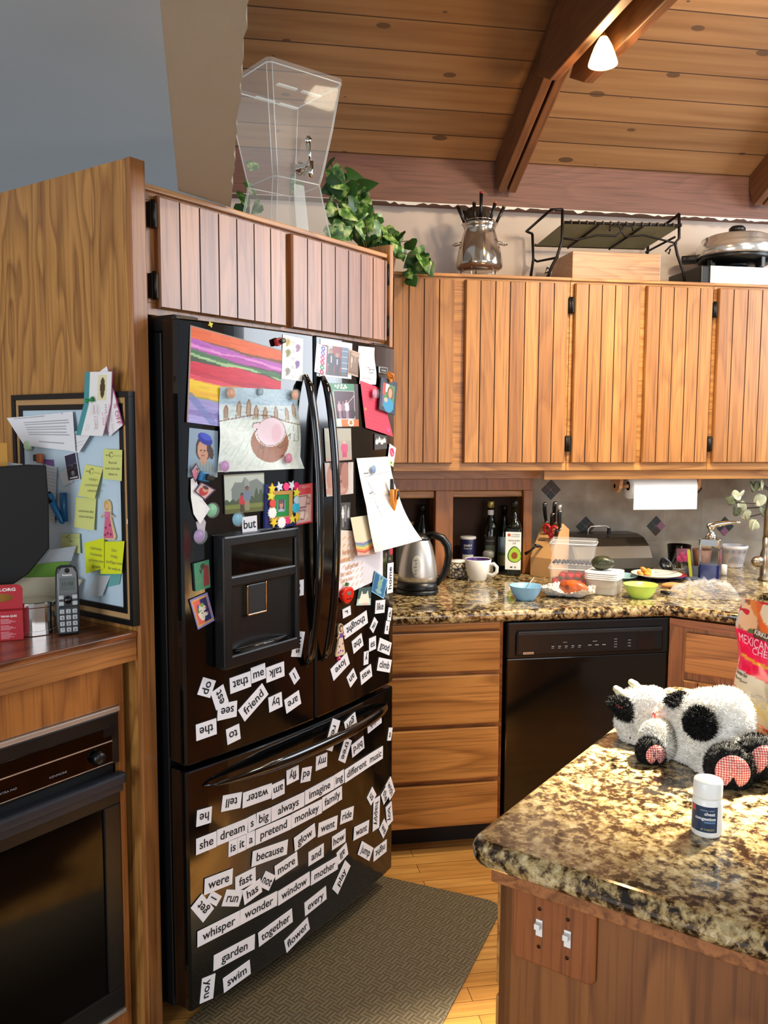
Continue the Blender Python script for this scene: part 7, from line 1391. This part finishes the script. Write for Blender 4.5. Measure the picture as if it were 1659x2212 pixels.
for k_ in range(9): cv.line([(.04, .345-.018*k_), (.10+.2*cv.r.rand(), .335-.019*k_)], .0035, '6a6258', .7); cv.line([(.40, .34-.014*k_*.6), (.5+.45*cv.r.rand(), .32-.014*k_*.6)], .003, '7a7268', .6)
def bagp(u, v, s_):
    x = bw*(u-.0); tk = .030*math.sin(PI*min(1, max(0, u)))**.5*(1-(v)**2.5)*(1 if s_ < 0 else .6)+.004*math.sin(19*u+7*v)*math.sin(13*v)
    return (x+.006*math.sin(14*v)*(1-u), s_*tk-.0+.02*v*0, bh*v*(1-.07*u*0)+.0008)
mb = MB().grid(lambda u, v: bagp(u, v, -1), 90, 90); n1 = len(mb.v); mb.grid(lambda u, v: bagp(1-u, v, 1), 12, 12)
cc = np.concatenate([cv.lin(), np.tile(np.array([[.45, .02, .04, 1]]), (13*13, 1))])
SHR = Matrix.Rotation(0, 4, 'Y')
bag = mb.build('cheese_bag', m_, None, BM @ T(0, .03, 0) @ SHR, col=cc); tag(bag, 'red bag of shredded cheese standing behind the plush cow', 'bag'); ROOT[bag] = BM @ T(0, .03, 0) @ SHR; BGM = ROOT[bag]
def onbag(mb, t, u, v, size, w=None, align='L', bold=False, rot=-.085):
    m2 = MB(); text_mb(m2, t, 0, 0, size, w, align, bold=bold, rot=rot); off = len(mb.v)
    vs = []
    for (x, y, z) in m2.v:
        uu, vv = u+x/bw, v+y/bh; q = bagp(min(1, max(0, uu)), vv, -1); vs.append((bw*uu+.006*math.sin(14*vv)*(1-uu), q[1]-.0008, bh*vv+.0008))
    return mb.add(vs, m2.f)
def onbagq(mb, P):
    vs = []; 
    for i in range(13):
        for j in range(4):
            a_, c_ = i/12, j/3; u = (P[0][0]*(1-a_)+P[1][0]*a_)*c_+(P[3][0]*(1-a_)+P[2][0]*a_)*(1-c_); vv = (P[0][1]*(1-a_)+P[1][1]*a_)*c_+(P[3][1]*(1-a_)+P[2][1]*a_)*(1-c_); q = bagp(u, vv, -1); vs.append((bw*u+.006*math.sin(14*vv)*(1-u), q[1]-.0005, q[2]))
    return mb.add(vs, [(i*4+j, i*4+j+1, i*4+j+5, i*4+j+4) for i in range(12) for j in range(3)])
part(bag, 'brand_panel', onbagq(MB(), [(.155, .80), (.39, .782), (.39, .722), (.16, .74)]), pm('brand_brown', '3a2218', .4), BGM); part(bag, 'brand_panel', onbagq(MB(), [(.09, .232), (.22, .218), (.215, .158), (.085, .172)]), pm('brand_brown', '3a2218', .4), BGM)
mb = onbag(MB(), 'KIRKLAND', .168, .764, .014, .060, bold=True); onbag(mb, 'KIRKLAND', .097, .195, .011, .033, bold=True); part(bag, 'lettering', mb, pm('brand_cream', 'e8e0d0', .5), BGM)
mb = onbag(MB(), 'MEXICAN STYLE', .03, .685, .026, .135); onbag(mb, 'CHEESE', .155, .625, .020, .062); part(bag, 'lettering', mb, pm('bag_pink_white', 'f0b8c4', .5), BGM)
mb = onbag(MB(), 'Nutrition Facts', .02, .445, .010, .034, bold=True); part(bag, 'lettering', mb, INK, BGM)
# ------------------------------------------------------------------ plush cow lying on its side on the island
CZ = .9155
CW = T(*[Zp(1470, 1610, .915)[i] for i in range(3)])
def up(px, py, h): p = Zp(px, py, .915+h); return p
PLW = pm('white_plush', 'f0ece2', .95, sheen=.4); PLB = pm('black_plush', '070605', .95)
def m_ging():
    m, N, L, b = newmat('red_gingham'); tc, v = coords(N, L, (1, 1, 1), False); ck = {}
    sx = N.new('ShaderNodeSeparateXYZ'); L.new(v, sx.inputs[0])
    s1 = math_n(N, L, 'LESS_THAN', math_n(N, L, 'FRACT', math_n(N, L, 'MULTIPLY', sx.outputs[0], 230.)), .5); s2 = math_n(N, L, 'LESS_THAN', math_n(N, L, 'FRACT', math_n(N, L, 'MULTIPLY', sx.outputs[1], 230.)), .5)
    s = math_n(N, L, 'MULTIPLY', math_n(N, L, 'ADD', s1, s2), .5); L.new(ramp(N, L, s, [(0, 'f0e2da'), (.5, 'e08a80'), (1, 'c83a34')]), b.inputs['Base Color']); b.inputs['Roughness'].default_value = .8; return m
GING = m_ging()
from mathutils import noise as mnoise
def fur_blob(ells, n_tuft, ln, seed, vox=.006, jit=.003, skip=None):
    """one continuous plush surface grown round ellipsoids, with a short pile of fur on it"""
    mb = MB(); 
    for c, r, R in ells: mb.ell(c, r, 22, 14, 0, None, R)
    me = bpy.data.meshes.new('tmp'); me.from_pydata(mb.v, [], mb.f); o = bpy.data.objects.new('tmp', me); COL.objects.link(o)
    rm = o.modifiers.new('r', 'REMESH'); rm.mode = 'VOXEL'; rm.voxel_size = vox; sm_ = o.modifiers.new('s', 'SMOOTH'); sm_.iterations = 6; sm_.factor = .5
    bpy.context.view_layer.update(); m2 = bpy.data.meshes.new_from_object(o.evaluated_get(bpy.context.evaluated_depsgraph_get()))
    m2.calc_loop_triangles(); vs = [v.co.copy() for v in m2.vertices]; no = [v.normal.copy() for v in m2.vertices]; out = MB()
    out.add([p+q*(jit*mnoise.noise(p*90)+.4*jit*mnoise.noise(p*260)) for p, q in zip(vs, no)], [tuple(f.vertices) for f in m2.polygons], 0, True)
    rnd = random.Random(seed); tr = [tuple(t.vertices) for t in m2.loop_triangles]; ar = np.cumsum([t.area for t in m2.loop_triangles]); tv = []; tf = []
    for k_ in np.searchsorted(ar, np.random.RandomState(seed).rand(n_tuft)*ar[-1]):
        a_, b1, c1 = tr[k_]; u_, v2 = rnd.random(), rnd.random()
        if u_+v2 > 1: u_, v2 = 1-u_, 1-v2
        p = vs[a_]*(1-u_-v2)+vs[b1]*u_+vs[c1]*v2; nn = (no[a_]*(1-u_-v2)+no[b1]*u_+no[c1]*v2).normalized(); rv = Vector((rnd.uniform(-1, 1), rnd.uniform(-1, 1), rnd.uniform(-1, .6))); tg_ = nn.cross(rv).normalized(); tip = p+(nn+rv*.55).normalized()*ln*rnd.uniform(.6, 1.25); wd = ln*.16
        i0 = len(tv); tv += [p-tg_*wd, p+tg_*wd, tip]; tf.append((i0, i0+1, i0+2))
    out.add(tv, tf, 0, False); bpy.data.objects.remove(o); out.v = [(a_, b_, max(c_, .0012)) for a_, b_, c_ in out.v]; return out
# body frame: x along the body from head to feet, y away from us, z up; metres at true size
hd = Zp(1385, 1600, .915); ft = Zp(1600, 1690, .915); bx_ = (ft-hd); bx_.z = 0; LB = bx_.length; bx_.normalize(); ORG_ = Vector((hd.x, hd.y, CZ)); CB = Matrix(((bx_.x, -bx_.y, 0, ORG_.x), (bx_.y, bx_.x, 0, ORG_.y), (0, 0, 1, ORG_.z), (0, 0, 0, 1)))
CBI = CB.inverted()
def cb(px, py, y):          # point at depth y behind the line from head to feet
    n_ = Vector((-bx_.y, bx_.x, 0)); return CBI @ hit(px, py, n_, n_.dot(ORG_)+y)
cow = thing('plush_cow', 'white plush cow with black patches and gingham hooves lying on the island', 'stuffed toy', CB); ROOT[cow] = CB
E3 = lambda a, b, c: Euler((a, b, c)).to_matrix()
h1 = cb(1385, 1530, .02); h2 = cb(1368, 1575, .0); b1_ = cb(1470, 1580, .04); b2_ = cb(1535, 1575, .045); b3_ = cb(1560, 1625, .035)
RH_ = .052
body = fur_blob([(b1_, (.075, .060, .062), None), (b2_, (.075, .068, .080), None), (cb(1565, 1560, .06), (.055, .06, .070), None), (b3_, (.062, .055, .060), None), (cb(1500, 1620, .02), (.065, .050, .048), None), (cb(1545, 1660, .0), (.045, .040, .038), None)], 14000, .0065, 3)
part(cow, 'body', body, PLW, CB)
head = fur_blob([(h1, (.050, .048, .042), E3(0, .5, 0)), (cb(1408, 1525, .03), (.042, .042, .040), None), (cb(1362, 1560, .0), (.032, .036, .030), None), (cb(1378, 1588, -.005), (.038, .038, .026), None)], 8000, .0055, 5)
hp = part(cow, 'head', head, PLW, CB)
for px, py, y in ((1331, 1488, -.01), (1364, 1474, .02)): 
    q = cb(px, py, y); part(hp, 'horn', MB().tube([q+Vector((.025, 0, -.014)), q+Vector((.008, 0, -.003)), q], [.011, .0095, .007], 12).ell(q, (.0072, .0072, .0072), 12, 8), pm('cream_plush', 'e4dcb4', .9), CB)
part(hp, 'eye_patch', fur_blob([(cb(1352, 1532, -.018), (.030, .024, .024), E3(0, .5, 0)), (cb(1328, 1520, -.008), (.018, .018, .010), E3(0, .6, 0))], 1800, .008, 8), PLB, CB)
q = cb(1336, 1526, -.038); part(hp, 'stitched_mouth', MB().tube([q+Vector((-.006, 0, .002)), q, q+Vector((.008, 0, -.001)), q+Vector((.011, 0, .001))], .002, 6), pm('red_thread', 'b03a30', .7), CB)
q = cb(1361, 1594, -.046); part(hp, 'nostril', MB().ell(q, (.0018, .0018, .0018), 8, 6), INK, CB)
q = cb(1413, 1546, -.02); part(cow, 'neck_ribbon', MB().tube([cb(1418, 1528, -.012), q, cb(1410, 1562, -.022)], [.004, .005, .007], 8, flat=.5), GING, CB)
part(cow, 'black_patch', fur_blob([(cb(1474, 1516, .035), (.034, .03, .014), None), (cb(1490, 1522, .025), (.022, .026, .014), None)], 1800, .010, 12), PLB, CB)
part(cow, 'black_patch', fur_blob([(cb(1512, 1562, -.024), (.029, .022, .027), None)], 2600, .011, 13), PLB, CB)
part(cow, 'foreleg', fur_blob([(cb(1418, 1590, -.04), (.030, .030, .030), None), (cb(1408, 1612, -.055), (.026, .026, .022), None), (cb(1425, 1612, -.05), (.026, .028, .026), None)], 4500, .0075, 14), PLW, CB)
def hoof(px, py, y, r, face, label_seed):
    q = cb(px, py, y); f_ = (CBI.to_3x3() @ Vector(face)).normalized(); HM = frame(f_.cross(Vector((0, 0, 1)))*-1, f_, q)
    q0 = MB(); part(cow, 'hoof', fur_blob([(q-f_*r*.35, (r*.98, r*.98, r), None)]+[(q+(HM.to_3x3() @ Vector((r*.78*math.cos(a*PI/5), r*.78*math.sin(a*PI/5), 0))), (r*.27, r*.27, r*.27), None) for a in range(10)], 2200, .006, label_seed, vox=.005), PLB, CB)
    P_ = [(r*.70*math.cos(a*PI/16), r*.70*math.sin(a*PI/16)*(1 if math.sin(a*PI/16) > 0 else (.92-.55*max(0, 1-abs(math.cos(a*PI/16))*2.8)))) for a in range(32)]
    mb = MB(); c_ = (0, -.05*r, r*.36); vs = [(x, y_, r*.12) for x, y_ in P_]+[(x*.6, y_*.6, r*.30) for x, y_ in P_]+[c_]; n_ = 32
    mb.add(vs, [(i, (i+1) % n_, n_+(i+1) % n_, n_+i) for i in range(n_)]+[(n_+i, n_+(i+1) % n_, 2*n_) for i in range(n_)], 0, True)
    o = mb.build('hoof_pad', GING, cow, HM @ T(0, 0, r*.30))
hoof(1578, 1662, -.035, .044, (-.35, -.93, .10), 20); hoof(1643, 1638, .03, .041, (-.15, -.95, .10), 21); hoof(1411, 1627, -.075, .029, (-.05, -.98, .05), 22)
